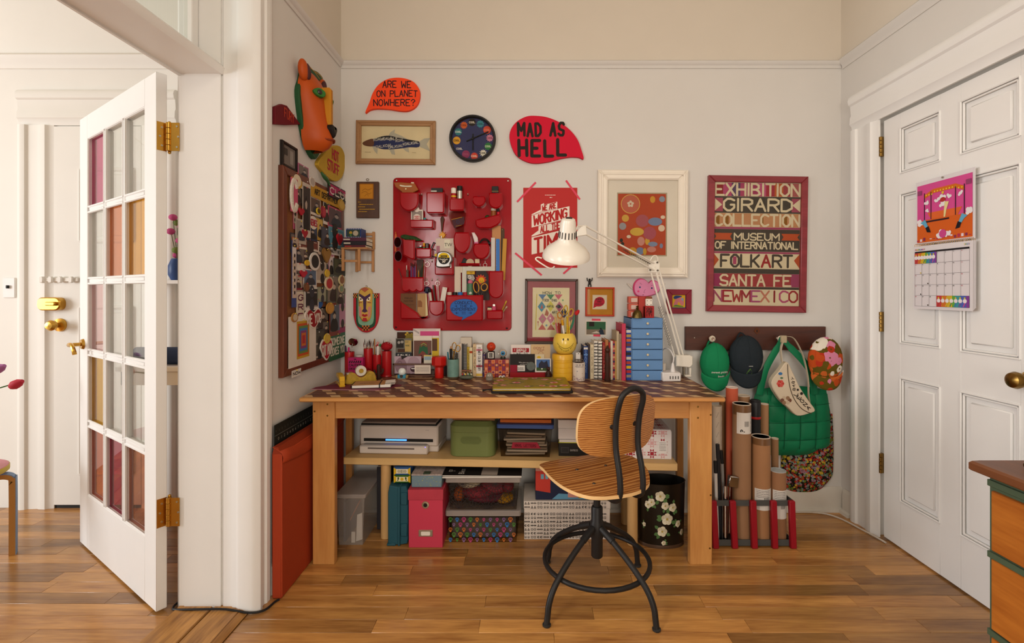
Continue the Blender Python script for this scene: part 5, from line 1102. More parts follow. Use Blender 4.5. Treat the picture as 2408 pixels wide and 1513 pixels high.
# tape dispenser
r,K = TT('tape_dispenser','marbled gold tape dispenser with white roll','tape dispenser',829,903,32); M_mar = col('#a8862c',.3,noise=.5,scale=60)
part('body',MB().prism(smooth([(-.03,0),(.10,0),(.112,.02),(.10,.052),(.075,.055),(.055,.035),(.03,.032),(.005,.055),(-.022,.055),(-.034,.03)],4),-.026,.026,'y',b=.005,b2=.005),M_mar,r); part('roll',MB().lathe([(.012,-.010),(.026,-.010),(.026,.010),(.012,.010),(.012,-.010)],22,(.040,0,.062),axis='y'),col('#cfc6b8',.5),r); part('cutter',MB().box(-.032,-.012,-.014,.014,.050,.058,.001),col('#b0aca4',.3,metal=1),r); part('hub',MB().cyl(.011,-.014,.014,16,(.040,.062),axis='y'),M_mar,r)
# brush cups
r,R_,h_,K = redcup('tall red cup full of slim paint brushes',866,21,820,885.5); rn = random.Random(4)
for i in range(9): loose('paintbrush',ORD[i]+' slim brush from the left in the tall red cup','paintbrush',r,rn.uniform(-.01,.01),rn.uniform(-.01,.01),.02,h_+rn.uniform(.025,.055),.0016,['#c8a878','#d8cbb8','#b8783c','#8a5a34'][i % 4],(i-4)*.0045,rn.uniform(-.005,.01),'brush','#3a2218' if i % 3 else '#6a2c24','brushes in the tall red cup')
r,R_,h_,K = redcup('shorter red cup holding a white marker',887,20,834.5,885.5)
loose('marker','fat white marker in the shorter red cup','marker',r,.003,-.010,.02,h_+.048,.0068,'#d8d0c8',.006,-.004); loose('paint_stirrer','wooden stick in the shorter red cup','stick',r,-.014,.004,.02,h_+.085,.0034,'#9c6430',-.002)
for c,x,z in (('#2c7038',.016,.058),('#a81c24',-.002,.055),('#c88c84',.001,.070)): o = loose('ball_pin',{'#2c7038': 'green','#a81c24': 'red','#c88c84': 'pink'}[c]+' ball topped pick in the shorter red cup','pick',r,x*.5,.006,.02,h_+z-.008,.0012,'#c8a878',x*.5); part('ball',MB().sph((x*.5,0,h_+z-.028),.008,n=12,m=8),col(c,.4),o)
for i in range(3): loose('paintbrush',['red','pale','green'][i]+' handled slim brush leaning in the shorter red cup','paintbrush',r,.008,.003*i-.004,.02,h_+.06+.01*i,.0015,['#a81c24','#c8b89c','#3a6a3a'][i],.022+.003*i,0,'brush','#4a2c20','brushes in the shorter red cup')
r,R_,h_,K = redcup('red cup topped by a pin cushion',909.5,22,826,885.5)
pc = thing('pin_cushion','round red pin cushion studded with pearl pins','pin cushion',(r.location[0],r.location[1],r.location[2]+h_+.001)); part('cushion',MB().sph((0,0,.024),.031,.031,.0245,20,12),col('#98121c',.8,bump=.3,scale=120),pc); m = MB(); pn = []
for i in range(22): a,t = rn.uniform(0,6.28),rn.uniform(.1,1.1); v_ = Vector((math.cos(a)*math.sin(t),math.sin(a)*math.sin(t),math.cos(t))); c0 = Vector((0,0,.024))+Vector((v_.x*.03,v_.y*.03,v_.z*.024)); e = rn.uniform(.003,.014); o = part('pin',MB().tube([tuple(c0),tuple(c0+v_*e)],.0005,4).sph(tuple(c0+v_*e),.0022,n=6,m=5),col(rn.choice(('#e4ddd0','#c8c0b8','#b8b4ac')),.3),pc)
# glass dome, cactus
r,K = TT('glass_dome','tiny clear glass cloche in front of the red cups','cloche',865,899); part('dome',MB().lathe([(.024,0),(.024,.030),(.021,.045),(.012,.056),(.004,.059),(0,.059)],20),glass('#e8e4e0'),r); part('base',MB().cyl(.026,0,.004,20),col('#6a4a34',.5),r); part('knob',MB().sph((0,0,.062),.004,n=8,m=6),glass('#f0ece8'),r)
r,K = TT('cactus_figurine','small dark wooden cactus standing before the red cups','figurine',890.5,898); m = MB(); m.tube(smooth([(0,0,0),(0,0,.03),(0,0,.06),(0,0,.078)],3,False),[.011]*8+[.009,.004],10); part('stem',m,col('#3a2016',.6,noise=.3,scale=60),r)
for s,z in ((-1,.024),(1,.030)): part('arm',MB().tube(smooth([(s*.006,0,z),(s*.017,0,z+.002),(s*.022,0,z+.012),(s*.022,0,z+.026)],3,False),[.006]*8+[.005,.003],8),col('#3a2016',.6,noise=.3,scale=60),r)
part('pot',MB().cyl(.016,0,.006,14,b=.001),col('#2c1810',.6),r)
# notebook and folder
r,K = TT('folder','thin plum paper folder lying under the notebook','folder',838,913,-3); part('sheet',MB().prism([(-.20,-.055),(.02,-.058),(.135,-.06),(.20,.06),(.195,.085),(-.12,.10),(-.20,.0)],0,.0015,'z'),col('#6c2438',.6),r); part('flap_edge',MB().tube([(-.198,-.055,.002),(.02,-.058,.002),(.135,-.06,.0025)],.0012,5),col('#b88a90',.6),r)
r,K = TT('spiral_notebook','kraft covered spiral notebook with elastic band','notebook',876,910,10,z=.0022); part('pages',MB().box(-.088,.09,-.048,.052,.001,.014,.001),col('#ddd5cb',.7),r); part('cover',MB().box(-.09,.062,-.050,.054,.0145,.0165,.0008),col('#a8794a',.6),r); part('back_cover',MB().box(-.09,.092,-.05,.054,0,.001),col('#3a2c24',.6),r)
part('elastic_band',MB().box(.036,.041,-.0512,.0552,-.0002,.0176),M_black,r); m = MB()
for i in range(16): y = -.044+i*.0062; m.tube([(-.088+.006*math.cos(t*.7854),y,.009+.008*math.sin(t*.7854)) for t in range(8)],.0008,4,True)
part('spiral_binding',m,M_black,r); p = Pr(); p.fn = lambda u,v,l: (u,v,.0167+l*.0002); p.scribble(-.055,.015,-.012,.006,'#6a3c1c'); p.build('stamp',r)
pp = [part('loose_sheet',MB().box(.062,.108,-.03,.05,.012+.002*i,.0125+.002*i),col('#ddd5cb',.7),r,rot=(0,-.05*i,.06*i)) for i in range(2)]
# --- letter rack with cards
M_rack = wood('rack_wood','#4a2c20','#643e2c','x',2,.5); r,K = TT('letter_rack','low brown wooden letter rack full of cards','letter rack',977,892); W_ = 53*K
RX,RY,RZ = r.location
part('base',MB().box(-W_,W_,-.004,.075,0,.008,.001),M_rack,r)
for y in (0,.034,.068): part('rail',MB().box(-W_,W_,y-.004,y,.062,.071,.001),M_rack,r)
for y in (0,.034,.068):
    for x in (-W_,W_-.008): part('post',MB().box(x,x+.008,y-.004,y,.008,.071,.001),M_rack,r)
def card(label,x0,x1,y0,y1,dy,c,fn=None,name='card',cat='card',zoom=(780,760,6.508),base=None,grp=None,lean=0,th=.0008):
    """upright card given by its outline in a zoomed crop; dy is its place behind the rack front"""
    b = base or r; bx,by,bz = b.location; d = by+dy; px0,px1 = zoom[0]+x0/zoom[2],zoom[0]+x1/zoom[2]; pt,pb = zoom[1]+y0/zoom[2],zoom[1]+y1/zoom[2]
    X0,X1,Z1,Z0 = XW(px0,d),XW(px1,d),ZW(pt,d),ZW(pb,d); o = thing(name,label,cat,((X0+X1)/2,d,Z0),group=grp,rot=(math.radians(lean),0,0)); hw_,hh_ = (X1-X0)/2,Z1-Z0
    part('sheet',MB().box(-hw_,hw_,0,th,0,hh_),col(c,.6),o)
    if fn: p = Pr(); fn(p,hw_,hh_); p.build('print',o,loc=(0,-.0001,0))
    return o
def f_face(p,w,h):
    p.rect(-w,w,0,h,'#b09aa4'); p.poly(smooth([(-w*.8,h*.1),(-w*.95,h*.6),(-w*.5,h*.95),(-w*.1,h*.6),(-w*.15,h*.1)][::-1],3),'#8a6e78',2); p.poly(smooth([(0,h*.05),(.05*w,h*.8),(w*.5,h*.98),(w*.9,h*.7),(w*.8,h*.1)][::-1],3),'#a08690',2); p.poly(smooth([(w*.2,h*.32),(w*.5,h*.38),(w*.7,h*.3),(w*.5,h*.1),(w*.25,h*.15)][::-1],3),'#3a2028',3); p.poly([(w*.25,h*.32),(w*.65,h*.32),(w*.6,h*.26),(w*.28,h*.26)][::-1],'#e0d8d4',4); p.poly([(-w*.45,h*.8),(0,h),(-w*.1,h),(-w*.5,h)],'#2a2020',3); p.ring(-w*.6,h*.6,w*.14,.0015,'#3a2a2c',3)
def f_hat(p,w,h):
    p.rect(-w,w,0,h,'#6a4a40'); p.poly(smooth([(-w*.5,0),(-w*.45,h*.45),(0,h*.62),(w*.45,h*.5),(w*.5,0)][::-1],3),'#7a4038',2); p.poly(smooth([(-w*.45,h*.45),(-w*.3,h*.8),(w*.1,h*.92),(w*.5,h*.8),(w*.55,h*.45),(0,h*.6)][::-1],3),'#2c5a3c',3)
    for c,k in (('#a83c2c',.96),('#c8a04a',.9),('#a83c2c',.84)): p.line([(-w*.2,h*(k-.08)),(w*.1,h*k),(w*.45,h*(k-.08))],.0025,c,4)
    p.poly(smooth([(-w*.1,h*.28),(w*.15,h*.3),(w*.12,h*.06),(-w*.05,h*.04)][::-1],3),'#2c1414',3); p.disc(-w*.15,h*.42,.003,'#241818',3); p.disc(w*.2,h*.42,.003,'#241818',3); p.poly([(w*.5,0),(w*.45,h*.4),(w,h*.55),(w,0)][::-1],'#2a1a14',2)
card('card with two laughing faces at the rack front',960,1370,508,775,.012,'#b8a8ac',f_face)
card('white place card with tiny verse on the rack',1268,1515,645,778,-.0095,'#d8c8b8',lambda p,w,h: [p.scribble(-w*.8,w*.8,h*(.75-.12*i),.0016,'#6a5a50') for i in range(5)])
card('pale blue and white card at the right of the rack',1410,1535,490,645,.020,'#d0c6b4',lambda p,w,h: (p.rect(-w*.9,w*.8,h*.5,h*.85,'#8aa0ac'),p.rect(-w,w*.9,h*.88,h*.98,'#c8b048')))
card('dark card reading IT WILL BE A below a snapshot strip',980,1225,235,660,.040,'#6e6a60',lambda p,w,h: (p.rect(-w,w,0,h*.48,'#2a2e34'),p.text('IT WILL BE A',0,h*.405,h*.045,'#d8d0c4',w=w*1.5,th=.25,l=3),p.rect(-w*.9,0,h*.66,h*.97,'#2c2824',2),p.disc(-w*.6,h*.85,.008,'#9a948c',3),p.disc(-w*.2,h*.87,.008,'#9a948c',3),p.rect(-w*.75,w*.6,h*.5,h*.62,'#4a3024',2),p.rect(w*.15,w*.95,h*.52,h*.93,'#b89c5c',2),p.text('EAT',w*.42,h*.87,h*.05,'#2c4a34',w=w*.38,l=3),p.text('MORE',w*.48,h*.74,h*.05,'#2c4a34',w=w*.5,l=3)))
card('square photo of a shouting person in a striped hat',1250,1535,195,660,.046,'#dcd2c4',lambda p,w,h: (f_hat(p,w*.95,h*.84),p.rect(-w,w,h*.86,h,'#ddd2c4',6)))
card('yellow edged card behind the hat photo',1520,1640,195,660,.054,'#c8a82c',lambda p,w,h: (p.rect(-w*.7,w*.6,h*.5,h*.9,'#5a3c2c'),p.rect(-w,w,h*.93,h,'#ded4c6',2)))
card('tall white and pink greeting card at the back of the rack',1245,1665,85,660,.062,'#d8ccc4',lambda p,w,h: (p.rect(-w*.48,w*.9,h*.78,h*.93,'#c84a80'),p.scribble(-w*.5,w*.7,h*.965,.002,'#a87880'),p.poly([(-w,h),(-w*.55,h*.9),(-w*.55,h*.85),(-w,h*.95)],'#a89c98')))
card('dark brown card with gilt ornament at the rack back',1000,1245,140,660,.0655,'#3a2214',lambda p,w,h: [p.disc(w*(.1+.18*i),h*(.93+.05*math.sin(i*1.6)),.006,'#b8962c') for i in range(5)]+[p.poly(smooth([(0,h*.72),(w*.2,h*.92),(w*.9,h*.94),(w,h*.74)][::-1],3),'#7a6a24',2)])
# snow globe, tile, red jar
r2,K = TT('snow_globe','small glass dome on blue and wood base before the rack','snow globe',945.5,896); part('dome',MB().sph((0,0,.034),.021,n=18,m=12),col('#d8dcd8',.08,noise=.2,scale=120),r2); part('base',MB().box(-.022,.022,-.014,.014,0,.020,.002),col('#3a84a0',.5),r2); part('band',MB().cyl(.009,-.0146,-.013,16,(0,.012),axis='y'),col('#3a3430',.4),r2)
for s in (-1,1): part('wood_block',MB().box(s*.023-.010,s*.023+.010,-.010,.012,0,.016,.002),col('#9a7a4a',.6),r2)
r2,K = TT('wooden_tile','flat carved wooden tile lying before the rack','tile',990.5,898,-4); part('tile',MB().box(-.062,.062,-.02,.02,0,.008,.003),wood('tile_wood','#5a3a22','#7c5634','x',3,.6),r2); p = Pr(); p.fn = lambda u,v,l: (u,v,.0082+l*.0001)
for i in range(4): p.rect(-.045+i*.024,-.028+i*.024,-.008,.008,'#4a2e1a')
p.build('carving',r2)
r2,K = TT('red_jar','bright red bottle with large faceted stopper','bottle',1033,895); h_ = 50*K; part('body',MB().lathe([(10*K,0),(10.5*K,.003),(10.5*K,h_*.55),(9*K,h_*.6)],20),col('#b81c14',.35),r2); part('stopper',MB().lathe([(13*K,h_*.52),(18*K,h_*.62),(18*K,h_*.92),(16*K,h_)],8,a0=.39,a1=.39+2*math.pi),col('#b81c14',.35),r2,sharp=20)
r2,K = TT('tiny_cup','small stone cup half hidden by the red bottle','cup',1018,890); part('cup',MB().lathe([(.013,0),(.015,.03),(.013,.03),(.012,.003),(0,.003)],16),col('#5a4a44',.6),r2); part('rim',MB().lathe([(.0155,.028),(.0155,.032),(.013,.032)],16),col('#4a3c38',.6),r2)
# mug with scissors
r,K = TT('celadon_mug','blue green ceramic tumbler of pens and scissors','cup',1065.5,897); h_ = 46*K; R_ = 14*K
part('tumbler',MB().lathe([(R_*.8,0),(R_*.97,.006),(R_*1.02,h_*.4),(R_*.98,h_),(R_*.9,h_),(R_*.92,.008),(0,.008)],26),col('#6a8a80',.35,noise=.35,scale=30),r); part('glaze_drip',MB().lathe([(R_*.82,.0),(R_*.98,.006),(R_*1.0,.012),(R_*.99,.012)],26),col('#5a4a38',.4,noise=.3,scale=50),r)
sc = thing('gold_scissors','gold ringed scissors standing in the celadon tumbler','scissors',(r.location[0],r.location[1],r.location[2]+.02))
for cx_,cz,rx_,rz_,a in ((.006,h_+.046,.011,.022,-.06),(.026,h_+.036,.012,.017,-.12)):
    part('handle',MB().tube([(cx_+rx_*math.cos(t*.2618)*math.cos(a)-rz_*math.sin(t*.2618)*math.sin(a),-.002,cz+rx_*math.cos(t*.2618)*math.sin(a)+rz_*math.sin(t*.2618)*math.cos(a)) for t in range(24)],.0024,8,True),M_brass,sc)
part('blade',MB().tube([(.008,0,h_+.026),(.001,0,h_-.01),(0,0,0)],[.003,.0035,.002],8),M_brass,sc); part('blade',MB().tube([(.020,.003,h_+.022),(.008,.003,h_-.01),(.004,.003,0)],[.003,.0035,.002],8),col('#b8b4ac',.2,metal=1),sc)
for i,(t,c,x,tx,zz,rd) in enumerate((('black','#1c1a1a',-.008,-.004,.055,.007),('charcoal','#3a3834',.012,.008,.03,.006),('teal','#1c6a7c',-.018,-.012,.036,.0035),('orange','#b8742c',-.012,.0,.068,.0025),('grey','#5a5650',.004,.0,.05,.006))): loose('marker',t+' pen in the celadon tumbler','pen',r,x,.004*(i % 3),.012,h_+zz,rd,c,tx,0)
r2,K = TT('pen_tray','dark blue and brown pens in a cup behind the red bottle','pen cup',1044,888); part('cup',MB().lathe([(.016,0),(.017,.05),(.014,.05),(.013,.004),(0,.004)],16),col('#3a2c30',.5),r2)
for c,x,t in (('#1c2440',-.008,.075),('#4a4240',.0,.065),('#8a4a34',.008,.062),('#3a3c4a',.004,.058)): part('pen',MB().tube([(x*.5,0,.006),(x*1.3,0,t)],.0045,8),col(c,.5),r2)
# --- books
def book(label,px,py,wpx,hpx,dep,c,txt=None,tc='#2a2420',spine=None,group='books standing on the desk',name='book',lean=0,pages='#d8ccb8',th=.18,rough=.5):
    r,K = TT(name,label,'book',px,py,group=group); w_,h_ = wpx*K,(hpx-6)*K; dep = min(dep,2.712-r.location[1]); t = min(.0022,w_*.2)
    if lean: r.rotation_euler[1] = math.radians(lean)
    m = MB(); m.box(-w_/2,w_/2,0,t,0,h_,.0006); m.box(-w_/2,-w_/2+t,t,dep,0,h_); m.box(w_/2-t,w_/2,t,dep,0,h_); part('cover',m,col(c,rough),r); part('pages',MB().box(-w_/2+t,w_/2-t,t,dep-.003,.002,h_-.003),col(pages,.8),r)
    p = Pr()
    if spine:
        for a,b,cc in spine: p.rect(-w_/2,w_/2,a*h_,b*h_,cc)
    if txt: p.text(txt,0,h_*.55,w_*.42,tc,w=h_*.72,th=th,rot=-math.pi/2,l=2)
    if spine or txt: p.build('spine_print',r,loc=(0,-.0001,0))
    return r
GL_ = 'books beside the celadon tumbler'
book('cream paperback leftmost beside the tumbler',1082.5,893,6,84,.12,'#d0c0b0',group=GL_); book('dark speckled book second from the tumbler',1088,893,5,83,.12,'#3a3634',group=GL_); book('black and white speckled book beside the tumbler',1094,893,7,83,.12,'#8a8480',group=GL_,spine=[(i/22,i/22+.02,'#2a2826') for i in range(22)])
book('thin yellow book titled HAPPINESS',1101,892,6,75,.10,'#b89a34','HAPPINESS',group=GL_); book('cream book with small flower on its spine',1107.5,892,7,74,.10,'#d0c4a0',group=GL_,spine=[(.80,.88,'#a8441c')]); book('beige book titled COLOR THEORY',1116,892.5,8,82,.12,'#cdb088','COLOR THEORY',group=GL_)
book('white book titled FLOWER COLOR THEORY',1127,893,14,82,.13,'#ddd4cc','FLOWER COLOR THEORY',group=GL_,spine=[(.02,.1,'#d8b048'),(.3,.36,'#a83848'),(.8,.86,'#c87080')],th=.12); book('thin purple book beside the patterned box',1138,893,6,59,.10,'#3a2454',group=GL_,txt='PURPLE',tc='#b89a4a')
r,K = TT('grey_carton','grey white carton behind the books by the tumbler','box',1096,884.5); part('carton',MB().box(-.03,.03,-.005,.025,0,.21,.001),col('#b8ac9c',.6),r); part('lid',MB().box(-.031,.031,-.006,.026,.16,.212,.001),col('#c4b8a8',.6),r)
r,K = TT('stone','smooth grey green stone lying before the books','stone',1097.5,899); part('stone',MB().sph((0,0,.012),.038,.02,.012,18,10),col('#5a5c4c',.6,noise=.3,scale=60),r); part('moss',MB().sph((.01,-.006,.014),.012,.008,.0105,10,6),col('#6a6c58',.7),r)
r2 = thing('bead_bracelet','beaded bracelet with charms heaped on the stone','bracelet',(r.location[0],r.location[1]-.002,r.location[2]+.0265))
for i in range(26): a = i*.2417; o = part('bead',MB().sph((.026*math.cos(a),.010*math.sin(a),.003+.0035*(i % 3)),.0042,n=8,m=6),col(('#e0d8cc','#1c1a18','#8a6a4a')[i % 3],.35),r2)
for x,c in ((-.02,'#a83028'),(-.004,'#c8a02c'),(.016,'#3a6a3a')): part('charm',MB().sph((x,-.015,.003),.0045,.003,.0055,8,6),col(c,.35),r2)
part('band',MB().box(-.026,.026,-.006,.006,.016,.024,.002),col('#7a5038',.6),r2)
# patterned box and toys
ZM = (1100,740,6.337); r,K = TT('patterned_box','box covered in orange and purple geometric squares','box',1168,895); h_ = 42*K; w_ = 29*K
part('carton',MB().box(-w_,w_,0,.06,0,h_,.001),col('#8a3a44',.5),r); p = Pr(); cs = ['#b04a1c','#7a2c4c','#d08a64','#5c2444','#c8602c','#9c3a34']
for i in range(7):
    for j in range(5):
        c = cs[(i*3+j*2) % 6]; x,z = -w_+(i+.5)*2*w_/7,(j+.5)*h_/5; p.rect(x-w_/7.4,x+w_/7.4,z-h_/10.6,z+h_/10.6,c,1); c2 = cs[(i+j*3+2) % 6]
        p.disc(x,z,h_/15,c2,2,n=12) if (i+j) % 2 else p.rect(x-h_/16,x+h_/16,z-h_/16,z+h_/16,c2,2)
p.build('print',r,loc=(0,-.0002,0)); bx = r.location; top = bx[2]+h_+.0008
r2 = thing('ink_stamp','small black block with white seal print on the patterned box','stamp',(XW(1155,bx[1]+.03),bx[1]+.03,top)); part('block',MB().box(-.019,.019,-.016,.016,0,.042,.002),col('#2a1c18',.5),r2); part('tile',MB().prism(rr(-.015,.015,.006,.038,.003),-.019,-.016,'y',b=.001),col('#d8cfc4',.5),r2); p = Pr()
for i in range(4): p.rect(-.010,.010,.010+i*.007,.0135+i*.007,'#2a201c'); p.rect(-.009+i*.005,-.0065+i*.005,.010,.034,'#2a201c',2)
p.build('seal',r2,loc=(0,-.0192,0))
r3 = thing('smiling_ball','red orange ball with a smiling face on the black block','toy',(r2.location[0],r2.location[1],top+.0425)); part('ball',MB().sph((0,0,.024),.0245,n=20,m=14),col('#c03a1c',.35),r3); m = MB(); m.sph((-.004,-.0225,.03),.0018,.0018,.004,6,6).sph((.004,-.0225,.031),.0018,.0018,.004,6,6); part('eyes',m,M_black,r3); part('smile',MB().tube(smooth([(-.012,-.0205,.020),(0,-.0243,.0145),(.012,-.0205,.020)],5,False),.0009,5),M_black,r3)
r2 = thing('eyeball_toy','wind up eyeball toy with blue iris on the patterned box','toy',(XW(1183,bx[1]+.03),bx[1]+.03,top)); part('ball',MB().sph((0,0,.032),.0215,n=20,m=14),col('#b8aa9c',.25),r2); part('iris',MB().lathe([(0,-.0225),(.006,-.0222),(.012,-.019),(.0125,-.017)],18,(0,0,.033),axis='y'),col('#2c7aa8',.3),r2); part('pupil',MB().lathe([(0,-.0232),(.005,-.0228),(.0055,-.0215)],14,(0,0,.033),axis='y'),M_black,r2); part('key',MB().box(-.028,-.020,-.003,.003,.024,.031,.001),col('#d8d0c8',.5),r2)
for s in (-1,1): part('foot',MB().box(s*.008-.006,s*.008+.006,-.012,.010,0,.011,.003),col('#1c2a1c',.5),r2)
r,K = TT('grey_blob_toy','small grey domed creature before the patterned box','toy',1151,900); part('body',MB().lathe([(.019,0),(.0195,.012),(.0185,.022),(.013,.033),(.005,.038),(0,.0385)],20),col('#8a8072',.6),r); m = MB(); m.sph((-.005,-.017,.026),.0035,n=8,m=6).sph((.006,-.016,.027),.0035,n=8,m=6); part('eyes',m,col('#d8d2c8',.4),r); part('mouth',MB().tube([(-.012,-.0155,.015),(0,-.020,.014),(.012,-.0155,.015)],.0008,5),M_black,r)
r,K = TT('googly_eyes','pair of white googly eyes before the patterned box','toy',1180.5,899)
for s in (-1,1): e = part('eye',MB().sph((s*.0085,0,.0115),.0095,n=14,m=10),col('#dcd6cc',.3),r); part('pupil',MB().sph((s*.0085+.002,-.0075,.013),.0042,.003,.0042,8,6),M_black,e)
part('stand',MB().box(-.014,.014,-.004,.004,0,.003),M_black,r)
# --- red card tray
r,K = TT('card_tray','red and black tray holding upright cards','card holder',1247,895.5); w_ = 48*K; M_rt = col('#8c0c14',.4)
part('tray_front',MB().prism([(-w_,.004),(w_*.86,.004),(w_*.98,.014),(w_*.86,.030),(-w_,.030)],-.006,0,'y',b=.001),M_rt,r); part('tray_base',MB().box(-w_,w_,-.006,.055,0,.004,.001),M_black,r); part('tray_back',MB().box(-w_,w_,.052,.055,.004,.05,.001),M_rt,r); part('tray_divider',MB().box(-w_*.98,w_*.98,.024,.026,.004,.045),M_rt,r)
def C2(*a,**k): return card(*a,zoom=ZM,base=r,**k)
C2('black card reading We are a pro',630,1000,590,860,.008,'#241e1c',lambda p,w,h: (p.font('We are a pro',w*.15,h*.54,h*.07,'#d8d0c8',w=w*.9),p.font('not the enemy',w*.2,h*.44,h*.06,'#d8d0c8',w=w*.8),p.rect(-w,-w*.42,0,h*.4,'#8c1028'),p.rect(-w*.4,w*.2,h*.06,h*.38,'#d8d0c8',2),p.scribble(-w*.38,w*.1,h*.25,.003,'#4a403c',3,3,.006)))
C2('white photo card of a dark gabled house',1005,1240,655,860,.004,'#d6cdc4',lambda p,w,h: (p.rect(-w*.85,w*.85,h*.1,h*.93,'#4a6a9c'),p.rect(-w*.85,w*.85,h*.1,h*.35,'#3a5228',2),p.poly([(-w*.6,h*.3),(-w*.55,h*.6),(-w*.2,h*.85),(w*.1,h*.7),(w*.5,h*.85),(w*.7,h*.3)][::-1],'#2c2c3c',3),p.disc(-w*.15,h*.25,.004,'#d8d4c8',4)))
C2('white card with red banner and hand lettering',645,935,450,870,.016,'#d8ccc4',lambda p,w,h: (p.rect(-w*.85,w*.85,h*.73,h*.88,'#981820'),p.text('I SHOULD',-w*.05,h*.82,h*.07,'#d8ccc4',w=w*1.2,th=.2,l=3),p.text('NOT BE',w*.05,h*.76,h*.05,'#d8ccc4',w=w*1,th=.2,l=3),p.text('LIKE TO',0,h*.68,h*.06,'#2a2020',w=w*1.4,th=.2,l=3)))
C2("tan card lettered DON'T TRIP",940,1230,445,870,.020,'#c8a87c',lambda p,w,h: (p.text("DON'T",-w*.15,h*.87,h*.07,'#8a4038',w=w*1.1,th=.14),p.text('TRIP',0,h*.79,h*.05,'#8a4038',w=w*.7,th=.16),p.ring(w*.02,h*.66,h*.085,.0014,'#8a4038')))
C2('small cream card with a lemon on it',995,1140,592,860,.012,'#cdbd9c',lambda p,w,h: p.disc(-w*.1,h*.82,w*.4,'#c8a01c',ry=w*.3))
o = thing('stone_disc','grey green round stone leaning among the cards','stone',(XW(1248.5,r.location[1]-.001),r.location[1]-.001,ZW(872.5,r.location[1]))); part('disc',MB().lathe([(0,-.004),(.022,-.004),(.0245,0),(.022,.004),(0,.004)],22,(0,0,.024),axis='y'),col('#5e625c',.6,noise=.25,scale=60),o); part('edge',MB().lathe([(.0245,-.001),(.0252,0),(.0245,.001)],22,(0,0,.024),axis='y'),col('#4e524c',.6),o)
r,K = TT('beaver_figurine','small brown standing animal figurine by the card tray','figurine',1289.5,899); M_bv = col('#3a2018',.5,noise=.2,scale=60); part('body',MB().lathe([(.013,0),(.017,.010),(.016,.028),(.011,.042),(.007,.048),(0,.05)],16),M_bv,r); part('head',MB().sph((0,-.003,.056),.010,.012,.010,12,8),M_bv,r); part('tail',MB().box(-.004,.004,.008,.03,0,.006,.002),M_bv,r)
for s in (-1,1): part('arm',MB().tube([(s*.012,-.004,.034),(s*.014,-.014,.030),(s*.006,-.018,.034)],.0035,6),M_bv,r); part('ear',MB().sph((s*.008,0,.064),.003,n=6,m=5),M_bv,r)
# --- yellow jar with smiley planter on top
M_yj = col('#d8a424',.3,noise=.03); r,K = TT('yellow_canister','round yellow ribbed canister carrying the smiley planter','canister',1323,899.5); R_ = 24.4*K; h_ = 61*K
pf = [(R_*.93,0),(R_*.97,.004)]
for i in range(4): z = h_*(.08+i*.2); pf += [(R_*.97,z),(R_*.94,z+.0015),(R_*.97,z+.003)]
part('body',MB().lathe(pf+[(R_*.97,h_*.78)],32),M_yj,r); part('lid',MB().lathe([(R_*.97,h_*.78),(R_*1.02,h_*.785),(R_*1.02,h_*.95),(R_*.94,h_),(0,h_)],32),M_yj,r)
for z in (.36,.62): part('wire_loop',MB().tube([(R_*.98,-.004,h_*z),(R_*1.1,-.006,h_*z+.006),(R_*1.0,.006,h_*z+.01)],.0012,5),M_black,r)
yl = r.location; sm = thing('smiley_planter','round yellow smiley face planter full of pens','planter',(XW(1328,yl[1]),yl[1],yl[2]+h_+.001)); R_ = 28*K; hs = 48*K
part('bowl',MB().lathe([(R_*.5,0),(R_*.62,.002),(R_*.88,hs*.2),(R_,hs*.45),(R_*.98,hs*.65),(R_*.86,hs*.88),(R_*.66,hs),(R_*.6,hs),(R_*.8,hs*.85),(R_*.92,hs*.6),(R_*.8,hs*.25),(0,hs*.1)],36),col('#e2c04c',.25,noise=.02,coat=.3),sm)
def rad(v):
    for (r0,z0),(r1,z1) in zip([(.62,0),(.88,.2),(1,.45),(.98,.65),(.86,.88),(.66,1)][:-1],[(.62,0),(.88,.2),(1,.45),(.98,.65),(.86,.88),(.66,1)][1:]):
        if z0 <= v/hs <= z1: return R_*(r0+(r1-r0)*(v/hs-z0)/(z1-z0))
    return R_*.62
p = Pr(); p.fn = lambda u,v,l: (rad(v)*1.012*math.sin(u/R_),-rad(v)*1.012*math.cos(u/R_)-.0006,v)
for s in (-1,1): p.disc(s*.013,hs*.74,.0036,'#1c140c',ry=.006)
p.line([(-.046+.0046*i,hs*(.555-.25*(1-((i-10)/10)**2))) for i in range(21)],.0018,'#1c140c')
for i,t in enumerate('HAVE A NICE DAY'): x = -.036+i*.0053; p.text(t,x,hs*(.40-.22*(1-(x/.038)**2)),.005,'#1c140c',th=.2,w=.0036)
p.build('face',sm)
L0 = sm.location
def inpl(name,label,cat,x,y,z1,rad_,c,tx=0,ty=0,tip=None,tipc=None): return loose(name,label,cat,sm,x,y,.02,z1,rad_,c,tx,ty,tip,tipc)
for t,c,x,tx,z,rd in (('rose pink','#b8586c',-.022,-.030,hs+.085,.004),('dark red','#8a1c1c',-.014,-.024,hs+.085,.0042),('maroon','#6c1c20',-.006,-.020,hs+.080,.004),('mustard','#b8841c',.002,-.018,hs+.092,.0055),('bright red','#b01c24',.014,.006,hs+.10,.0035),('lemon yellow','#d0b020',.02,.006,hs+.062,.005),('gold','#c8981c',.01,.01,hs+.085,.004),('plum','#8a3a5c',.024,.012,hs+.07,.003),('brown','#5a3420',-.010,.004,hs+.09,.003),('amber','#b87424',-.002,-.006,hs+.104,.003)): inpl('pencil',t+' pencil in the smiley planter','pencil',x,.004,z,rd,c,tx,0,tipc='#c8a06c')
o = inpl('paint_brush','flat white handled brush leaning left in the planter','brush',.006,-.014,hs+.07,.0055,'#ddd4ca',-.022,-.004,tipc='#c8921c')
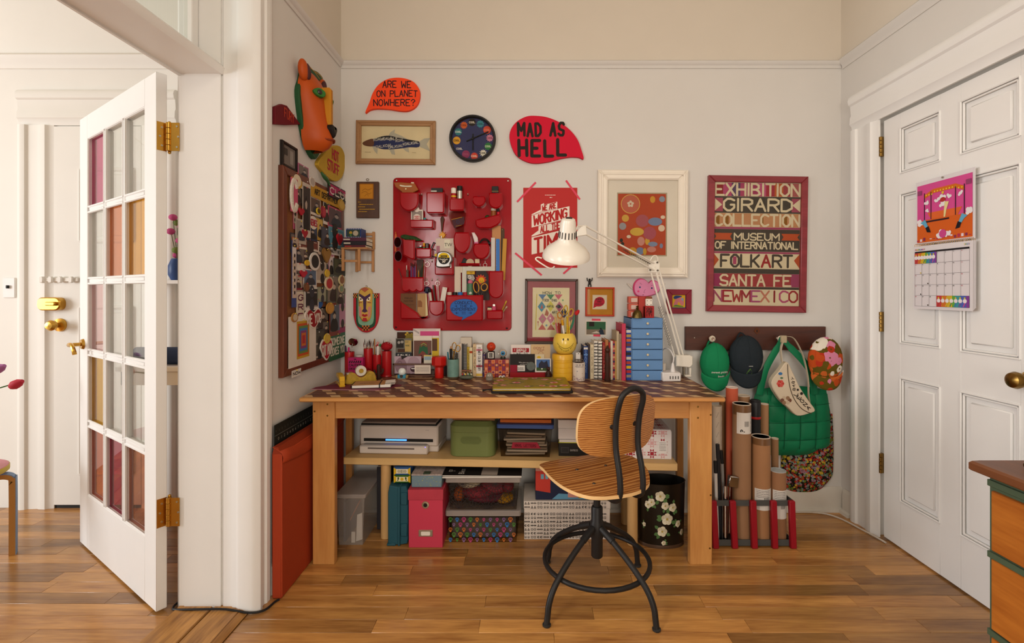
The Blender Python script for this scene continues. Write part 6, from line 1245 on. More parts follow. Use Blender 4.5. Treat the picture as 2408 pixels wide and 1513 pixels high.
for nm,lb,c,x,z,a in (('scissors','leopard print yellow scissors in the planter','#c09a24',.008,hs+.118,0),('scissors','amber handled scissors with blue tips in the planter','#b8741c',-.020,hs+.10,1)):
    s_ = thing(nm,lb,'scissors',(L0[0]+x,L0[1]-.004,L0[2]+.02),group='scissors in the smiley planter')
    for q,(cx_,cz,rx_,rz_,an) in enumerate(((-.004,z-.016,.010,.024,-.12),(.024,z-.030,.011,.021,-.30)) if not a else ((-.006,z-.026,.012,.016,.3),(.014,z-.020,.009,.014,-.1))):
        part('handle',MB().tube([(cx_+rx_*math.cos(t*.2618)*math.cos(an)-rz_*math.sin(t*.2618)*math.sin(an),0,cz+rx_*math.cos(t*.2618)*math.sin(an)+rz_*math.sin(t*.2618)*math.cos(an)) for t in range(24)],.003,8,True),col(c if q == 0 or not a else '#1c2c5c',.4,noise=.9 if not a else .05,scale=200),s_)
    part('blades',MB().tube([(.006,0,z-.05),(.002,0,0)],[.006,.003],8),col(c,.4,noise=.9,scale=200) if not a else col('#b8b4ac',.25,metal=1),s_)
tu = thing('felt_tulip','red felt tulip with green leaf in the planter','flower',(L0[0]+.02,L0[1]+.004,L0[2]+.02)); part('stem',MB().tube(smooth([(0,0,0),(.008,0,hs+.03),(.034,0,hs+.075)],4,False),.0018,6),col('#2c6a44',.6),tu); part('bloom',MB().lathe([(0,-.016),(.007,-.014),(.011,-.004),(.009,.009),(.003,.017),(0,.017)],12),col('#b81c20',.6),tu,loc=(.046,0,hs+.088),rot=(0,.7,0)); part('leaf',MB().prism(smooth([(.006,hs+.0),(.022,hs+.05),(.034,hs+.082),(.030,hs+.04),(.018,hs+.005)],3),-.006,-.004,'y'),col('#2c6a50',.6),tu)
# white cup
r,K = TT('white_cup','white illustrated cup with violet dots and clips inside','cup',1361,901); R_ = 14.5*K; h_ = 42*K; part('cup',MB().lathe([(R_*.96,0),(R_,.003),(R_,h_),(R_*.9,h_),(R_*.9,.005),(0,.005)],26),col('#d8cabc',.35),r); p = Pr(); p.fn = lambda u,v,l: ((R_*1.004+l*.0001)*math.sin(u/R_),-(R_*1.004+l*.0001)*math.cos(u/R_),v)
[p.rect(-.044+i*.011,-.033+i*.011,.001,h_*.96,'#d8cabc',0) for i in range(8)]; p.text('I CAN SEE THE',0,h_*.90,.006,'#4a4048',w=.05,th=.16); p.text('MIRACLES',0,h_*.80,.006,'#4a4048',w=.045,th=.16); rn = random.Random(8)
for i in range(110): u_ = rn.uniform(-.05,.05); p.disc(u_,rn.uniform(.002,.012+abs(u_)*.45),.0014,'#7c5472',n=6)
p.line([(-.014,h_*.52),(-.009,h_*.58)],.0012,'#2c3c6c'); p.line([(-.014,h_*.57),(-.009,h_*.53)],.0012,'#2c3c6c')
for a in (-.5,0,.5): p.line([(.014,h_*.42),(.024,h_*(.42+.1*a))],.0008,'#a8842c')
p.build('illustration',r); cl_ = r.location
for i in range(5): s_ = thing('key_ring',ORD[i]+' steel ring heaped in the white cup','ring',(cl_[0]-.016+.008*i,cl_[1]-.004+.004*(i % 2),cl_[2]+h_+.002),group='steel rings in the white cup'); part('ring',MB().tube([(.009*math.cos(t*.5236),.004*math.sin(t*.5236),.006+.008*math.sin(t*.5236)) for t in range(12)],.0015,5,True),col('#8a847c',.25,metal=1),s_); part('tab',MB().box(-.003,.003,-.002,.002,-.012,.0,.001),col('#6a3c3c',.4),s_)
s_ = thing('white_tag','white card tag standing in the white cup','tag',(cl_[0]+.0,cl_[1]+.012,cl_[2]+.02)); part('card',MB().box(-.014,.010,-.001,.001,0,h_+.03),col('#cfc8c2',.6),s_); part('eyelet',MB().lathe([(.001,-.0014),(.0025,-.0014)],8,(0,0,h_+.024),axis='y'),M_screw,s_)
# --- right hand row of books
GR = 'books left of the blue drawers'
def B(label,px,w_,top,base,dep,c,**k): return book(label,px,base,w_,base-top,dep,c,group=GR,**k)
B('navy blue paperback leftmost of the right row',1377.5,9.5,815,898,.13,'#223c74',txt='HANDBOOK',tc='#7c94c4',spine=[(.9,.96,'#d8d0c4'),(.72,.76,'#5a84b8')]); B('thin dark paperback beside the navy book',1385,4,812,898,.12,'#3c3032'); B('cream diary titled before and tied',1392,8,811,898,.12,'#cdbd9c',txt='HELLO BEFORE TIED',tc='#6c4a34',th=.12)
for i,px in enumerate((1401.2,1411.4)):
    q = B(['black and white striped spiral notebook on the left','black and white striped spiral notebook on the right'][i],px,8.4,803+i,899,.12,'#d8d0c4',name='spiral_notebook',spine=[(j/12+.01,j/12+.035,'#2a2624') for j in range(12)]); m = MB()
    for j in range(14): m.tube([(-.006+.003*math.cos(t*.785),-.003+.003*math.sin(t*.785),.01+j*.0135) for t in range(8)],.0007,4,True)
    part('wire_binding',m,col('#4a4440',.3,metal=.8),q)
B('slim red book right of the striped notebooks',1420,6,806,899,.12,'#8c1c1c',txt='ONWARD',tc='#c88a74'); B('orange brown paper folder in the right row',1427,7,800,899,.13,'#a86a3c'); B('second slim red book behind the wooden figure',1434,5,806,899,.13,'#a01c20'); B('cream booklet right of the wooden figure',1438.5,5,803,900,.12,'#d2c6b2'); B('red patterned booklet in the right row',1443.5,4.5,803,900,.12,'#a03a3c',spine=[(j/9,j/9+.05,['#3c2448','#c88a6a'][j % 2]) for j in range(9)]); B('ochre booklet in the right row',1448,4,803,900,.12,'#b08a4c'); B('tall beige book with worn top',1453,5.5,780,900,.15,'#b8a688'); B('grey brown book beside the tall pink book',1459,5.2,786,901,.15,'#8a7a64',txt='THE ROOM',tc='#5c4c3c')
B('tall pink cloth bound book',1467,9,762,902,.17,'#b83450'); B('blue book with bands of colourful stickers',1478.4,11.6,775,901,.16,'#1c3c8c',spine=[((10.6-i)/11.4,(10.6-i)/11.4+.055,c) for i,c in enumerate(('#c8c4bc','#a8884a','#b8602c','#6c3830','#b0aca8','#2c2824','#c0b8a8','#a83c2c','#c8a41c','#a82c2c','#8a7c6c'))])
r,K = TT('carved_figure','tall dark carved wooden figure before the red books','figurine',1428.5,902.5); h_ = 84*K; part('body',MB().lathe([(.013,0),(.016,.01),(.011,h_*.18),(.015,h_*.35),(.012,h_*.5),(.015,h_*.62),(.010,h_*.75),(.013,h_*.86),(.006,h_*.97),(0,h_)],14,sy=.7),col('#3c2014',.35,noise=.25,scale=40),r); part('headdress',MB().sph((0,-.003,h_*.86),.0135,.01,.016,12,8),col('#3c2014',.35,noise=.25,scale=40),r); part('base',MB().cyl(.018,0,.006,14,b=.001),col('#2c170e',.4),r)
r,K = TT('clear_sleeve','crumpled clear plastic sleeve behind the navy book','sleeve',1369,893); part('sleeve',MB().prism([(-.02,0),(.02,0),(.022,.16),(.008,.175),(-.018,.13)],0,.012,'y',b=.003),glass('#d8ccc4'),r); part('card',MB().box(-.014,.012,.004,.006,.002,.12),col('#c4b4a8',.7),r)
# --- blue drawers
M_bl = col('#5f86b4',.5,noise=.03); r,K = TT('drawer_unit','powder blue cardboard unit of six small drawers','drawer unit',1522,902); w_ = 37*K; h_ = 147*K; DY = .20
m = MB(); m.box(-w_,-w_+.003,.004,DY,0,h_); m.box(w_-.003,w_,.004,DY,0,h_); m.box(-w_,w_,DY-.003,DY,0,h_); m.box(-w_,w_,.004,DY,h_-.003,h_)
for i in range(6): m.box(-w_,w_,.004,DY,i*h_/6,i*h_/6+.003)
part('cabinet',m,M_bl,r)
for i in range(6):
    z0 = i*h_/6+.003; z1 = (i+1)*h_/6-.003; d_ = part('drawer',MB().box(-w_+.0035,w_-.0035,.0,DY-.01,z0,z1,.0012),M_bl,r,loc=(random.uniform(-.0006,.0006),-.002*random.random(),0)); part('knob',MB().lathe([(0,-.014),(.0055,-.0125),(.0065,-.009),(.003,-.005),(.003,0)],14,(0,0,(z0+z1)/2),axis='y'),col('#cdbc98',.35),d_)
dl = r.location; top = dl[2]+h_+.0008
ZX = lambda x: 1340+x/5.042
ZY = lambda y: 630+y/5.042
y = dl[1]+.03
r = thing('red_letter_box','coral red block letter tidy on the blue drawers','desk tidy',(XW(ZX(835),y),y,top)); k = y/F/5.042; m = MB(); M_co = col('#a8342a',.4)
part('body',MB().box(-18*k,138*k,0,.04,0,252*k,.002),M_co,r)
for i in range(3):
    z = (4+i*84)*k; m = MB(); m.prism(rr(-138*k,-22*k,z,z+80*k,.004),.004,.04,'y',b=.001); o = part('drawer',m,col('#b8503e',.4),r); part('slot',MB().prism(rr(-108*k,-32*k,z+12*k,z+62*k,.004),0,.004,'y',b=.001),col('#c8aca0',.5),o)
y = dl[1]+.018
r = thing('brass_bell','small tarnished brass bell on the blue drawers','bell',(XW(ZX(793),y),y-.012,top)); part('bell',MB().lathe([(60*k,0),(58*k,20*k),(52*k,55*k),(35*k,85*k),(15*k,98*k),(0,100*k)],22),col('#5c4a20',.3,metal=.8),r); part('handle',MB().lathe([(8*k,98*k),(18*k,115*k),(8*k,125*k),(16*k,138*k),(0,146*k)],12),col('#5c4a20',.3,metal=.8),r)
r = thing('go_for_it_box','small red box printed GO FOR IT','box',(XW(ZX(935),y),y-.012,top)); part('box',MB().box(-48*k,58*k,0,.02,0,140*k,.0015),col('#9c1c1c',.4),r); p = Pr()
for t,z in (('GO',105),('FOR',70),('IT!',34)): p.text(t,0,z*k,26*k,'#2c0c0c',w=60*k,th=.26)
p.build('lettering',r,loc=(0,-.0002,0)); part('clear_side',MB().box(-62*k,-50*k,.002,.02,0,135*k),glass('#d8b8b0'),r)
r2 = thing('domino_die','white block with black pips on the red box','die',(XW(ZX(933),y),y-.012,top+140*k+.0008)); part('block',MB().box(-38*k,40*k,0,.018,0,82*k,.002),col('#ddd2c6',.4),r2); p = Pr()
for a in (-22,22):
    for b in (15,60): p.disc(a*k,b*k,5*k,'#2a2220')
p.build('pips',r2,loc=(0,-.0002,0))
r3 = thing('cardboard_wedge','small torn brown cardboard on the white block','cardboard',(r2.location[0],r2.location[1]+.002,r2.location[2]+82*k+.0006)); part('card',MB().prism([(-36*k,0),(40*k,0),(36*k,22*k),(5*k,20*k),(-15*k,32*k),(-30*k,24*k)],0,.003,'y'),col('#7a4a2c',.7),r3); part('fold',MB().box(-30*k,30*k,.003,.006,0,6*k),col('#6a3e24',.7),r3)
# --- power strip with plugs
M_pw = col('#d8d2ce',.35); r,K = TT('power_strip','white power strip with four USB sockets at the desk corner','power strip',1580,904.5); part('case',MB().box(-22*K,22*K,0,.09,0,21*K,.005),M_pw,r)
for i in range(4): part('usb_socket',MB().box((-5+i*6.2)*K,(-2.6+i*6.2)*K,-.0008,.002,6*K,13*K),col('#4a4644',.4),r)
pl = r.location; zt = pl[2]+21*K
r = thing('white_plug','white plug standing in the power strip left of lamp base','plug',(pl[0]-.030,pl[1]+.06,zt)); part('body',MB().box(-.012,.014,-.012,.012,0,.042,.004),col('#b8aca0',.4),r); part('cord',MB().tube(smooth([(0,0,.042),(-.002,.006,.075),(.004,.04,.09),(.004,.08,.02)],4,False),.0025,6),col('#b8aca0',.4),r)
r = thing('lamp_plug','white lamp plug and curved cord in the power strip','plug',(pl[0]+.014,pl[1]+.03,zt)); part('body',MB().lathe([(.012,0),(.012,.01),(.008,.03),(.006,.045)],12),M_pw,r); part('cord',MB().tube(smooth([(0,0,.044),(.004,.0,.075),(-.008,.02,.11),(-.022,.06,.115),(-.03,.09,.09),(-.032,.1,.03)],4,False),.0032,8),M_pw,r)
# --- drafting lamp
M_lp = col('#e4ddd0',.32,noise=.03,coat=.2); d0 = 2.625; bx,by,bz = PT(1599,850,d0); lp = thing('drafting_lamp','cream swing arm drafting lamp clamped at the desk corner','lamp',(bx,d0,TZ+.001)); w = lambda px,py,d: tuple(Vector(PT(px,py,d))-Vector((bx,d0,TZ)))
x,y,z = w(1606,848,d0); m = MB(); m.prism([(x-.045,z-.03),(x+.03,z-.036),(x+.045,z-.02),(x+.045,z+.022),(x+.03,z+.03),(x-.045,z+.03)],-.028,.022,'y',b=.004,b2=.004); part('clamp_head',m,M_lp,lp); part('clamp_post',MB().cyl(.008,0,z-.03,12,(x+.005,0)),col('#8a8070',.3,metal=.6),lp); m = MB(); m.box(x+.004,x+.04,-.02,.02,0,.012,.003).box(x+.028,x+.04,-.02,.02,.01,.05,.003); part('clamp_foot',m,M_lp,lp)
E0,E1 = Vector(w(1596,838,d0)),Vector(w(1537,628,2.56)); H0 = Vector(w(1374,541,2.24)); ax = Vector((.95,0,.3)).normalized()
def bar(a,b,off,rad_=.0058,c=None): part('arm_bar',MB().tube([tuple(a+off),tuple(b+off)],rad_,8),c or M_lp,lp)
for s in (-.024,.006,.026): bar(E0+Vector((0,0,.0)),E1,Vector((s*.9,0,s*.25)),.0062 if s == .006 else .0048)
for q in (0,1): part('spring',MB().tube([tuple(E0.lerp(E1,.12+.0075*i)+Vector((-.036+q*.012,-.006,0))+Vector((.0035*math.cos(i*1.6),.0035*math.sin(i*1.6),0))) for i in range(60)],.0011,4),col('#6a6258',.35,metal=.7),lp)
for s in (-.020,.018): bar(E1,H0,Vector((.004,0,s)),.0048)
for q in (0,1): part('spring',MB().tube([tuple(E1.lerp(H0,.06+.007*i)+Vector((0,-.008-q*.008,.002))+Vector((.002*math.cos(i*1.6),0,.0038*math.sin(i*1.6)))) for i in range(62)],.0011,4),col('#5a5248',.35,metal=.7),lp)
part('elbow',MB().prism([(E1.x-.03,E1.z-.028),(E1.x+.03,E1.z-.032),(E1.x+.034,E1.z+.02),(E1.x+.01,E1.z+.034),(E1.x-.028,E1.z+.02)],E1.y-.004,E1.y+.010,'y',b=.002),M_lp,lp); m = MB()
for a,b in ((.018,.022),(.02,-.02),(-.02,-.018)): m.cyl(.005,E1.y-.010,E1.y+.012,10,(E1.x+a,E1.z+b),axis='y')
part('joint_screws',m,col('#5a5248',.35,metal=.7),lp); part('cable_loop',MB().tube(smooth([tuple(E1+Vector(v_)) for v_ in ((-.02,-.004,.03),(-.006,-.006,.055),(.012,-.006,.058),(.022,-.004,.04),(.016,0,.022))],4,False),.0028,6),M_lp,lp)
# shade: turned about its own axis
up = Vector((.03,-.40,.92)).normalized(); rc = Vector(w(1331,606,2.20)); R_ = 56*2.2/F; rotm = up.to_track_quat('Z','Y').to_euler()
part('shade',MB().lathe([(R_,0),(R_,.008),(R_*.97,.022),(R_*.82,.045),(R_*.52,.068),(R_*.40,.080),(R_*.36,.095),(R_*.31,.165),(R_*.27,.178),(R_*.2,.182),(0,.183)],40),M_lp,lp,loc=tuple(rc),rot=tuple(rotm))
part('shade_inside',MB().lathe([(R_*.985,.001),(R_*.80,.040),(R_*.5,.062),(R_*.3,.085),(0,.09)],40),col('#d8d0c0',.5),lp,loc=tuple(rc),rot=tuple(rotm)); m = MB()
for i in range(16): a = i*math.pi/8; m.T = Matrix.Rotation(a,4,'Z'); m.tube([(R_*.372,0,.096),(R_*.352,0,.125)],.0022,4)
part('vent_slots',m,M_black,lp,loc=tuple(rc),rot=tuple(rotm)); m = MB(); m.box(-.012,.016,-.007,.007,.181,.188,.002); part('switch',m,col('#3a2420',.4),lp,loc=tuple(rc),rot=tuple(rotm))
g = [tuple(Vector(w(px,py,2.16))) for px,py in ((1274,608),(1264,606),(1260,611),(1275,622),(1291,631),(1300,631),(1304,627))]; part('grab_handle',MB().tube(smooth(g,4,False),.0032,8),M_lp,lp)
part('neck',MB().tube([tuple(Vector(w(1352,548,2.21))),tuple(Vector(w(1358,533,2.22))),tuple(Vector(w(1372,532,2.24))),tuple(H0)],.0035,8),M_lp,lp); part('yoke',MB().prism([(H0.x-.045,H0.z-.035),(H0.x-.02,H0.z-.03),(H0.x+.012,H0.z-.025),(H0.x+.008,H0.z+.018),(H0.x-.012,H0.z+.02),(H0.x-.042,H0.z-.018)],H0.y-.006,H0.y+.006,'y',b=.002),M_lp,lp)
# --- floral laptop sleeve
r = thing('laptop','closed laptop in mustard floral case on a black sleeve','laptop',((XW(1156,2.19)+XW(1345,2.19))/2,2.19,TZ+.0009),1.0); LW = 94.5*2.19/F; LD = .272
part('sleeve',MB().prism(rr(-LW-.002,LW+.006,-.008,LD,.012),0,.012,'z',b=.003,b2=.003),col('#1e1a18',.7),r); part('lining',MB().prism(rr(-LW+.004,LW-.004,-.002,LD-.01,.01),.012,.016,'z'),col('#a8862c',.6,noise=.6,scale=40),r); part('body',MB().prism(rr(-LW+.004,LW-.003,.0,LD-.012,.012),.016,.021,'z',b=.001),col('#b8b0a8',.3,metal=.6),r)
part('lid',MB().prism(rr(-LW+.003,LW-.003,-.001,LD-.011,.014),.021,.027,'z',b2=.002),col('#8a7414',.4),r); p = Pr(); p.fn = lambda u,v,l: (u,v,.0272+l*.00012); p.rect(-LW+.006,LW-.006,.002,LD-.014,'#8a7414',0); rn = random.Random(11)
for i,(x,y) in enumerate([(x_,y_*.9) for x_,y_ in [(-.15,.20),(-.13,.06),(-.07,.13),(-.02,.03),(-.03,.24),(.05,.045),(.11,.13),(.14,.22),(.15,.05),(.02,.26),(.07,.22),(-.10,.27),(.10,.03),(-.17,.11)]]):
    s = .015 if i % 2 else .020
    for q in range(4): a = rn.uniform(0,6.28); p.poly(ell(s*.9,s*.35,10,x+s*1.3*math.cos(a),y+s*1.3*math.sin(a)),'#4a5a2c',1)
    for q in range(6): a = q*1.047+i; p.disc(x+s*.55*math.cos(a),y+s*.55*math.sin(a),s*.5,['#c88078','#d8aca0','#b85c5c'][q % 3],2+q % 2,n=10)
    p.disc(x,y,s*.4,'#a84048',4,n=10)
p.build('floral_print',r,rough=.4); part('zip_pull',MB().tube([(-LW-.004,.05,.008),(-LW-.025,.055,.006),(-LW-.045,.05,.004)],[.004,.003,.005],6),M_black,r)
# ================================================================ under the desk
def FT(name,label,cat,px,py,rz=0,group=None):
    d = FD(py); return thing(name,label,cat,((px-CX)/F*d,d,.0006),rz,group),d/F
def BT(name,label,cat,px,py,rz=-3.1,group=None,z=0):
    x,y,z0 = BEN(px,py); return thing(name,label,cat,(x,y,z0+.0008+z),rz,group),y/F
# printer
M_pr = col('#c9bdb2',.4); r,K = BT('printer','white inkjet printer with blue glow on the bench','printer',938,1066); X = lambda p_: (p_-938)*K; Z = lambda p_: (1066-p_)*K
part('body',MB().box(X(841),X(1030),.012,.215,Z(1052),Z(1003),.008),M_pr,r); part('lower_body',MB().box(X(848),X(1030),.02,.21,0,Z(1050),.006),M_pr,r); part('scanner_lid',MB().box(X(845),X(1024),.02,.21,Z(1001),Z(996),.004),col('#8a7a70',.4),r); part('lid_gap',MB().box(X(844),X(1026),.018,.212,Z(1004),Z(1000.5)),M_black,r)
tr = part('paper_tray',MB().box(X(847),X(1009),-.025,.03,0,Z(1046),.006),M_pr,r); part('tray_recess',MB().box(X(856),X(1004),-.012,.03,Z(1046.5),Z(1045)),col('#8a8480',.3),tr); part('tray_lip',MB().box(X(868),X(978),-.0262,-.0245,Z(1054),Z(1050.5)),col('#6a605a',.3),tr)
part('output_slot',MB().box(X(852),X(1018),.0105,.0135,Z(1041),Z(1034)),M_black,r); part('status_light',MB().box(X(905),X(955),.008,.0115,Z(1038.5),Z(1035.5)),col('#3c78ff',.4,emit=3.5),r,label='glowing blue light bar'); part('indicator',MB().cyl(.002,-.0262,-.0245,8,(X(1004),Z(1048)),axis='y'),col('#6a5cff',.4,emit=3),r); p = Pr(); p.font('OfficeJet',X(1004),Z(1013),.004,'#8a8078'); p.build('brand_lettering',r,loc=(0,.0118,0))
# bread tin
M_gr = col('#6c7644',.35,noise=.03); r,K = BT('bread_tin','olive green enamel tin with rounded lid','tin',1109,1076); w_ = 54*K; h_ = 82*K; D_ = .19
part('body',MB().prism(rr(-w_,w_,0,D_,.045,8),0,h_*.70,'z',b=.004),M_gr,r); part('lid',MB().prism(rr(-w_-.001,w_+.001,-.001,D_+.001,.046,8),h_*.705,h_,'z',b2=.022),M_gr,r); part('handle_recess',MB().prism(rr(-26*K,22*K,h_*.38,h_*.58,.02,8),-.0015,.004,'y',b=.001),col('#5c6638',.4),r); part('handle_rim',MB().tube([(u,-.001,v) for u,v in rr(-26*K,22*K,h_*.38,h_*.58,.02,6)],.0016,6,True),M_gr,r); gl = r.location
r = thing('paper_bag','flat brown paper packet on the green tin','packet',(gl[0],gl[1]+.03,gl[2]+h_+.0008),-3); part('packet',MB().box(-.10,.115,0,.13,0,.011,.003),col('#9a6a44',.7),r); part('fold',MB().box(-.10,.115,-.002,.01,.003,.006),col('#8a5c3a',.7),r)
# clear bin with blue lid
def bin_(r,w0,w1,h_,D_,wall_,lid,lidh,lipc=None,nm='tub'):
    m = MB(); t = .003
    def lp(w_,z,q): return [(-w_+q,q,z),(w_-q,q,z),(w_-q,D_-q,z),(-w_+q,D_-q,z)]
    V = lp(w0,0,.006)+lp(w1,h_,0); m.add(V,[(0,1,2,3),(0,1,5,4),(1,2,6,5),(2,3,7,6),(3,0,4,7)]); part(nm,m,wall_,r,recalc=False)
    part('rim',MB().tube([(-w1,0,h_-.004),(w1,0,h_-.004),(w1,D_,h_-.004),(-w1,D_,h_-.004)],.0035,6,True),wall_ if lipc is None else lipc,r)
    part('lid',MB().prism(rr(-w1-.008,w1+.008,-.008,D_+.008,.012),h_,h_+lidh,'z',b2=.003),lid,r)
CLR = glass('#dcd6cf'); r,K = BT('clear_bin','clear tub with blue lid full of bagged vinyl letters','storage bin',1235,1076); w_ = 65*K; h_ = 68*K
bin_(r,w_*.93,w_*.98,h_,.18,CLR,col('#3c5288',.4),.020); rn = random.Random(9)
for i in range(8): part('packet',MB().box(-w_*.8+rn.uniform(0,.02),w_*.8-rn.uniform(0,.03),.014,.15,.006+i*.0145,.016+i*.0145,.003),col(['#a89a88','#c4b8a8','#8a7a6a','#b8aa98'][i % 4],.4),r,rot=(0,rn.uniform(-.04,.04),0))
part('label',MB().prism([(-33*K,19*K),(36*K,20*K),(28*K,34*K),(-30*K,33*K)],.0075,.0095,'y'),col('#c83c58',.6),r); p = Pr(); p.text('VINYL LETTERS',0,26*K,6*K,'#5a1424',w=50*K,th=.14); p.build('handwriting',r,loc=(0,.0074,0)); bl = r.location
r = thing('orange_board','flat orange box lying on the blue lid','box',(bl[0],bl[1]+.02,bl[2]+h_+.0212),-3); part('box',MB().box(-w_*.92,w_*.95,0,.14,0,.016,.001),col('#c8621c',.5),r); part('lid_line',MB().box(-w_*.921,w_*.951,-.0006,.1,.008,.009),col('#9a4a14',.5),r)
# boxes behind the chair back
r,K = BT('black_box','black box printed BAMBOO on the bench','box',1365,1074); part('base',MB().box(-51*K,51*K,0,.17,0,31*K,.001),col('#1c1a18',.4),r); part('lime_edge',MB().box(-51.3*K,51.3*K,-.0004,.17,30.5*K,32*K),col('#a8a81c',.4),r); part('lid',MB().box(-50*K,50*K,.001,.17,32*K,38*K,.001),col('#d0c8c0',.5),r); p = Pr(); p.font('BAMBOO',-15*K,14*K,5*K,'#a8a098',w=18*K); p.rect(-46*K,-27*K,7*K,21*K,'#3a3634'); p.rect(-44*K,-29*K,9*K,19*K,'#2a2826',2); p.build('print',r,loc=(0,-.0002,0)); q = r.location
r = thing('white_box','plain white carton on the black box','box',(q[0],q[1]+.005,q[2]+38*K+.0008),-3); part('carton',MB().box(-52*K,40*K,0,.17,0,26*K,.002),col('#cfc6c0',.5),r); part('lid',MB().box(-52.5*K,40.5*K,-.001,.171,26*K,46*K,.002),col('#d6cec8',.5),r)
r,K = BT('quilt_box','white box with red patchwork star print','box',1525,1081); h_ = 70*K; w_ = 54*K; part('carton',MB().prism([(-w_,0),(w_,0),(w_,h_*.93),(w_-.006,h_),(-w_,h_)],0,.26,'y',b=.003),col('#d4ccc8',.45),r)
p = Pr()
def quilt(p,x0,x1,z0,z1,s):
    j = 0; z = z0
    while z < z1-s*.4:
        i = 0; x = x0
        while x < x1-s*.4:
            c = '#982430' if (i+j) % 2 == 0 else '#c89a98'; e = s*.17
            if (i+j) % 2 == 0 or True:
                a,b = x+s/2,z+s/2; p.rect(a-e,a+e,b-e,b+e,c)
                for dx,dz in ((1,0),(-1,0),(0,1),(0,-1)):
                    for t in (-1,1): q_ = [(a+dx*e+dz*t*e,b+dz*e+dx*t*e),(a+dx*e*2.7+dz*t*e,b+dz*e*2.7+dx*t*e),(a+dx*e*1.8,b+dz*e*1.8)]; p.poly([(min(max(u,x0),x1),min(max(v,z0),z1)) for u,v in q_],c)
            x += s; i += 1
        z += s; j += 1
quilt(p,-w_,w_-.004,.002,h_-.004,.052); p.rect(w_*.42,w_*.78,h_*.2,h_*.62,'#d8d2cc',2); p.scribble(w_*.46,w_*.74,h_*.56,.0022,'#4a4442',3,6,.0075); p.build('print',r,loc=(0,-.0003,0)); p = Pr(); p.fn = lambda u,v,l: (u,v,h_+.0003); quilt(p,-w_,w_-.008,.004,.25,.052); p.build('lid_print',r)
# --- floor: left to right
r,K = FT('frosted_bin','long frosted storage box left under the bench','storage bin',824,1284); wl = .068; r.location[0] = -.790-wl; h_ = .235; FR = col('#b0a49a',.3,alpha=.38,noise=.04)
bin_(r,wl*.93,wl,h_,.30,FR,col('#a89c94',.35,alpha=.6),.016); part('papers',MB().box(-.045,-.035,.03,.26,.004,.2),col('#3a3c4c',.6),r); part('white_card',MB().prism([(.02,.01),(.05,.02),(.05,.15),(.025,.14)],.02,.024,'y'),col('#d0c8be',.6),r); part('wood_rule',MB().tube([(-.02,.05,.10),(.03,.05,.20)],.003,5),col('#8a4a34',.6),r); part('label_tag',MB().box(.0,.018,.012,.016,.008,.06),col('#c8c0b4',.6),r)
r = thing('black_binder','black binder standing behind the bench leg','binder',(XW(893,2.50),2.50,.0006)); part('cover',MB().box(-.015,.016,0,.2,0,.325,.002),col('#2c2a2e',.5),r); part('pages',MB().box(-.011,.012,.004,.19,.325,.330),col('#8a8278',.7),r)
M_te = col('#25505c',.45,noise=.05); r,K = FT('tool_case','dark teal plastic carrying case standing on end','case',935.5,1284); w_ = 23.5*K; h_ = 141*K
part('half_shell',MB().prism([(-w_,.01),(w_*.1,0),(w_*.1,h_*.97),(-w_*.85,h_),(-w_,h_*.88)],0,.19,'y',b=.004),M_te,r); part('half_shell',MB().prism([(w_*.16,0),(w_*.9,.006),(w_,.03),(w_,h_*.9),(w_*.8,h_*.98),(w_*.16,h_*.97)],.004,.19,'y',b=.004),M_te,r); part('seam_ridge',MB().box(w_*.0,w_*.24,-.006,.19,-.0,h_*.985,.002),M_te,r)
for z in (.26,.78): part('latch',MB().box(w_*.28,w_*.95,-.004,.004,h_*z-.03,h_*z+.03,.003),M_te,r)
part('foot_flange',MB().box(-w_*1.08,-w_*.2,-.006,.19,0,.012,.003),M_te,r); tl = r.location; zz = tl[2]+h_+.001
for k,(lb,c1,c2,hh,c3) in enumerate((('green and yellow floral tin below the blue one','#2c5a1c','#c8a41c',18.5,'#ddd2a8'),('blue and yellow leaf patterned tin on top','#2c5288','#c8a41c',18,'#d4ccb0'))):
    r = thing('patterned_tin',lb,'tin',(XW(945.5,tl[1]+.03),tl[1]+.03,zz),group='small tins on the teal case'); a = 20*K; b = hh*K; part('tin',MB().box(-a,a,0,.09,0,b,.002),col(c1,.4),r); p = Pr(); p.poly([(-a,0),(-a*.7,b*.2),(-a*.7,b*.8),(-a,b)][::-1],c2); p.poly([(a,0),(a,b),(a*.7,b*.8),(a*.7,b*.2)][::-1],c2); p.rect(-a*.7,a*.7,b*.2,b*.8,c3,2)
    if k == 0:
        p.poly(star(8,b*.26,b*.17,0,b*.5),'#c8a01c',3)
        for s in (-1,1): p.disc(s*a*.45,b*.6,.004,'#2c4a1c',3,ry=.007); p.disc(s*a*.5,b*.35,.003,'#2c4a1c',3)
    else:
        for i in range(7): x = -a*.5+i*a/6; p.line([(x,b*.5),(x+(.004 if i < 3 else -.004),b*.68)],.002,'#24301c',3); p.line([(x,b*.5),(x+(.004 if i < 3 else -.004),b*.32)],.002,'#24301c',3)
    p.build('front_print',r,loc=(0,-.0003,0)); zz += b+.001
M_pk = col('#c03a50',.55,noise=.03); r,K = FT('pink_file_box','tall coral pink file box with steel label holder','file box',1001,1289); w_ = 40*K; h_ = 140*K
part('body',MB().box(-w_,w_,0,.22,0,h_*.83,.0015),M_pk,r); part('lid',MB().box(-w_-.003,w_+.003,-.003,.223,h_*.80,h_*.98,.002),col('#b03a48',.55,noise=.2,scale=12),r); z = h_*.72; part('grommet',MB().lathe([(.0095,-.004),(.017,-.003),(.018,0),(.0095,.001)],24,(-.001,0,z),axis='y'),col('#b0a48c',.3,metal=.9),r); part('finger_hole',MB().cyl(.0095,-.0046,.001,20,(-.001,z),axis='y'),M_black,r)
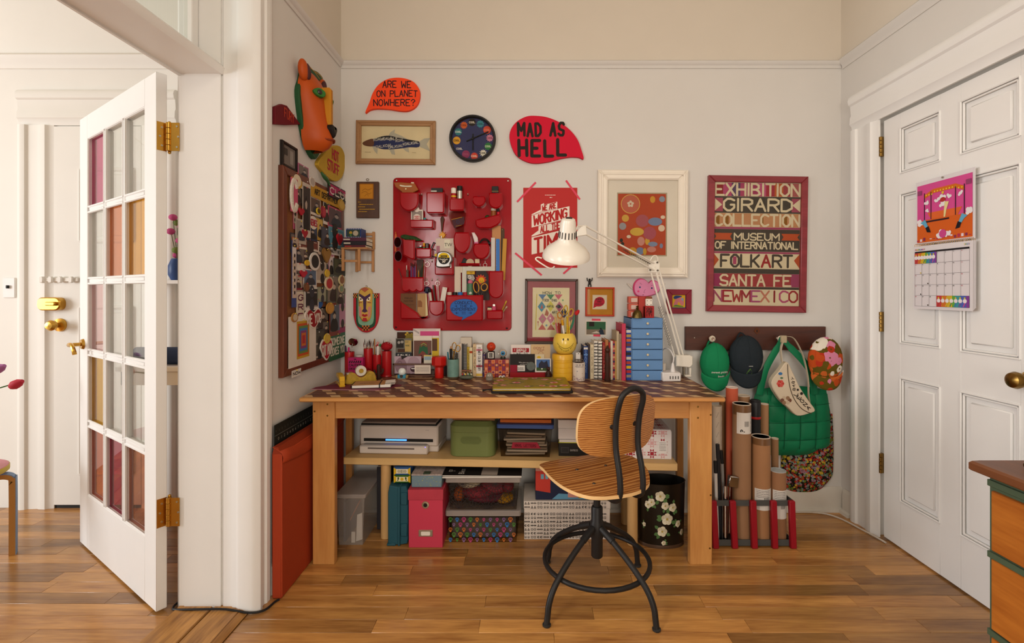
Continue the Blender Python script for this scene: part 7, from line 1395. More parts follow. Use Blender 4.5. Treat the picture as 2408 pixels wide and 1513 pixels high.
o = part('label_holder',MB().prism(rr(-.034,.034,h_*.19,h_*.30,.003),-.003,0,'y',b=.001),col('#a89c86',.35,metal=.8),r); part('label_card',MB().prism(rr(-.022,.022,h_*.21,h_*.275,.004),-.0036,-.003,'y'),col('#ded6c8',.6),o); pk = r.location
r = thing('blue_tin','pale blue flecked tin on the pink file box','tin',(XW(1003,pk[1]+.02),pk[1]+.02,pk[2]+h_*.98+.001)); part('tin',MB().box(-36*K,36*K,0,.14,0,28*K,.003),col('#6c828c',.4),r); part('airmail_rim',MB().box(-36.5*K,36.5*K,-.0005,.1405,28*K,31*K,.001),col('#a89a94',.4,noise=.8,scale=90),r); p = Pr(); rn = random.Random(3)
for i in range(26): p.disc(rn.uniform(-34,34)*K,rn.uniform(3,26)*K,.0016,'#b0b048',n=6)
p.build('flecks',r,loc=(0,-.0003,0)); part('clasp',MB().box(-8*K,8*K,-.002,.03,31*K,33.5*K,.001),col('#3a4a3c',.4),r)
# stacked decorated bins
CB = glass('#f0ece6'); r,K = FT('skull_bin','clear lidded bin printed with colourful skulls','storage bin',1136,1277); w_ = 85*K; h_ = 64*K; bin_(r,w_*.955,w_,h_,.26,CB,frosted('#b8aca4',.5),12*K); part('dark_contents',MB().box(-w_*.9,w_*.9,.03,.24,.004,h_*.8,.01),col('#5c544e',.8),r); p = Pr(); rn = random.Random(6); cs = ['#2c6ca8','#b8642c','#a83c6c','#4a7c34','#7c5c84']
for j in range(5):
    for i in range(10):
        c = cs[(i*2+j*3+rn.randint(0,1)) % 5]; x = -w_*.9+(i+.5*(j % 2))*w_*1.75/9.5; z = .016+j*h_*.185; s = .0092*rn.uniform(.75,1.15); t = h_
        p.ring(x,z+s*.2,s*.85,s*.38,c,1,ry=s*.75,n=10); p.rect(x-s*.5,x+s*.5,z-s*1.3,z-s*.5,c,1); p.rect(x-s*.14,x+s*.14,z-.1*s,z+s*.6,c,2)
p.rect(-w_*.94,-w_*.938,0,h_,'#8a8078',0); p.build('skull_print',r,loc=(0,-.0022,0))['kind'] = 'stuff'; sl = r.location
r = thing('spider_web_bin','clear lidded bin printed with black spider webs','storage bin',(sl[0],sl[1],sl[2]+h_+12*K+.001)); h2 = 66*K; bin_(r,w_*.955,w_*1.0,h2,.26,CB,frosted('#b8aca4',.5),11*K)
for i,(x,z,rx,rz,c) in enumerate(((-.03,.06,.085,.028,'#8a3440'),(.05,.075,.075,.035,'#98404c'),(.01,.035,.11,.022,'#6c2c3c'),(-.13,.04,.03,.035,'#b8602c'),(.10,.03,.05,.02,'#b8861c'),(-.08,.095,.06,.022,'#d8ccb4'),(.12,.09,.03,.03,'#7c2c34'))): part('yarn',MB().sph((x,.08+.03*(i % 2),z),rx,.06,rz,18,10),col(c,.8,bump=.8,scale=120),r)
part('paper',MB().box(-w_*.85,w_*.8,.14,.15,h2*.6,h2*.95),col('#ddd4c0',.6),r); p = Pr()
for cx_,cz in ((-.10,h2*.96),(.06,h2*.96),(-.12,.01),(.02,.008),(.15,.02)):
    sg = -1 if cz > .05 else 1; A = [sg*(.15+i*.36) for i in range(9)]; q = [(math.cos(t),math.sin(t)) for t in A]; cp = lambda u,v: (min(max(u,-w_*.93),w_*.93),min(max(v,.003),h2*.96))
    for a,b in q: p.line([cp(cx_,cz),cp(cx_+a*.085,cz+b*.085)],.0026,'#241c1c',n=2)
    for s in (.018,.034,.05,.066,.082):
        for (a,b),(c_,d_) in zip(q[:-1],q[1:]): p.line([cp(cx_+a*s,cz+b*s),cp(cx_+(a+c_)*.46*s,cz+(b+d_)*.46*s),cp(cx_+c_*s,cz+d_*s)],.0019,'#241c1c',n=2)
p.build('web_print',r,loc=(0,-.0022,0)); sp_ = r.location; zt = sp_[2]+h2+11*K+.001
for i,(lb,c) in enumerate((('white edged magazine on the spider web bin','#d0c8be'),('black and white magazine topmost on the spider web bin','#211d1c'))):
    r = thing('magazine',lb,'magazine',(sp_[0]-.01,sp_[1]-.012,zt),[1,-1][i],group='magazines on the spider web bin'); part('cover',MB().box(-.20,.20,0,.22,0,.006,.001),col(c,.5),r); part('page_edge',MB().box(-.199,.199,-.0006,.2,.001,.0045),col('#ddd6cc',.7),r)
    if i: p = Pr(); p.fn = lambda u,v,l: (u,v,.0062+l*.0001); p.rect(-.19,.19,.002,.215,c,0); p.rect(.0,.08,.004,.21,'#a89c90'); p.font('Bien',-.10,.05,.03,'#d8d0c4',rot=math.pi/2); p.font('B-',-.15,.06,.03,'#d8d0c4'); p.build('cover_print',r)
    zt += .0075
# eyes box and navy box
r,K = FT('eye_pattern_box','white box covered in rows of black drawn eyes','box',1333.5,1270); w_ = 101*K; h_ = 90*K; part('carton',MB().box(-w_,w_,0,.22,0,h_,.002),col('#d4c8bc',.55),r); part('lid',MB().box(-w_-.002,w_+.002,-.002,.222,h_*.80,h_+.002,.002),col('#d6cabe',.55),r); rn = random.Random(12)
ik = '#1c1816'
for layer,z0,z1,yo in ((0,.004,h_*.795,-.0003),(1,h_*.81,h_,-.0023)):
    p = Pr(); z = z0+.009; p.rect(-w_*.99,w_*.99,z0,z0+.0004,'#8a8078',0)
    while z < z1-.006:
        x = -w_+.015
        while x < w_-.014:
            t = rn.randint(0,5)
            for s in (-1,1):
                a = x+s*.0072
                if t == 0: p.ring(a,z,.00554,.00185,ik,n=10); p.disc(a,z,.00211,ik,2,n=6)
                elif t == 1: p.poly([(a-.00594,z-.00594),(a+.00594,z-.00594),(a,z+.00726)],ik); p.disc(a,z-.00132,.00185,'#d4c8bc',2,n=6)
                elif t == 2: p.rect(a-.00528,a+.00528,z-.00594,z+.00594,ik); p.rect(a-.0033,a+.0033,z-.00396,z+.00396,'#d4c8bc',2); p.disc(a,z-.00132,.00172,ik,3,n=6)
                elif t == 3: p.ring(a,z,.00449,.00185,ik,ry=.005,n=10); p.disc(a,z-.00132,.00198,ik,2,n=6)
                elif t == 4: p.disc(a,z,.00686,ik,1,ry=.00396,n=10); p.disc(a,z,.00211,'#d4c8bc',2,n=6)
                else: p.disc(a,z,.00581,ik,1,n=10); p.disc(a+.00158,z,.0029,'#d4c8bc',2,n=8)
            x += .0318
        z += .0192
    p.build('eye_print',r,loc=(0,yo,0))['kind'] = 'stuff'
e_ = r.location; r = thing('navy_box','navy box with red, blue and mustard cut paper shapes','box',(XW(1337,e_[1]+.01),e_[1]+.01,e_[2]+h_+.003)); w_ = 78*K; h_ = 76*K; part('carton',MB().box(-w_,w_,0,.2,0,h_,.002),col('#20243c',.5),r); p = Pr(); p.poly([(-w_,h_*.3),(-w_*.55,h_*.22),(-w_*.55,h_*.97),(-w_,h_*.97)],'#b8382c'); p.rect(-w_*.84,-w_*.75,h_*.65,h_*.8,'#6c98a8',2); p.rect(-w_*.7,-w_*.62,h_*.65,h_*.8,'#6c98a8',2); p.rect(-w_,-w_*.55,h_*.9,h_,'#c08878',2); p.poly([(-w_*.5,.004),(w_*.95,.004),(w_*.95,h_*.13),(-w_*.3,h_*.2)],'#5c90ac'); p.rect(-w_*.02,w_*.3,h_*.08,h_*.4,'#c4887c',2); p.poly([(w_*.3,h_*.05),(w_*.68,h_*.1),(w_*.68,h_*.4),(w_*.3,h_*.4)],'#b88a24',2); p.build('print',r,loc=(0,-.0003,0))
# --- painted waste bin
r,K = FT('waste_bin','black oval metal waste bin painted with white roses','waste bin',1563,1292); a0,a1 = 54*K,58*K; h_ = 150*K; sy = .62; M_wb = col('#16130f',.3,noise=.3,scale=40); r.location[1] += a0*sy
part('bin',MB().lathe([(a0*.97,0),(a0,.004),(a1,h_),(a1*1.015,h_+.003),(a1*.98,h_+.002),(a0*.96,.008),(0,.008)],40,sy=sy),M_wb,r); part('base_rim',MB().lathe([(a0*1.02,0),(a0*1.02,.012),(a0,.016)],40,sy=sy),col('#4a3424',.4),r)
def onb(u,v,l): R_ = (a0+(a1-a0)*v/h_)*1.004+l*.0003; t = u/a1; return (R_*math.sin(t),-R_*sy*math.cos(t),v)
rn = random.Random(15)
for x,y,s in ((1350,980,1.0),(1480,880,1.3),(1390,950,1.0),(1530,980,1.0),(1610,1000,1.1),(1550,1120,1.5),(1680,1180,.9),(1500,1250,1.3),(1745,1280,.8),(1515,1370,.6),(1295,1200,.6)):
    p = Pr(); p.fn = onb; u = ((1220+x/4.45)-1563)*K*1.05; v = (1292-(970+y/4.45))*K*1.0; R_ = .0175*s
    for q in range(4): t = rn.uniform(0,6.28); p.poly(smooth([(u+R_*1.0*math.cos(t),v+R_*math.sin(t)),(u+R_*1.5*math.cos(t+.25),v+R_*1.5*math.sin(t+.25)),(u+R_*2.0*math.cos(t),v+R_*2.0*math.sin(t)),(u+R_*1.5*math.cos(t-.25),v+R_*1.5*math.sin(t-.25))][::-1],3),'#4c6c3c',1)
    for q in range(5): t = q*1.257+s; p.disc(u+R_*.55*math.cos(t),v+R_*.55*math.sin(t),R_*.58,['#cfc4a8','#bdb298','#d8d0b8'][q % 3],2+.3*q,n=12)
    p.disc(u,v,R_*.25,'#a8924c',5,n=8); p.build('painted_rose',r)
# --- orange portfolio and cutting mat by the left wall
M_po = col('#a03a1c',.6,noise=.08); r = thing('portfolio_case','tall orange paper portfolio standing against the left wall','portfolio',(-1.006,1.935,.0006)); part('pocket',MB().box(-.020,.020,0,.66,0,.585,.004),M_po,r)
m = MB(); rows = []
for i in range(9): t = i/8; rows.append([(.0225+.006*math.sin(math.pi*t)-(.04*(1-t)**3),y,.61-.095*t*(1-(.35*abs(y/.66*2-1.0)**2))) for y in [j*.066 for j in range(11)]])
m.sheet(rows); o = part('flap',m,M_po,r,recalc=False); sd = o.modifiers.new('thickness','SOLIDIFY'); sd.thickness = .002; part('gusset',MB().prism([(-.019,.58),(.019,.58),(.004,.612),(-.012,.612)],.002,.655,'y'),col('#8a3016',.6),r); part('fold_line',MB().tube([(.0205,.001,.01),(.0205,.001,.58)],.0015,5),col('#b8492a',.6),r)
r = thing('cutting_mat','dark green gridded cutting mat behind the orange portfolio','cutting mat',(-1.034,2.30,.0006),90); part('mat',MB().box(-.33,.36,-.0015,.0015,0,.69,.001),col('#141a18',.6),r); p = Pr()
p.line([(-.33,.645),(.36,.645)],.0012,'#8a8c84')
for i in range(28): p.rect(-.32+i*.0245,-.3192+i*.0245,.658,.668,'#8a8c84'); p.text(str(i % 10),-.30+i*.0245,.628,.010,'#a8a89c',th=.14)
for a in (.60,.5,.4): p.line([(-.33,a),(.36,a)],.0005,'#4a504a')
p.line([(-.33,.6),(.2,.1)],.0008,'#6a6c64'); p.build('grid_print',r,loc=(0,-.0017,0))
# floor cables
c = MB(); c.tube(smooth([(-1.385,2.3,.006),(-1.383,1.95,.006),(-1.373,1.868,.012),(-1.34,1.845,.018),(-1.25,1.838,.024),(-1.15,1.838,.024),(-1.06,1.836,.012),(-1.015,1.86,.006),(-1.0,1.91,.006),(-.99,1.925,.006)],5,False),.0042,8); single('black_cable',c,col('#1e1c1c',.5),'thin black cable running round the doorway casing','cable')
c = MB(); c.tube(smooth([(.9,2.685,.006),(1.4,2.685,.006),(1.62,2.68,.006),(1.70,2.62,.006),(1.735,2.5,.006),(1.755,2.42,.006),(1.765,2.36,.006)],5,False),.0042,8); single('white_cable',c,col('#c8bcae',.5),'white cable clipped along the baseboard beside the door','cable')
# ================================================================ right hand side
def floral(name,base,cols,scale,rough=.8):
    m = bpy.data.materials.new(name); m.use_nodes = True; nt = m.node_tree; N = nt.nodes; L = nt.links; b = N['Principled BSDF']; b.inputs['Roughness'].default_value = rough; b.inputs['Specular IOR Level'].default_value = .1
    tc = N.new('ShaderNodeTexCoord'); res = None
    for k,(sc,th,off) in enumerate(scale):
        mp = N.new('ShaderNodeMapping'); mp.inputs['Location'].default_value = (off,off*.7,off*1.3); L.new(tc.outputs['Object'],mp.inputs[0])
        vo = N.new('ShaderNodeTexVoronoi'); vo.inputs['Scale'].default_value = sc; vo.inputs['Randomness'].default_value = .8
        nz = N.new('ShaderNodeTexNoise'); nz.inputs['Scale'].default_value = sc*1.8; ad = N.new('ShaderNodeMix'); ad.data_type = 'RGBA'; ad.blend_type = 'ADD'; ad.inputs[0].default_value = .35/sc; L.new(mp.outputs[0],nz.inputs['Vector']); L.new(mp.outputs[0],ad.inputs[6]); L.new(nz.outputs['Color'],ad.inputs[7]); L.new(ad.outputs[2],vo.inputs['Vector'])
        cr = N.new('ShaderNodeValToRGB'); cr.color_ramp.interpolation = 'CONSTANT'; n = len(cols)
        for i,c in enumerate(cols):
            e = cr.color_ramp.elements[i] if i < 2 else cr.color_ramp.elements.new(i/n); e.position = i/n; e.color = lin(c)
        sp = N.new('ShaderNodeSeparateColor'); L.new(vo.outputs['Color'],sp.inputs[0]); L.new(sp.outputs[0],cr.inputs[0])
        lt = N.new('ShaderNodeMath'); lt.operation = 'LESS_THAN'; lt.inputs[1].default_value = th; L.new(vo.outputs['Distance'],lt.inputs[0])
        ce = N.new('ShaderNodeMath'); ce.operation = 'LESS_THAN'; ce.inputs[1].default_value = th*.28; L.new(vo.outputs['Distance'],ce.inputs[0])
        mx = N.new('ShaderNodeMix'); mx.data_type = 'RGBA'; L.new(lt.outputs[0],mx.inputs[0]); mx.inputs[6].default_value = lin(base)
        if res: L.new(res,mx.inputs[6])
        L.new(cr.outputs[0],mx.inputs[7]); m2 = N.new('ShaderNodeMix'); m2.data_type = 'RGBA'; L.new(ce.outputs[0],m2.inputs[0]); L.new(mx.outputs[2],m2.inputs[6]); m2.inputs[7].default_value = lin(base); res = m2.outputs[2]
    L.new(res,b.inputs['Base Color']); return m
M_rk = wood('rack_mahogany','#3a1c12','#54291a','x',1.2,.4); r,u,v = WT('coat_rack','dark wooden peg board with flowered porcelain knobs','coat rack',1772.5,795)
part('board',MB().box(u(1609),u(1937),-.020,0,v(823),v(768),.002),M_rk,r); part('keyhole_plate',MB().prism([(u(1768),v(778)),(u(1775.5),v(770)),(u(1783),v(778)),(u(1775.5),v(786))],-.0225,-.02,'y'),col('#5c3018',.4),r); part('keyhole',MB().prism(ell(.003,.008,10,u(1775.5),v(778)),-.0232,-.0224,'y'),M_black,r); part('nail',MB().cyl(.003,-.022,-.019,8,(u(1630),v(794)),axis='y'),M_screw,r)
for px in (1666,1823): o = part('knob',MB().lathe([(.006,-.02),(.006,-.04),(.014,-.046),(.018,-.056),(.012,-.063),(0,-.064)],18,(u(px),0,v(795)),axis='y'),col('#d0c4b0',.3),r); p = Pr(); [p.disc(u(px)+.006*math.cos(t),v(795)+.006*math.sin(t),.003,['#8c2c34','#4a5a34'][t % 2],n=7) for t in range(5)]; p.build('flower',o,loc=(0,-.0642,0))
def cap(label,cx,cy,rx,rz,by,brx,brz,mat,lett=None,dep=.055,bm_=None,strap=True,off=.022):
    r,u,v = WT('baseball_cap',label,'cap',cx,cy,group='caps on the coat rack',off=off); k = S*.975
    f = lambda X_,Z_,l=0: (X_,-dep-dep*.92*math.sqrt(max(0,1-(X_/(rx*k*1.01))**2-(Z_/(rz*k*1.01))**2))-l*.0004,Z_)
    pr = [(math.sin(math.pi*i/12),-math.cos(math.pi*i/12)*rz*k) for i in range(13)]; pr[0] = (0,-rz*k); pr[-1] = (0,rz*k)
    m = MB(); m.lathe(pr,28,(0,-dep,0),sx=rx*k,sy=dep*.92); part('crown',m,mat,r); zb = -by*k; rows = []
    for j in range(7):
        t = j/6; row = []
        for a in [(-1+q/8)*1.5 for q in range(17)]:
            X_ = brx*k*math.sin(a); Z0 = zb+.55*brz*k*(1-math.cos(a)); row.append((X_*(1-.06*t*t),f(X_*.94,Z0*.95)[1]-.002+.006*t,Z0-brz*k*t*(.45+.55*math.cos(a))))
        rows.append(row)
    m = MB(); m.sheet(rows); o = part('brim',m,bm_ or mat,r,recalc=False); sd = o.modifiers.new('thickness','SOLIDIFY'); sd.thickness = .004
    m = MB()
    for a in (-.9,0,.9): m.tube([(rx*k*1.004*math.sin(a)*math.sin(t),-dep-dep*.925*math.cos(a)*math.sin(t),rz*k*1.004*math.cos(t)) for t in [.1+i*.12 for i in range(16)]],.0008,4)
    part('seam',m,mat,r)
    if strap: part('back_strap',MB().tube(smooth([(-rx*.45*k,-.03,rz*.75*k),(-rx*.1*k,-.015,rz*1.1*k),(rx*.25*k,-.03,rz*.8*k)],4,False),.006,6,flat=.35),mat,r)
    if lett: p = Pr(); p.fn = lambda a,b,l: f(a,b,l); lett(p,k); p.build('embroidery',r)
cap('kelly green cap embroidered sweet pickle books',1668,848,34,46,34,33,31,col('#0f7a4c',.8,bump=.2,scale=60),lambda p,k: (p.font('sweet pickle',6*k,-20*k,.0115,'#d0d0c4',w=40*k,bold=.02),p.font('books',10*k,-30*k,.0115,'#d0d0c4',bold=.02)))
cap('navy blue cap with small green tree emblem',1739,835,40,50,38,38,34,col('#1e262c',.8,bump=.2,scale=60),lambda p,k: (p.font('cenote',3*k,-19*k,.006,'#c8c8c0',bold=.02),p.poly([(-6*k,-40*k),(10*k,-40*k),(6*k,-30*k),(2*k,-24*k),(-3*k,-31*k)],'#4a6a34'),p.scribble(-8*k,10*k,-42.5*k,.002,'#b8b8b0')))
cap('orange and olive cap with large flower print',1905,838,39,52,38,36,30,floral('floral_cap','#5a4a14',['#b0481c','#c87c98','#a8321c','#d8cfc0','#b85c28','#5c4c14'],[(13,.62,0),(21,.42,3)]),strap=False,off=.088,dep=.05)
# dark ditsy floral bag behind, green quilted tote, belt bag
DF = floral('ditsy_floral','#221c18',['#a83c24','#6c8478','#b89a34','#8a2c24','#9c6c7c','#66742c','#8a8c84'],[(52,.52,0),(66,.45,2)])
def puff(rx0,rx1,z0,z1,y0,th,outline,nx=22,nz=22,qx=0,qz=0):
    """soft bag: front sheet bulging from y0 and flat back"""
    m = MB(); A,B_ = [],[]
    for j in range(nz+1):
        t = j/nz; a,b,zz = outline(t); ra,rb = [],[]
        for i in range(nx+1):
            s = i/nx; e = max(0,1-abs(2*s-1)**4)*max(0,1-abs(2*t-1)**6); q = (abs(math.sin(math.pi*s*qx))**.5 if qx else 1)*(abs(math.sin(math.pi*t*qz))**.5 if qz else 1)
            x = a+(b-a)*s; ra.append((x,y0-th*e*(.75+.25*q),zz(s) if callable(zz) else zz)); rb.append((x,y0+.002,zz(s) if callable(zz) else zz))
        A.append(ra); B_.append(rb)
    m.sheet(A); m.sheet(B_)
    n = nx+1
    return m
r,u,v = WT('floral_tote','dark ditsy floral fabric bag hanging lowest behind the tote','bag',1880,1060,off=.005)
part('bag',puff(0,0,0,0,-.004,.03,lambda t: (u(1838-4*t),u(1955+3*math.sin(t*3)-(10 if t > .9 else 0)*(t-.9)*10),lambda s: v(972+t*(188-22*abs(2*s-.9)**3)))),DF,r); part('strap',MB().tube(smooth([(u(1948),-.012,v(985)),(u(1938),-.02,v(940)),(u(1912),-.03,v(850)),(u(1908),-.035,v(825))],4,False),.010,6,flat=.25),DF,r); part('pocket_hem',MB().tube([(u(1840),-.028,v(1085)),(u(1895),-.037,v(1090)),(u(1950),-.026,v(1086))],.002,5),DF,r)
M_gt = col('#0d7048',.5,noise=.06,scale=30); r,u,v = WT('quilted_tote','emerald green quilted tote bag on the coat rack','bag',1848,975,off=.045); k = S*.968
U = lambda p_: (p_-1848)*k; V = lambda p_: (975-p_)*k
part('bag_body',puff(0,0,0,0,0,.045,lambda t: (U(1770-22*math.sin(t*2.2)),U(1934+10*math.sin(t*2.6)-(24*(t-.85)/.15 if t > .85 else 0)),lambda s: V(902+t*166+(10*(2*s-1)**2 if t < .1 else -14*abs(2*s-1)**5 if t > .9 else 0))),40,36,5,4),M_gt,r)
for a,b in (((1768,906),(1812,792)),((1898,905),(1834,790))): part('strap',MB().tube(smooth([(U(a[0]),-.03,V(a[1]+14)),(U(a[0]*.75+b[0]*.25),-.045,V(a[1]*.6+b[1]*.4)),(U(b[0]),-.035,V(b[1]+12)),(U(1823),-.02,V(786))],5,False),[.020]*5+[.019]*5+[.014]*5+[.009],10,flat=.35,up=(0,1,0)),M_gt,r)
for j in (946,986,1027): part('quilt_seam',MB().tube(smooth([(U(1752),-.006,V(j)),(U(1790),-.031,V(j+1)),(U(1845),-.041,V(j)),(U(1900),-.032,V(j-1)),(U(1940),-.010,V(j-3))],4,False),.0012,5),col('#063c26',.6),r)
for i in (1789,1826,1863,1900): part('quilt_seam',MB().tube(smooth([(U(i),-.02,V(910)),(U(i),-.035,V(950)),(U(i),-.041,V(1000)),(U(i),-.031,V(1050))],4,False),.0012,5),col('#063c26',.6),r)
r,u,v = WT('belt_bag','cream belt bag printed with rose and ANGEL BABY','bag',1830,880,off=.115); k = S*.95; X = lambda x: (1600+x/3.44-1830)*k; Y = lambda y: (880-740-y/3.44)*k
P = smooth([(X(a),Y(b)) for a,b in ((620,515),(690,410),(745,348),(792,430),(855,560),(925,665),(972,735),(930,760),(830,780),(760,720),(680,640))],4); part('pouch',MB().prism(P[::-1],-.035,.0,'y',b=.004),col('#c8b8a0',.7),r)
m = MB(); zp = [(X(a),-.0355,Y(b)) for a,b in ((748,365),(752,450),(770,560),(805,650),(865,725),(940,762))]; m.tube(smooth(zp,4,False),.0022,5); part('zip',m,col('#4a3a2c',.5),r); p = Pr()
for i,t in enumerate('ANGEL'): a = i/4; p.text(t,X(915-100*a),Y(715-110*a),.019,'#2c221c',w=.016,th=.2,rot=.75+.35*a)
for i,t in enumerate('BABY'): a = i/3; p.text(t,X(800-10*a),Y(565-85*a),.013,'#2c221c',w=.013,th=.2,rot=1.25)
for a in range(6): p.disc(X(690)+.011*math.cos(a*1.05),Y(520)+.011*math.sin(a*1.05),.0095,['#b0382c','#c05048'][a % 2],2,n=10); p.disc(X(735)+.02*math.cos(a*1.05),Y(655)+.014*math.sin(a*1.05),.011,['#6a4434','#8a6a50','#b8a48c'][a % 3],2,n=8)
p.disc(X(690),Y(440),.011,'#3a6a9c',2,ry=.008); p.disc(X(700),Y(475),.008,'#4a6a4c',2,ry=.005); p.disc(X(860),Y(600),.008,'#241c18',2); p.disc(X(830),Y(570),.006,'#241c18',2); p.build('print',r,loc=(0,-.0353,0))
part('belt',MB().tube(smooth([(X(715),-.02,Y(350)),(X(705),-.02,Y(260)),(X(720),-.018,Y(190)),(X(735),-.01,Y(150))],4,False),.011,6,flat=.2),col('#c4b49c',.7),r); part('belt',MB().tube(smooth([(X(955),-.01,Y(720)),(X(930),-.02,Y(620)),(X(925),-.02,Y(480)),(X(885),-.02,Y(300)),(X(820),-.015,Y(165)),(X(765),-.005,Y(145))],4,False),.009,6,flat=.2),col('#b8a890',.7),r); part('buckle',MB().box(X(705),X(752),-.028,-.012,Y(195),Y(135),.003),col('#a8987c',.4),r)
# --- rack of mailing tubes
r,K = FT('tube_rack','red slatted and grey metal rack holding mailing tubes','rack',1773,1290); X = lambda p_: (p_-1773)*K; Z = lambda p_: (1290-p_)*K; M_rs = col('#8e1420',.45); M_gb = col('#4a4a48',.45); RD = .24
for y0 in (0,RD):
    for px,tl in ((1683,-3),(1728,-3),(1774,-2),(1822,-2),(1865,-2)): o = part('slat',MB().box(-7*K,7*K,-.010,.010,0,Z(1178),.003),M_rs,r,loc=(X(px),y0,0),rot=(0,math.radians(tl),0))
    for a,b in ((1193,1180),(1287,1273)): part('bar',MB().box(X(1680),X(1868),y0+.010 if y0 == 0 else y0-.014,y0+.014 if y0 == 0 else y0-.010,Z(a),Z(b)),M_gb,r)
for px in (1680,1868):
    for a,b in ((1193,1180),(1287,1273)): part('end_bar',MB().box(X(px)-.002,X(px)+.002,.014,RD-.014,Z(a),Z(b)),M_gb,r)
part('base',MB().box(X(1682),X(1866),.014,RD-.014,.004,.008),M_gb,r); k0 = r.location
def mtube(label,px,top,wpx,y,c,end='#cdbfae',band=None,lab=None,name='mailing_tube'):
    R_ = wpx/2*y/F; h_ = ZW(top,y)-.0095; r = thing(name,label,'tube',(XW(px,y),y,.0092),group='tubes in the red rack')
    part('tube',MB().lathe([(R_,0),(R_,h_),(R_*.9,h_),(R_*.9,h_-.012),(0,h_-.012)],24),col(c,.6,noise=.1,scale=8),r); part('end',MB().lathe([(R_*1.004,h_-.002),(R_*1.004,h_+.0008),(R_*.88,h_+.0008),(R_*.88,h_-.008),(0,h_-.009)],24),col(end,.6),r)
    if band: part('tape_band',MB().lathe([(R_*1.006,h_-band),(R_*1.006,h_-.002)],24),col('#6c4a2c',.3),r)
    if lab:
        a,b,w_,txt = lab; p = Pr(); p.fn = lambda u,v,l: ((R_*1.012+l*.0002)*math.sin(u/R_),-(R_*1.012+l*.0002)*math.cos(u/R_),v); n = 8; z0,z1 = ZW(b,y-R_)-.0092,ZW(a,y-R_)-.0092
        for i in range(n): p.rect(-w_*R_+i*2*w_*R_/n,-w_*R_+(i+1)*2*w_*R_/n,z0,z1,'#cdc6be',0)
        for i in range(6): p.rect(w_*R_*(-.1+.09*i),w_*R_*(-.06+.09*i),z0+(z1-z0)*.35,z0+(z1-z0)*.6,'#2a2624')
        if txt: p.font(txt,-w_*R_*.35,z0+(z1-z0)*.15,.02,'#1c1816',rot=math.pi/2,bold=.03); p.font('PRIORITY MAIL 2-DAY',w_*R_*.75,(z0+z1)/2,.006,'#2a2624',w=(z1-z0)*.8,rot=math.pi/2,bold=.02)
        else: p.scribble(-w_*R_*.8,w_*R_*.5,z1-.008,.0025,'#4a4442',1,5,.008)
        p.build('shipping_label',r)
    return r
y1,y2,y3 = k0[1]+.062,k0[1]+.140,k0[1]+.185
mtube('wide brown tube with priority mail label',1744,949,41,y1,'#8f6a4c',band=.05,lab=(972,1022,.95,'P')); mtube('brown tube with taped top and low white label',1789,1026,42,y1,'#9a6e4a',band=.035,lab=(1152,1202,1.1,None)); mtube('shortest brown tube with white label at right',1829,1106,36,y1,'#8f6546',end='#a8acac',lab=(1155,1222,1.1,None))
mtube('slim orange tube, tallest in the rack',1721,911,27,y2,'#b8553a',end='#d8c8bc'); mtube('slim brown tube right of the taped tube',1822,1031,16,y2,'#8f6a4a'); mtube('brown tube behind the black tube',1797,950,19,y3,'#9a7250'); mtube('brown tube at the back behind the orange tube',1702,932,20,y3+.022,'#84603e'); mtube('brown tube at the back beside the tote',1746,930,32,y3+.01,'#8f6a4a')
r = mtube('black plastic document tube with red ring',1776,942,23,y2,'#1c1c1e',end='#1c1c1e',name='document_tube'); h_ = ZW(942,y2)-.0095; part('cap',MB().lathe([(.026,h_-.08),(.0265,h_-.01),(.02,h_+.004),(0,h_+.006)],20),col('#222224',.4),r); part('red_ring',MB().lathe([(.0262,h_-.092),(.0285,h_-.086),(.0262,h_-.08)],20),col('#9c1c1c',.4),r)
r = thing('paper_roll','rolled white paper with ink sketches behind the desk leg','paper roll',(XW(1686,y2+.01),y2+.01,.0092)); h_ = ZW(954,y2+.01)-.01; R_ = .025; part('roll',MB().lathe([(R_,0),(R_,h_),(R_*.8,h_),(R_*.8,.01),(0,.01)],20),col('#bcac9a',.7),r); p = Pr(); p.fn = lambda u,v,l: (R_*1.02*math.sin(u/R_),-R_*1.02*math.cos(u/R_),v)
for i in range(7): z = h_-.03-i*.05; q = .012; p.line([(-q+.01,z),(q+.005,z+.008),(q,z-.02),(-q,z-.026),(-q+.01,z)],.0009,'#4a403a',n=2)
p.build('sketches',r)
for lb,px,top,rad_,c,tx,c2 in (('white flat stick leaning in the rack',1681,1085,.008,'#c0b8b0',-.012,'#1c1a1a'),('black umbrella handle leaning in the rack',1690,1045,.009,'#201e20',-.02,'#201e20'),('silver tube with black cap leaning in the rack',1700,1060,.007,'#8a8480',-.022,'#1c1a1a')):
    y = k0[1]+.035+.028*(px % 3); z = ZW(top,y)-.0092; r = thing('rolled_stick',lb,'stick',(XW(px,y)+.014,y,.0092)); part('shaft',MB().tube([(0,0,0),(tx*.8,0,z*.85)],rad_,8),col(c,.4),r); part('cap',MB().tube([(tx*.8,0,z*.85),(tx,0,z)],rad_*1.15,8),col(c2,.4),r)
y = k0[1]+.032; r = thing('steel_clamp','chrome staple gun standing head up in the rack','tool',(XW(1705,y),y,.0092)); z = ZW(1118,y)-.0092; M_ch = col('#b0acaa',.18,metal=1); part('head',MB().box(-.022,.026,-.014,.014,z-.055,z,.004),M_ch,r,rot=(0,.12,0)); part('shaft',MB().cyl(.013,.0,z-.05,14),M_ch,r); part('lever',MB().tube([(.024,0,z-.03),(.020,0,.05)],.004,8),M_ch,r)
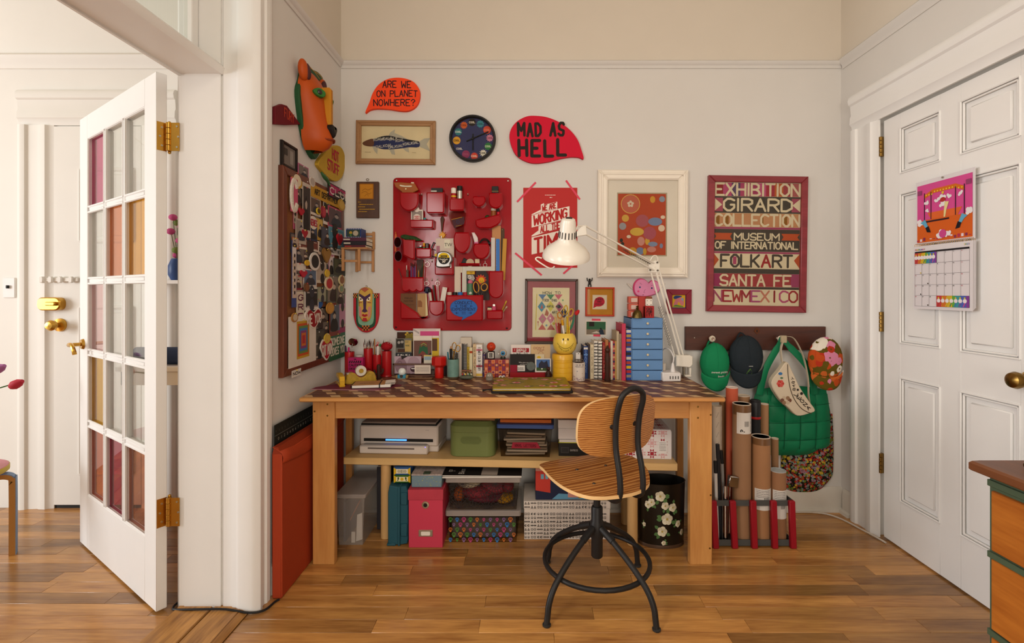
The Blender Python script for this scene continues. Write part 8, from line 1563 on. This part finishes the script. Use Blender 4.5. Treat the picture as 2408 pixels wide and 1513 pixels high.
# --- dresser in the right foreground
M_dw_ = wood('dresser_wood','#9a5016','#c4782c','y',1.1,.4,1.0,rnd=.12); M_dg = col('#4c5c48',.5); r = thing('dresser','green framed dresser with orange stained wooden drawers','dresser',(1.33,1.385,0))
part('top',MB().prism([(-.03,.028),(.0,.032),(.452,.032),(.452,-.95),(-.03,-.95)],.716,.744,'z',b=.004,b2=.006),wood('dresser_top','#54301c','#7a4a2c','y',1,.4),r); part('carcass',MB().box(.004,.45,-.92,0,0,.716,.002),M_dg,r)
for z0,z1 in ((.50,.672),(.275,.478),(.055,.254)): d_ = part('drawer',MB().box(-.004,.03,-.915,-.012,z0,z1,.003),M_dw_,r); part('knob',MB().lathe([(0,-.03),(.014,-.026),(.016,-.018),(.008,-.008),(.008,0)],14,(-.004,-.46,(z0+z1)/2),axis='x'),M_dbrass,d_)
for z in (.485,.262,.69): part('rail',MB().box(-.003,.01,-.92,0,z-.008,z+.010,.001),M_dg,r)
r = thing('bauble','small dark metal ornament on the dresser top','ornament',(1.40,1.34,.7445)); part('ball',MB().sph((0,0,.010),.011,n=12,m=8),M_dbrass,r); part('stem',MB().cyl(.004,0,.006,8),M_dbrass,r)
# --- wall calendar on the panelled door
r = thing('wall_calendar','illustrated February wall calendar hanging on the white door','calendar',(XR-.004,2.044,1.447),-90); w_ = .144
def page(name,z0,z1,off,c): part(name,MB().prism([(-.006-off,z0),(-.004-off,z0),(-.003-off,z1),(-.005-off,z1)],-w_,w_,'x'),c,r)
M_pg = col('#d4ced0',.6,noise=.02)
for i in range(4): page('leaf',-.285+.004*i,-.004,.012-.004*i if i < 3 else 0,M_pg)
page('picture_leaf',.004,.287,.002,M_pg); part('hanging_pin',MB().cyl(.004,-.013,-.006,10,(.0,.279),axis='y'),M_screw,r); m = MB()
for i in range(34): m.tube([(-w_*.97+i*w_*1.94/33,-.010+.008*math.cos(t*.9),.008*math.sin(t*.9)) for t in range(7)],.0009,4,True)
part('spiral_binding',m,col('#b8843c',.3,metal=.8),r); p = Pr(); a,b,c_,d_ = -.135,.135,.012,.268; p.rect(a,b,c_,d_,'#c84888',0); p.rect(a,b,c_,.11,'#c85a1c',1); p.poly([(-.06,.11),(.07,.11),(.09,.14),(-.08,.14)],'#d0602c',2); p.poly([(-.095,.222),(-.05,.24),(.06,.24),(.10,.222),(.10,.205),(.06,.222),(-.05,.222),(-.095,.205)][::-1],'#c8641c',2)
for i in range(13): p.disc(-.085+i*.0145,.228 if 2 < i < 11 else .219,.0035,'#d8c034',3,n=8)
for x in (-.095,-.06,.06,.10): p.rect(x-.002,x+.002,.11,.23,'#2a1420',3)
p.rect(-.11,.03,.098,.105,'#2a1420',3); rn = random.Random(21)
for x,z,s in ((0,.195,3),(-.03,.19,2),(.03,.195,2),(-.005,.168,2.5),(-.085,.185,2),(.085,.195,2),(-.115,.10,3),(.118,.115,3),(.0,.045,3),(.025,.035,2.5),(-.025,.035,2.5),(-.08,.15,1.5)):
    for q in range(6): p.disc(x+rn.uniform(-.004,.004)*s,z+rn.uniform(-.003,.003)*s,.0042*s*.7,'#ddd6d8',4,n=10)
p.poly([(.01,.175),(.03,.172),(.018,.14),(.012,.11),(.004,.11),(.006,.14)][::-1],'#d8c88c',5); p.disc(.0,.185,.014,'#a82c2c',5,ry=.010); p.disc(.0,.215,.006,'#d8b434',5); p.disc(0,.04,.018,'#c04484',5)
for s in (-1,1): p.poly([(s*.115,.10),(s*.09,.112),(s*.075,.08),(s*.085,.07),(s*.1,.09)][::s],'#5ca0c0',5); p.poly([(s*.072,.082),(s*.088,.075),(s*.08,.055),(s*.06,.052)][::s],'#18141c',6); p.rect(s*.12-.012,s*.12+.012,.225,.245,'#8a3c64',5)
for i in range(16): p.rect(a+i*.017,a+i*.017+.011,.016+rn.uniform(0,.012),.022+rn.uniform(0,.012),['#a82c4c','#d8c8d0','#7c2c4c'][i % 3],3)
p.build('picture',r,loc=(0,-.0085,0)); p = Pr(); x0,x1,z1,z0 = -.135,.133,-.035,-.272; p.rect(x0,x1,z1,z1+.007,'#1c181c'); cols = ['#b03c3c','#c87830','#c8b034','#4a8a4c','#3c74a8','#6c4c94','#b84c8c']
for i,t in enumerate('FEBRUARY'): p.font(t,x0+.004+i*.0068,-.02,.007,cols[i % 7],bold=.03)
for i,t in enumerate('2023'): p.font(t,.112+i*.0065,-.016,.007,cols[(i+2) % 7],bold=.02)
cw,rh = (x1-x0)/7,(z1-z0)/5
for i in range(8): p.rect(x0+i*cw-.0004,x0+i*cw+.0004,z0,z1,'#3a3438')
for j in range(6): p.rect(x0,x1,z0+j*rh-.0004,z0+j*rh+.0004,'#3a3438')
n = 1
for j in range(5):
    for i in range(7):
        if (j == 0 and i < 3) or n > 28: continue
        p.font(str(n),x0+i*cw+.0055,z1-j*rh-.005,.0048,'#b83c5c' if i in (0,6) else '#241f22',bold=.02); n += 1
for i,j,c in ((0,1,'#c8b034'),(1,2,'#3a2c1c'),(0,3,'#1c181c'),(1,4,'#3a2c1c')): p.disc(x0+(i+.85)*cw,z1-(j+.88)*rh,.003,c,2,n=10)
for xa,xb,za,zb in ((x0,x0+3*cw,z1-rh,z1),(x0+3*cw,x1,z0,z0+rh)):
    m_ = 12
    for i in range(m_): p.rect(xa+(xb-xa)*i/m_,xa+(xb-xa)*(i+1)/m_,za,zb,['#b83c3c','#c86c2c','#c8a42c','#5c9c3c','#3c8c94','#4c5ca8','#7c3c8c'][(i*7//m_) % 7],2)
    for i in range(7): p.disc(xa+(xb-xa)*(i+.6)/7.5,za+rh*.55,.009,'#ddd6d8',4,n=10); p.disc(xa+(xb-xa)*(i+.6)/7.5,za+rh*.8,.004,'#c8b434',5,n=8); p.line([(xa+(xb-xa)*(i+.6)/7.5,za+rh*.35),(xa+(xb-xa)*(i+.3)/7.5,za+rh*.08)],.005,cols[i],4)
p.build('month_grid',r,loc=(0,-.0195,0))
# ================================================================ left wall: pin board, mask, signs
KL = -XL*F
def LWp(px,py): d = KL/(CX-px); return d,H-(py-CY)*d/F
def LT(name,label,cat,px,py,group=None,off=.001): y,z = LWp(px,py); return thing(name,label,cat,(XL+off,y,z),90,group),y,z
r,yc,zc = LT('pin_board','large cork pin board with brown wooden frame','pin board',727,640); u0,u1,w0,w1 = 2.035-yc,2.712-yc,.873-zc,1.777-zc
part('cork',MB().box(u0+.02,u1-.02,-.012,0,w0+.02,w1-.02),col('#7a4c2c',.9,noise=.3,scale=90),r); frame4(r,u0,u1,w0,w1,.034,.022,wood('board_frame','#4a200f','#6c331a','z',1.5,.4),b=.003)
ZB = lambda x,y: (640+x/2.911,380+y/2.911)
def hrt(w_,h_): return smooth([(0,-h_/2),(w_*.42,-h_*.02),(w_*.5,h_*.25),(w_*.28,h_*.5),(0,h_*.3),(-w_*.28,h_*.5),(-w_*.5,h_*.25),(-w_*.42,-h_*.02)],4)
rn = random.Random(31)
def pin(n,label,cat,kind,x,y,w_,h_,c,c2=None,txt=None,tc='#2a2220',name=None):
    px,py = ZB(x,y); d = KL/(CX-px); f_ = 1.28 if kind in 'pv' else 1.1; W_ = f_*w_/2.911*d*d/KL; H_ = (1.12 if kind in 'pv' else 1.08)*h_/2.911*d/F; off = max(.0135+.0012*n,.0232 if x > 415 or y > 1400 or x < 125 else 0)+.00016*(len(bpy.data.objects) % 7)
    r,_,_ = LT(name or cat.replace(' ','_'),label,cat,px,py,'things pinned to the board',off); t = .0009 if kind in 'pv' else .005
    P = rr(-W_/2,W_/2,-H_/2,H_/2,.002,2) if kind in 'pv' else hrt(W_,H_) if kind == 'h' else ell(W_/2,H_/2,26)
    part('base',MB().prism(P,-t,0,'y',b=0 if kind in 'pv' else .0015),col(c,.5,noise=.1),r); p = Pr()
    if c2 and kind in 'cv': p.disc(0,0,W_*.36,c2,1,ry=H_*.36)
    elif c2 and kind == 'h': p.poly([(a*.85,b*.85) for a,b in hrt(W_,H_)],c2,1)
    elif c2:
        a = 1 if c2 != '#d8cfc0' else .5; p.rect(-W_*.43,W_*.43,-H_*.36*a,H_*.43,c2,1)
        k = rn.randint(0,2); q = rn.uniform(-.12,.12)*W_; dk_,lt = rn.choice((('#2a2624','#a8988a'),('#3c302c','#b8a494'),('#34343c','#9c9088')))
        if k < 2 and H_ < W_*3.5: p.poly(smooth([(q-W_*.32,-H_*.34*a),(q-W_*.26,-H_*.05),(q,H_*.04),(q+W_*.26,-H_*.05),(q+W_*.32,-H_*.34*a)],3),dk_,2); p.disc(q,H_*.12,W_*.14,lt,3,ry=H_*.11,n=12); p.poly(smooth([(q-W_*.16,H_*.12),(q,H_*.27),(q+W_*.16,H_*.12),(q,H_*.18)][::-1],3),dk_,4)
        else:
            for i in range(max(1,int(H_/W_))+1): z_ = H_*(-.3+.6*i/max(1,int(H_/W_)+.5)); p.rect(-W_*.36,W_*.36,z_-H_*.06,z_,lt,2); p.disc(q,z_+H_*.02,W_*.18,dk_,3,ry=W_*.2,n=10)
    if txt:
        L_ = txt.split('/'); vert = kind == 'v'
        if vert:
            for i,ch_ in enumerate(txt): p.text(ch_,0,H_*(.38-.76*i/max(1,len(txt)-1)),H_*.11,tc,w=W_*.55,th=.22,l=4)
        else:
            for i,l_ in enumerate(L_): p.text(l_,0,H_*.5*((len(L_)-1)/2-i)/len(L_)*1.4,H_*(.5/len(L_) if len(L_) > 1 else .42),tc,w=W_*.8,th=.2,l=4)
    if p.mb.v: p.build('print',r,loc=(0,-t-.0002,0))
    part('pin',MB().sph((0,-t-.002,H_*.42),.003,n=6,m=5),col(rn.choice(('#a82c2c','#c8b034','#b8b0a8')),.3),r)
for n,t in enumerate((('brown photo behind the rosette','photo','p',150,230,60,110,'#4a3a34','#6c625a'),('pink paper strip behind the letter C','strip','p',135,320,26,260,'#a8546c','#a8988a'),('charcoal postcard left of the boot card','postcard','p',130,560,50,120,'#3c3a40','#6c625a'),('tan postcard behind the four portraits','postcard','p',300,560,60,110,'#8a6a4c','#a8988a'),('black text note behind the bronze pendant','note','p',300,640,60,120,'#2c2a2c','#6c625a'),('plum photo left of the tree print','photo','p',160,640,60,120,'#4c2c34','#6c625a'),('orange note left of the long ribbon','note','p',120,560,36,70,'#a85c2c','#a8988a'),('grey photo behind the tree print','photo','p',210,660,70,100,'#5c5854','#6c625a'),('cream letter below the pendant','letter','p',310,760,60,130,'#c4b8a4','#a8988a'),('black and white photo by the ticket','photo','p',352,705,36,100,'#7a7672','#a8988a'),('pale letter behind the white silhouettes','letter','p',170,900,56,160,'#b8ac9c','#a8988a'),('maroon card above the red heart pin','card','p',155,830,44,90,'#7c2430','#a8988a'),('black card behind the double heart','card','p',320,1080,80,150,'#1f1c1e','#6c625a'),('olive photo right of the woman portrait','photo','p',440,930,50,110,'#5c5a44','#6c625a'),('white note above the foliage photo','note','p',455,640,40,60,'#c8c0b4','#a8988a'),('dark red photo above the green card','photo','p',355,1150,50,110,'#5c1c20','#6c625a'),('striped navy card left of the seascape','card','p',145,790,40,110,'#24304c','#6c625a'),('grey postcard above the slate card','postcard','p',300,400,50,90,'#5a5a5e','#6c625a'))): pin(n % 3,*t)
for n,t in enumerate((('yellow pleated rosette badge','rosette','c',138,130,70,105,'#b8902c','#cdbfa4'),('pink framed snapshot at the board top','photo','p',185,80,58,95,'#a8587c','#6c625c'),('white paper reading PEACE','note','p',208,168,68,62,'#cfc4b8',None,'PEACE'),('white oval badge near the board top','badge','c',240,140,36,62,'#c4b8ac','#a89c94'),
    ('tall strip of photo booth portraits','photo','p',202,335,44,330,'#b8aca0','#3c3634'),('gold banner reading ART DEPARTMENT','banner','p',345,245,165,72,'#b08428',None,'ART DEPARTMENT','#241a10'),('black and magenta pennant reading CLUB','pennant','p',430,228,125,85,'#2a1c24','#9c2454','CLUB','#d8d0c8'),('gold medal below the pennant','medal','c',440,298,46,72,'#a87c28','#c09a44'),
    ('instant photo with a grey sitter','photo','p',270,310,58,108,'#cdc2b4','#5c4c44'),('narrow black and white ribbon tag','tag','p',345,355,36,140,'#cfc6bc','#2c2a2a'),('rose pink flyer with round portrait','flyer','p',405,392,80,130,'#b04860','#5c4a4c'),('yellow button badge beside the flyer','badge','c',282,340,26,44,'#c8ac2c','#4a3a18'),
    ('oval crimson award ribbon near the flyer','ribbon','c',316,345,30,76,'#8c2434','#a83c48'),('tiny red heart pin at upper left','heart pin','h',160,345,38,46,'#a01c2c'),('small round white badge reading GENES','badge','c',252,420,50,86,'#d2c8bc',None,'GENES','#a02c38'),('tall ochre paper list near the centre','note','p',296,466,38,132,'#b08c3c','#c0a050'),('navy blue photo card','photo','p',242,492,60,90,'#2c3448','#3c4458'),
    ('grey card with a high heeled boot','card','p',165,480,58,150,'#a89c90','#8a8078'),('slate grey text card','card','p',338,522,50,122,'#44444c','#50505a'),('sky blue card with red heart and petals','card','p',410,525,84,120,'#5a8898','#4c8094'),('red heart lying on the sky blue card','heart pin','h',428,535,40,70,'#b01c2c'),('row of four red portraits','photo','p',230,570,108,70,'#cfc4b8','#6c3c34'),('pair of red heart pins near the centre','heart pin','h',190,495,40,56,'#941c28'),
    ('bronze heart shaped pendant','pendant','h',343,645,56,96,'#7c5828','#94703c'),('white strip reading ONALITY NOW','note','p',402,618,74,42,'#cdc6c0',None,'ONALITY NOW'),('dark foliage photograph at the right edge','photo','p',440,725,76,100,'#3c3c2c','#54543c'),('round black and white tree print','print','c',255,685,66,116,'#cdc6be','#2c2a28'),('small yellow smiley pin at left','smiley pin','c',200,695,30,36,'#c89c24'),('pink and white ticket strip','ticket','p',384,715,30,140,'#c48aa4','#d0c4c4'),
    ('seascape photograph in pale border','photo','p',232,800,74,112,'#c4bcb4','#54647c'),('red heart pin over a ribbon','heart pin','h',182,770,46,46,'#a81c30'),('portrait card of a woman in grey green','card','p',388,880,66,190,'#54584e','#7c7064'),('cream button badge with red heart','badge','c',357,836,54,90,'#cdb898','#a82c2c'),('white card of black window silhouettes','card','p',236,940,76,140,'#cdc6be','#2a2828'),('small pale landscape card','card','p',306,910,48,90,'#7c8470','#94947c'),('blue fish shaped badge','badge','c',280,975,70,68,'#1f5290'),
    ('cream banner spelling GREAT downward','banner','v',164,1060,44,300,'#c8bca8',None,'GREAT','#5c1c3c'),('long blue and white medal ribbon','ribbon','p',112,770,26,410,'#34447c','#c8c0bc'),('double red heart card reading ME YOU','heart card','h',250,1075,108,132,'#d0c4b8','#8c141c','ME YOU','#d0c4b8'),('poster of nested rainbow squares','poster','p',178,1240,150,330,'#cdc4b8'),('brick red portrait of a seated man','photo','p',400,1080,60,200,'#743024','#5c6470'),('orange smiling button badge near the centre','badge','c',362,1005,50,74,'#b07c34','#c08c40'),
    ('magenta sequin ribbon at the right edge','ribbon','p',455,1030,48,250,'#8c1c4c','#b8849c'),('green card reading SOMEONE LOVES YOU','card','p',418,1260,92,165,'#2a5c3e',None,'SOMEONE/LOVES YOU','#d0ccb8'),('dark photo above the bottom rail','photo','p',290,1262,66,200,'#34322c','#4a463c'),('large red heart patch with white script','heart patch','h',340,1288,80,140,'#d4c8bc','#a81428','CAT MOM','#d4c8bc'),('round yellow smiley pin above the heart patch','smiley pin','c',343,1212,40,66,'#c8a83c'),('small paper label reading NOW','label','p',130,1448,50,42,'#cdc6be',None,'NOW'),
    ('carved wooden ring pull','pendant','c',195,862,34,60,'#5c402c','#7a4c2c'),('small folded white note','note','p',160,722,70,46,'#cdc4ba'),('cream flower badge at the right edge','badge','c',443,812,38,66,'#c8b88c','#8c5c3c'),('tan badge below the flower badge','badge','c',440,872,32,54,'#b09a78','#7c8c6c'),('bronze medal hanging at lower left','medal','c',114,1068,40,60,'#9c6c34','#b8a890'),('yellow smiley badge near the centre','smiley pin','c',345,765,30,50,'#c8a42c'))): pin(3+n % 7,*t)
r,y,z = LT('chenille_letter','white chenille letter C at the left of the board','letter',*ZB(115,232),'things pinned to the board',.0236); p = MB(); p.tube(smooth([(.022,0,.035),(.008,0,.062),(-.016,0,.055),(-.026,0,.0),(-.016,0,-.055),(.008,0,-.062),(.022,0,-.035)],4,False),.014,8,flat=.5,up=(0,1,0)); part('letter',p,col('#cfc6ba',.9,bump=.6,scale=150),r); part('backing',MB().box(-.035,.03,-.001,.0,-.075,.075),col('#b8506c',.7),r)
q = [o for o in bpy.data.objects if o.get('label') == 'poster of nested rainbow squares'][0]; p = Pr()
for i,c in enumerate(('#b8902c','#b84c24','#5c7c44','#3c6c9c','#7c3c6c','#b8642c','#a82c34')): s = 1-i*.13; p.rect(-.062*s,.062*s,.015-.085*s,.015+.085*s,c,1+i)
p.build('nested_squares',q,loc=(0,-.0012,0))
# above the board
r,y,z = LT('small_black_frame','small black framed grey photograph above the pin board','picture',678,370); frame4(r,-.075,.06,-.055,.055,.012,.014,col('#1e1714',.4)); plate(r,-.065,.05,-.045,.045,-.006,-.001,col('#6c645e',.4)); p = Pr(); p.rect(-.05,-.02,0,.03,'#3c3834'); p.rect(0,.03,-.03,.03,'#8a847e'); p.build('photo',r,loc=(0,-.0062,0))
ZC = lambda x,y: (640+x/3.878,130+y/3.878)
def lpoly(pts,px,py): y0,z0 = LWp(px,py); return [(LWp(*ZC(a,b))[0]-y0,LWp(*ZC(a,b))[1]-z0) for a,b in pts]
r,y,z = LT('pennant_sign','dark red pennant sign reading FURY','sign',*ZC(150,560)); P = lpoly([(0,470),(60,445),(110,460),(235,632),(100,638),(0,630)],*ZC(150,560)); part('board',MB().prism(P,-.012,0,'y',b=.002),col('#64101c',.6),r); p = Pr(); p.text('FURY',-.022,-.004,.038,'#a83a28',w=.085,th=.16); p.build('lettering',r,loc=(0,-.0122,0))
r,y,z = LT('heart_sign','yellow teardrop sign reading HOT STUFF','sign',*ZC(520,985)); P = smooth(lpoly([(385,985),(440,900),(500,840),(560,822),(605,850),(632,930),(628,1040),(600,1120),(550,1152),(480,1120),(420,1050)],*ZC(520,985)),4); part('board',MB().prism(P,-.02,0,'y',b=.003),col('#b8942c',.6),r); p = Pr(); p.text('HOT',.03,.048,.05,'#a81c34',w=.085,th=.2); p.text('STUFF',.004,-.022,.05,'#a81c34',w=.15,th=.2); p.build('lettering',r,loc=(0,-.0204,0))
# lion mask
cx,cy = ZC(330,520); r,y0,z0 = LT('lion_mask','carved orange lion mask with green mane on the left wall','mask',cx,cy); M_or = col('#b04a14',.45,noise=.1); M_mn = col('#1f4a2a',.5,noise=.1)
part('mane',MB().prism(smooth(lpoly([(245,120),(290,88),(335,130),(390,160),(430,230),(440,420),(440,800),(395,900),(355,950),(300,870),(250,720),(215,500),(200,320),(225,220)],cx,cy),3),-.022,0,'y',b=.005),M_mn,r); p = Pr()
for a in ([(255,380),(240,500),(270,640),(300,760)],[(290,440),(300,560),(330,700),(320,800)],[(330,680),(370,790),(350,900)],[(255,130),(300,170),(330,215)],[(300,110),(350,160),(390,220)],[(350,150),(400,190),(425,240)]): p.line(smooth(lpoly(a,cx,cy),4,False),.004,'#b08434')
p.build('mane_stripes',r,loc=(0,-.0224,0))
rows = []
for t,hw,hd in ((0,.05,.03),(.08,.085,.055),(.2,.10,.075),(.35,.098,.085),(.5,.085,.092),(.62,.074,.10),(.74,.070,.115),(.86,.066,.12),(.95,.05,.10),(1,.03,.07)): rows.append([(hw*math.sin(a)-.03,-.01-hd*math.cos(a)**.8 if abs(a) < 1.5 else -.01,.165-.365*t) for a in [(-1+i/9)*1.57 for i in range(19)]])
m = MB(); m.sheet(rows); o = part('face',m,M_or,r,recalc=False); m = MB(); m.prism([(-.045,.10),(-.015,.10),(-.012,-.09),(-.048,-.09)],-.125,-.08,'y',b=.006); part('nose_bridge',m,col('#b87a1c',.45),r); part('nose',MB().prism(hrt(.055,.06),-.142,-.10,'y',b=.008),col('#1c1614',.35),r,loc=(-.03,0,-.105))
for s in (-1,1):
    e = part('eye',MB().prism(smooth([(-.028,.006),(0,.022),(.028,.008),(.02,-.016),(-.012,-.014)],3),-.012,.012,'y',b=.003),col('#2f6a2c',.45),r,loc=(-.03+s*.060,-.088,.055),rot=(0,0,s*.75)); part('iris',MB().sph((0,-.012,.002),.012,.005,.012,10,6),col('#241a18',.3),e)
    a = part('ear',MB().sph((0,0,0),.028,.022,.048,14,10),M_or,r,loc=(-.03+s*.10,-.035,.145),rot=(0,s*.25,0)); part('ear_inside',MB().sph((s*-.012,-.014,-.006),.018,.014,.036,12,8),col('#4a2a2c',.6),a)
part('mouth',MB().tube(smooth([(-.085,-.07,-.135),(-.06,-.118,-.150),(-.03,-.135,-.145),(0,-.118,-.150),(.025,-.07,-.135)],4,False),.0045,6),col('#7a2c10',.5),r)
r,y,z = LT('toy_lizard','green glass lizard perched on the pin board frame','toy',758,428,off=.02); m = MB(); m.tube(smooth([(-.06,0,.035),(-.04,-.004,.02),(-.01,-.008,.008),(.02,-.006,-.008),(.06,0,-.03)],4,False),[.004,.005,.007,.008,.009,.01,.011,.011,.010,.009,.008,.007,.006,.005,.004,.003,.002],8); part('body',m,col('#2c5a30',.25),r)
for a in (-.03,.01): part('leg',MB().tube([(a,-.006,.012-a*.6),(a+.004,-.014,-.008-a*.6)],.003,6),col('#2c5a30',.25),r)
# ================================================================ the neighbouring room
x,y = XW(38,2.28),2.28; r = thing('stool','bentwood stool with pink seat and blue legs at left edge','stool',(-2.573,2.15,0)); part('seat',MB().cyl(.178,.402,.430,36,b=.003),col('#c8848c',.5),r); part('seat_edge',MB().lathe([(.178,.404),(.1795,.406),(.1795,.426),(.178,.428)],36),col('#c8b048',.5),r)
for a in (40,160,280): t = math.radians(a); m = MB(); P = smooth([(.08,.386),(.15,.386),(.178,.380),(.195,.362),(.200,.33),(.200,0)],4,False); m.T = Matrix.Rotation(t,4,'Z'); o = part('leg',m.prism(P+[(q[0]-.022*(1 if q[1] < .36 else .3),q[1]-(0 if q[1] < .36 else .02)) for q in P[::-1]],-.022,.022,'y'),col('#b88444',.5),r); m = MB(); m.T = Matrix.Rotation(t,4,'Z'); part('painted_face',m.prism(P+[(q[0]+.003,q[1]+(.002 if q[1] > .34 else 0)) for q in P[::-1]],-.022,.022,'y'),col('#7c98bc',.5),o)
s_ = r.location; r = thing('vase','white vase on the stool just outside the view','vase',(s_[0]-.03,s_[1],.4306)); part('vase',MB().lathe([(.04,0),(.055,.05),(.03,.14),(.035,.17),(.028,.17),(.02,.14),(0,.01)],20),col('#c8c0b4',.3),r); part('foot',MB().cyl(.042,0,.004,20),col('#b8b0a4',.3),r)
for k,(px,py) in enumerate(((38,904),(-4,868))): X_,_,Z_ = PT(px,py,2.26); t = thing('tulip',['red tulip leaning into view at the left edge','mauve tulip half cut off by the left edge'][k],'flower',(s_[0]-.03,s_[1]-.01,.56)); e = (X_-s_[0]+.03,2.26-s_[1]+.01,Z_-.56); part('stem',MB().tube(smooth([(0,0,0),(e[0]*.3,0,e[2]*.7),(e[0]*.75,e[1],e[2]*.96),e],4,False),.003,6),col('#3c6c2c',.6),t); part('bloom',MB().lathe([(0,-.03),(.014,-.026),(.022,-.008),(.019,.014),(.008,.034),(0,.034)],10),col(['#b83040','#a8689c'][k],.6),t,loc=e,rot=(0,1.1,0)); part('leaf',MB().prism(smooth([(0,0),(e[0]*.4,e[2]*.85),(e[0]*.75,e[2]*.9),(e[0]*.4,e[2]*.7)],3),-.002,0,'y'),col('#4c7c34',.6),t)
r = thing('console_table','white console table glimpsed behind the glazed door','table',(-1.86,2.45,0)); part('top',MB().box(-.24,.30,0,.24,.83,.857,.003),M_hall,r); part('apron',MB().box(-.22,.28,.012,.03,.76,.83),M_hall,r)
for a in (-.2,.26):
    for b in (.03,.2): part('leg',MB().box(a-.02,a+.02,b-.018,b+.018,0,.83,.003),M_hall,r)
r = thing('bolster','rolled navy blue bolster lying on the console','bolster',(-1.86,2.53,.903)); part('roll',MB().cyl(.045,-.20,.26,20,axis='x',b=.01),col('#34425c',.8),r); part('end_cap',MB().cyl(.036,-.202,-.198,16,axis='x'),col('#54345c',.8),r)
r = thing('pink_throw','fluffy pink throw hanging over the console front','throw',(-1.70,2.44,.22)); m = MB(); m.sheet([[(a,-.006-.006*math.sin(a*60+b*4),b) for a in [-.06+i*.012 for i in range(15)]] for b in [i*.04 for i in range(17)]]); o = part('cloth',m,col('#c88a88',.95,bump=1,scale=160),r,recalc=False); o.modifiers.new('t','SOLIDIFY').thickness = .01; part('fringe',MB().box(-.06,.108,-.012,.0,-.03,.0),col('#cf9c98',.95),r)
r = thing('wall_shelf','narrow white shelf on the wall behind the glazed door','shelf',(-1.93,D+.03,ZW(668,2.65))); part('board',MB().box(-.2,.25,-.14,0,0,.02,.002),M_hall,r); part('bracket',MB().box(.1,.12,-.1,0,-.08,0,.002),M_hall,r); z = r.location[2]+.0206
r = thing('flower_vase','blue patterned vase of magenta flowers on the shelf','vase',(-1.945,2.68,z)); part('vase',MB().lathe([(.03,0),(.045,.03),(.045,.08),(.03,.12),(.024,.12),(0,.01)],18),col('#344c7c',.4,noise=.3),r)
for i in range(9): a = rn.uniform(-.05,.05); e = (a,rn.uniform(-.03,.02),.14+i*.026); part('stem',MB().tube([(0,0,.1),e],.002,5),col('#4a5a2c',.6),r); part('bloom',MB().sph(e,.022,.02,.018,10,7),col(['#a83c6c','#6c7c3c','#b84c7c'][i % 3],.7),r)
r = thing('floor_box','small black box on the floor behind the door jamb','box',(-1.435,2.02,.0006)); part('case',MB().box(-.03,.045,0,.12,0,.11,.004),col('#1c1a1a',.5),r); part('vent',MB().box(-.02,.035,-.002,.001,.03,.08,.001),col('#2c2a2a',.6),r)
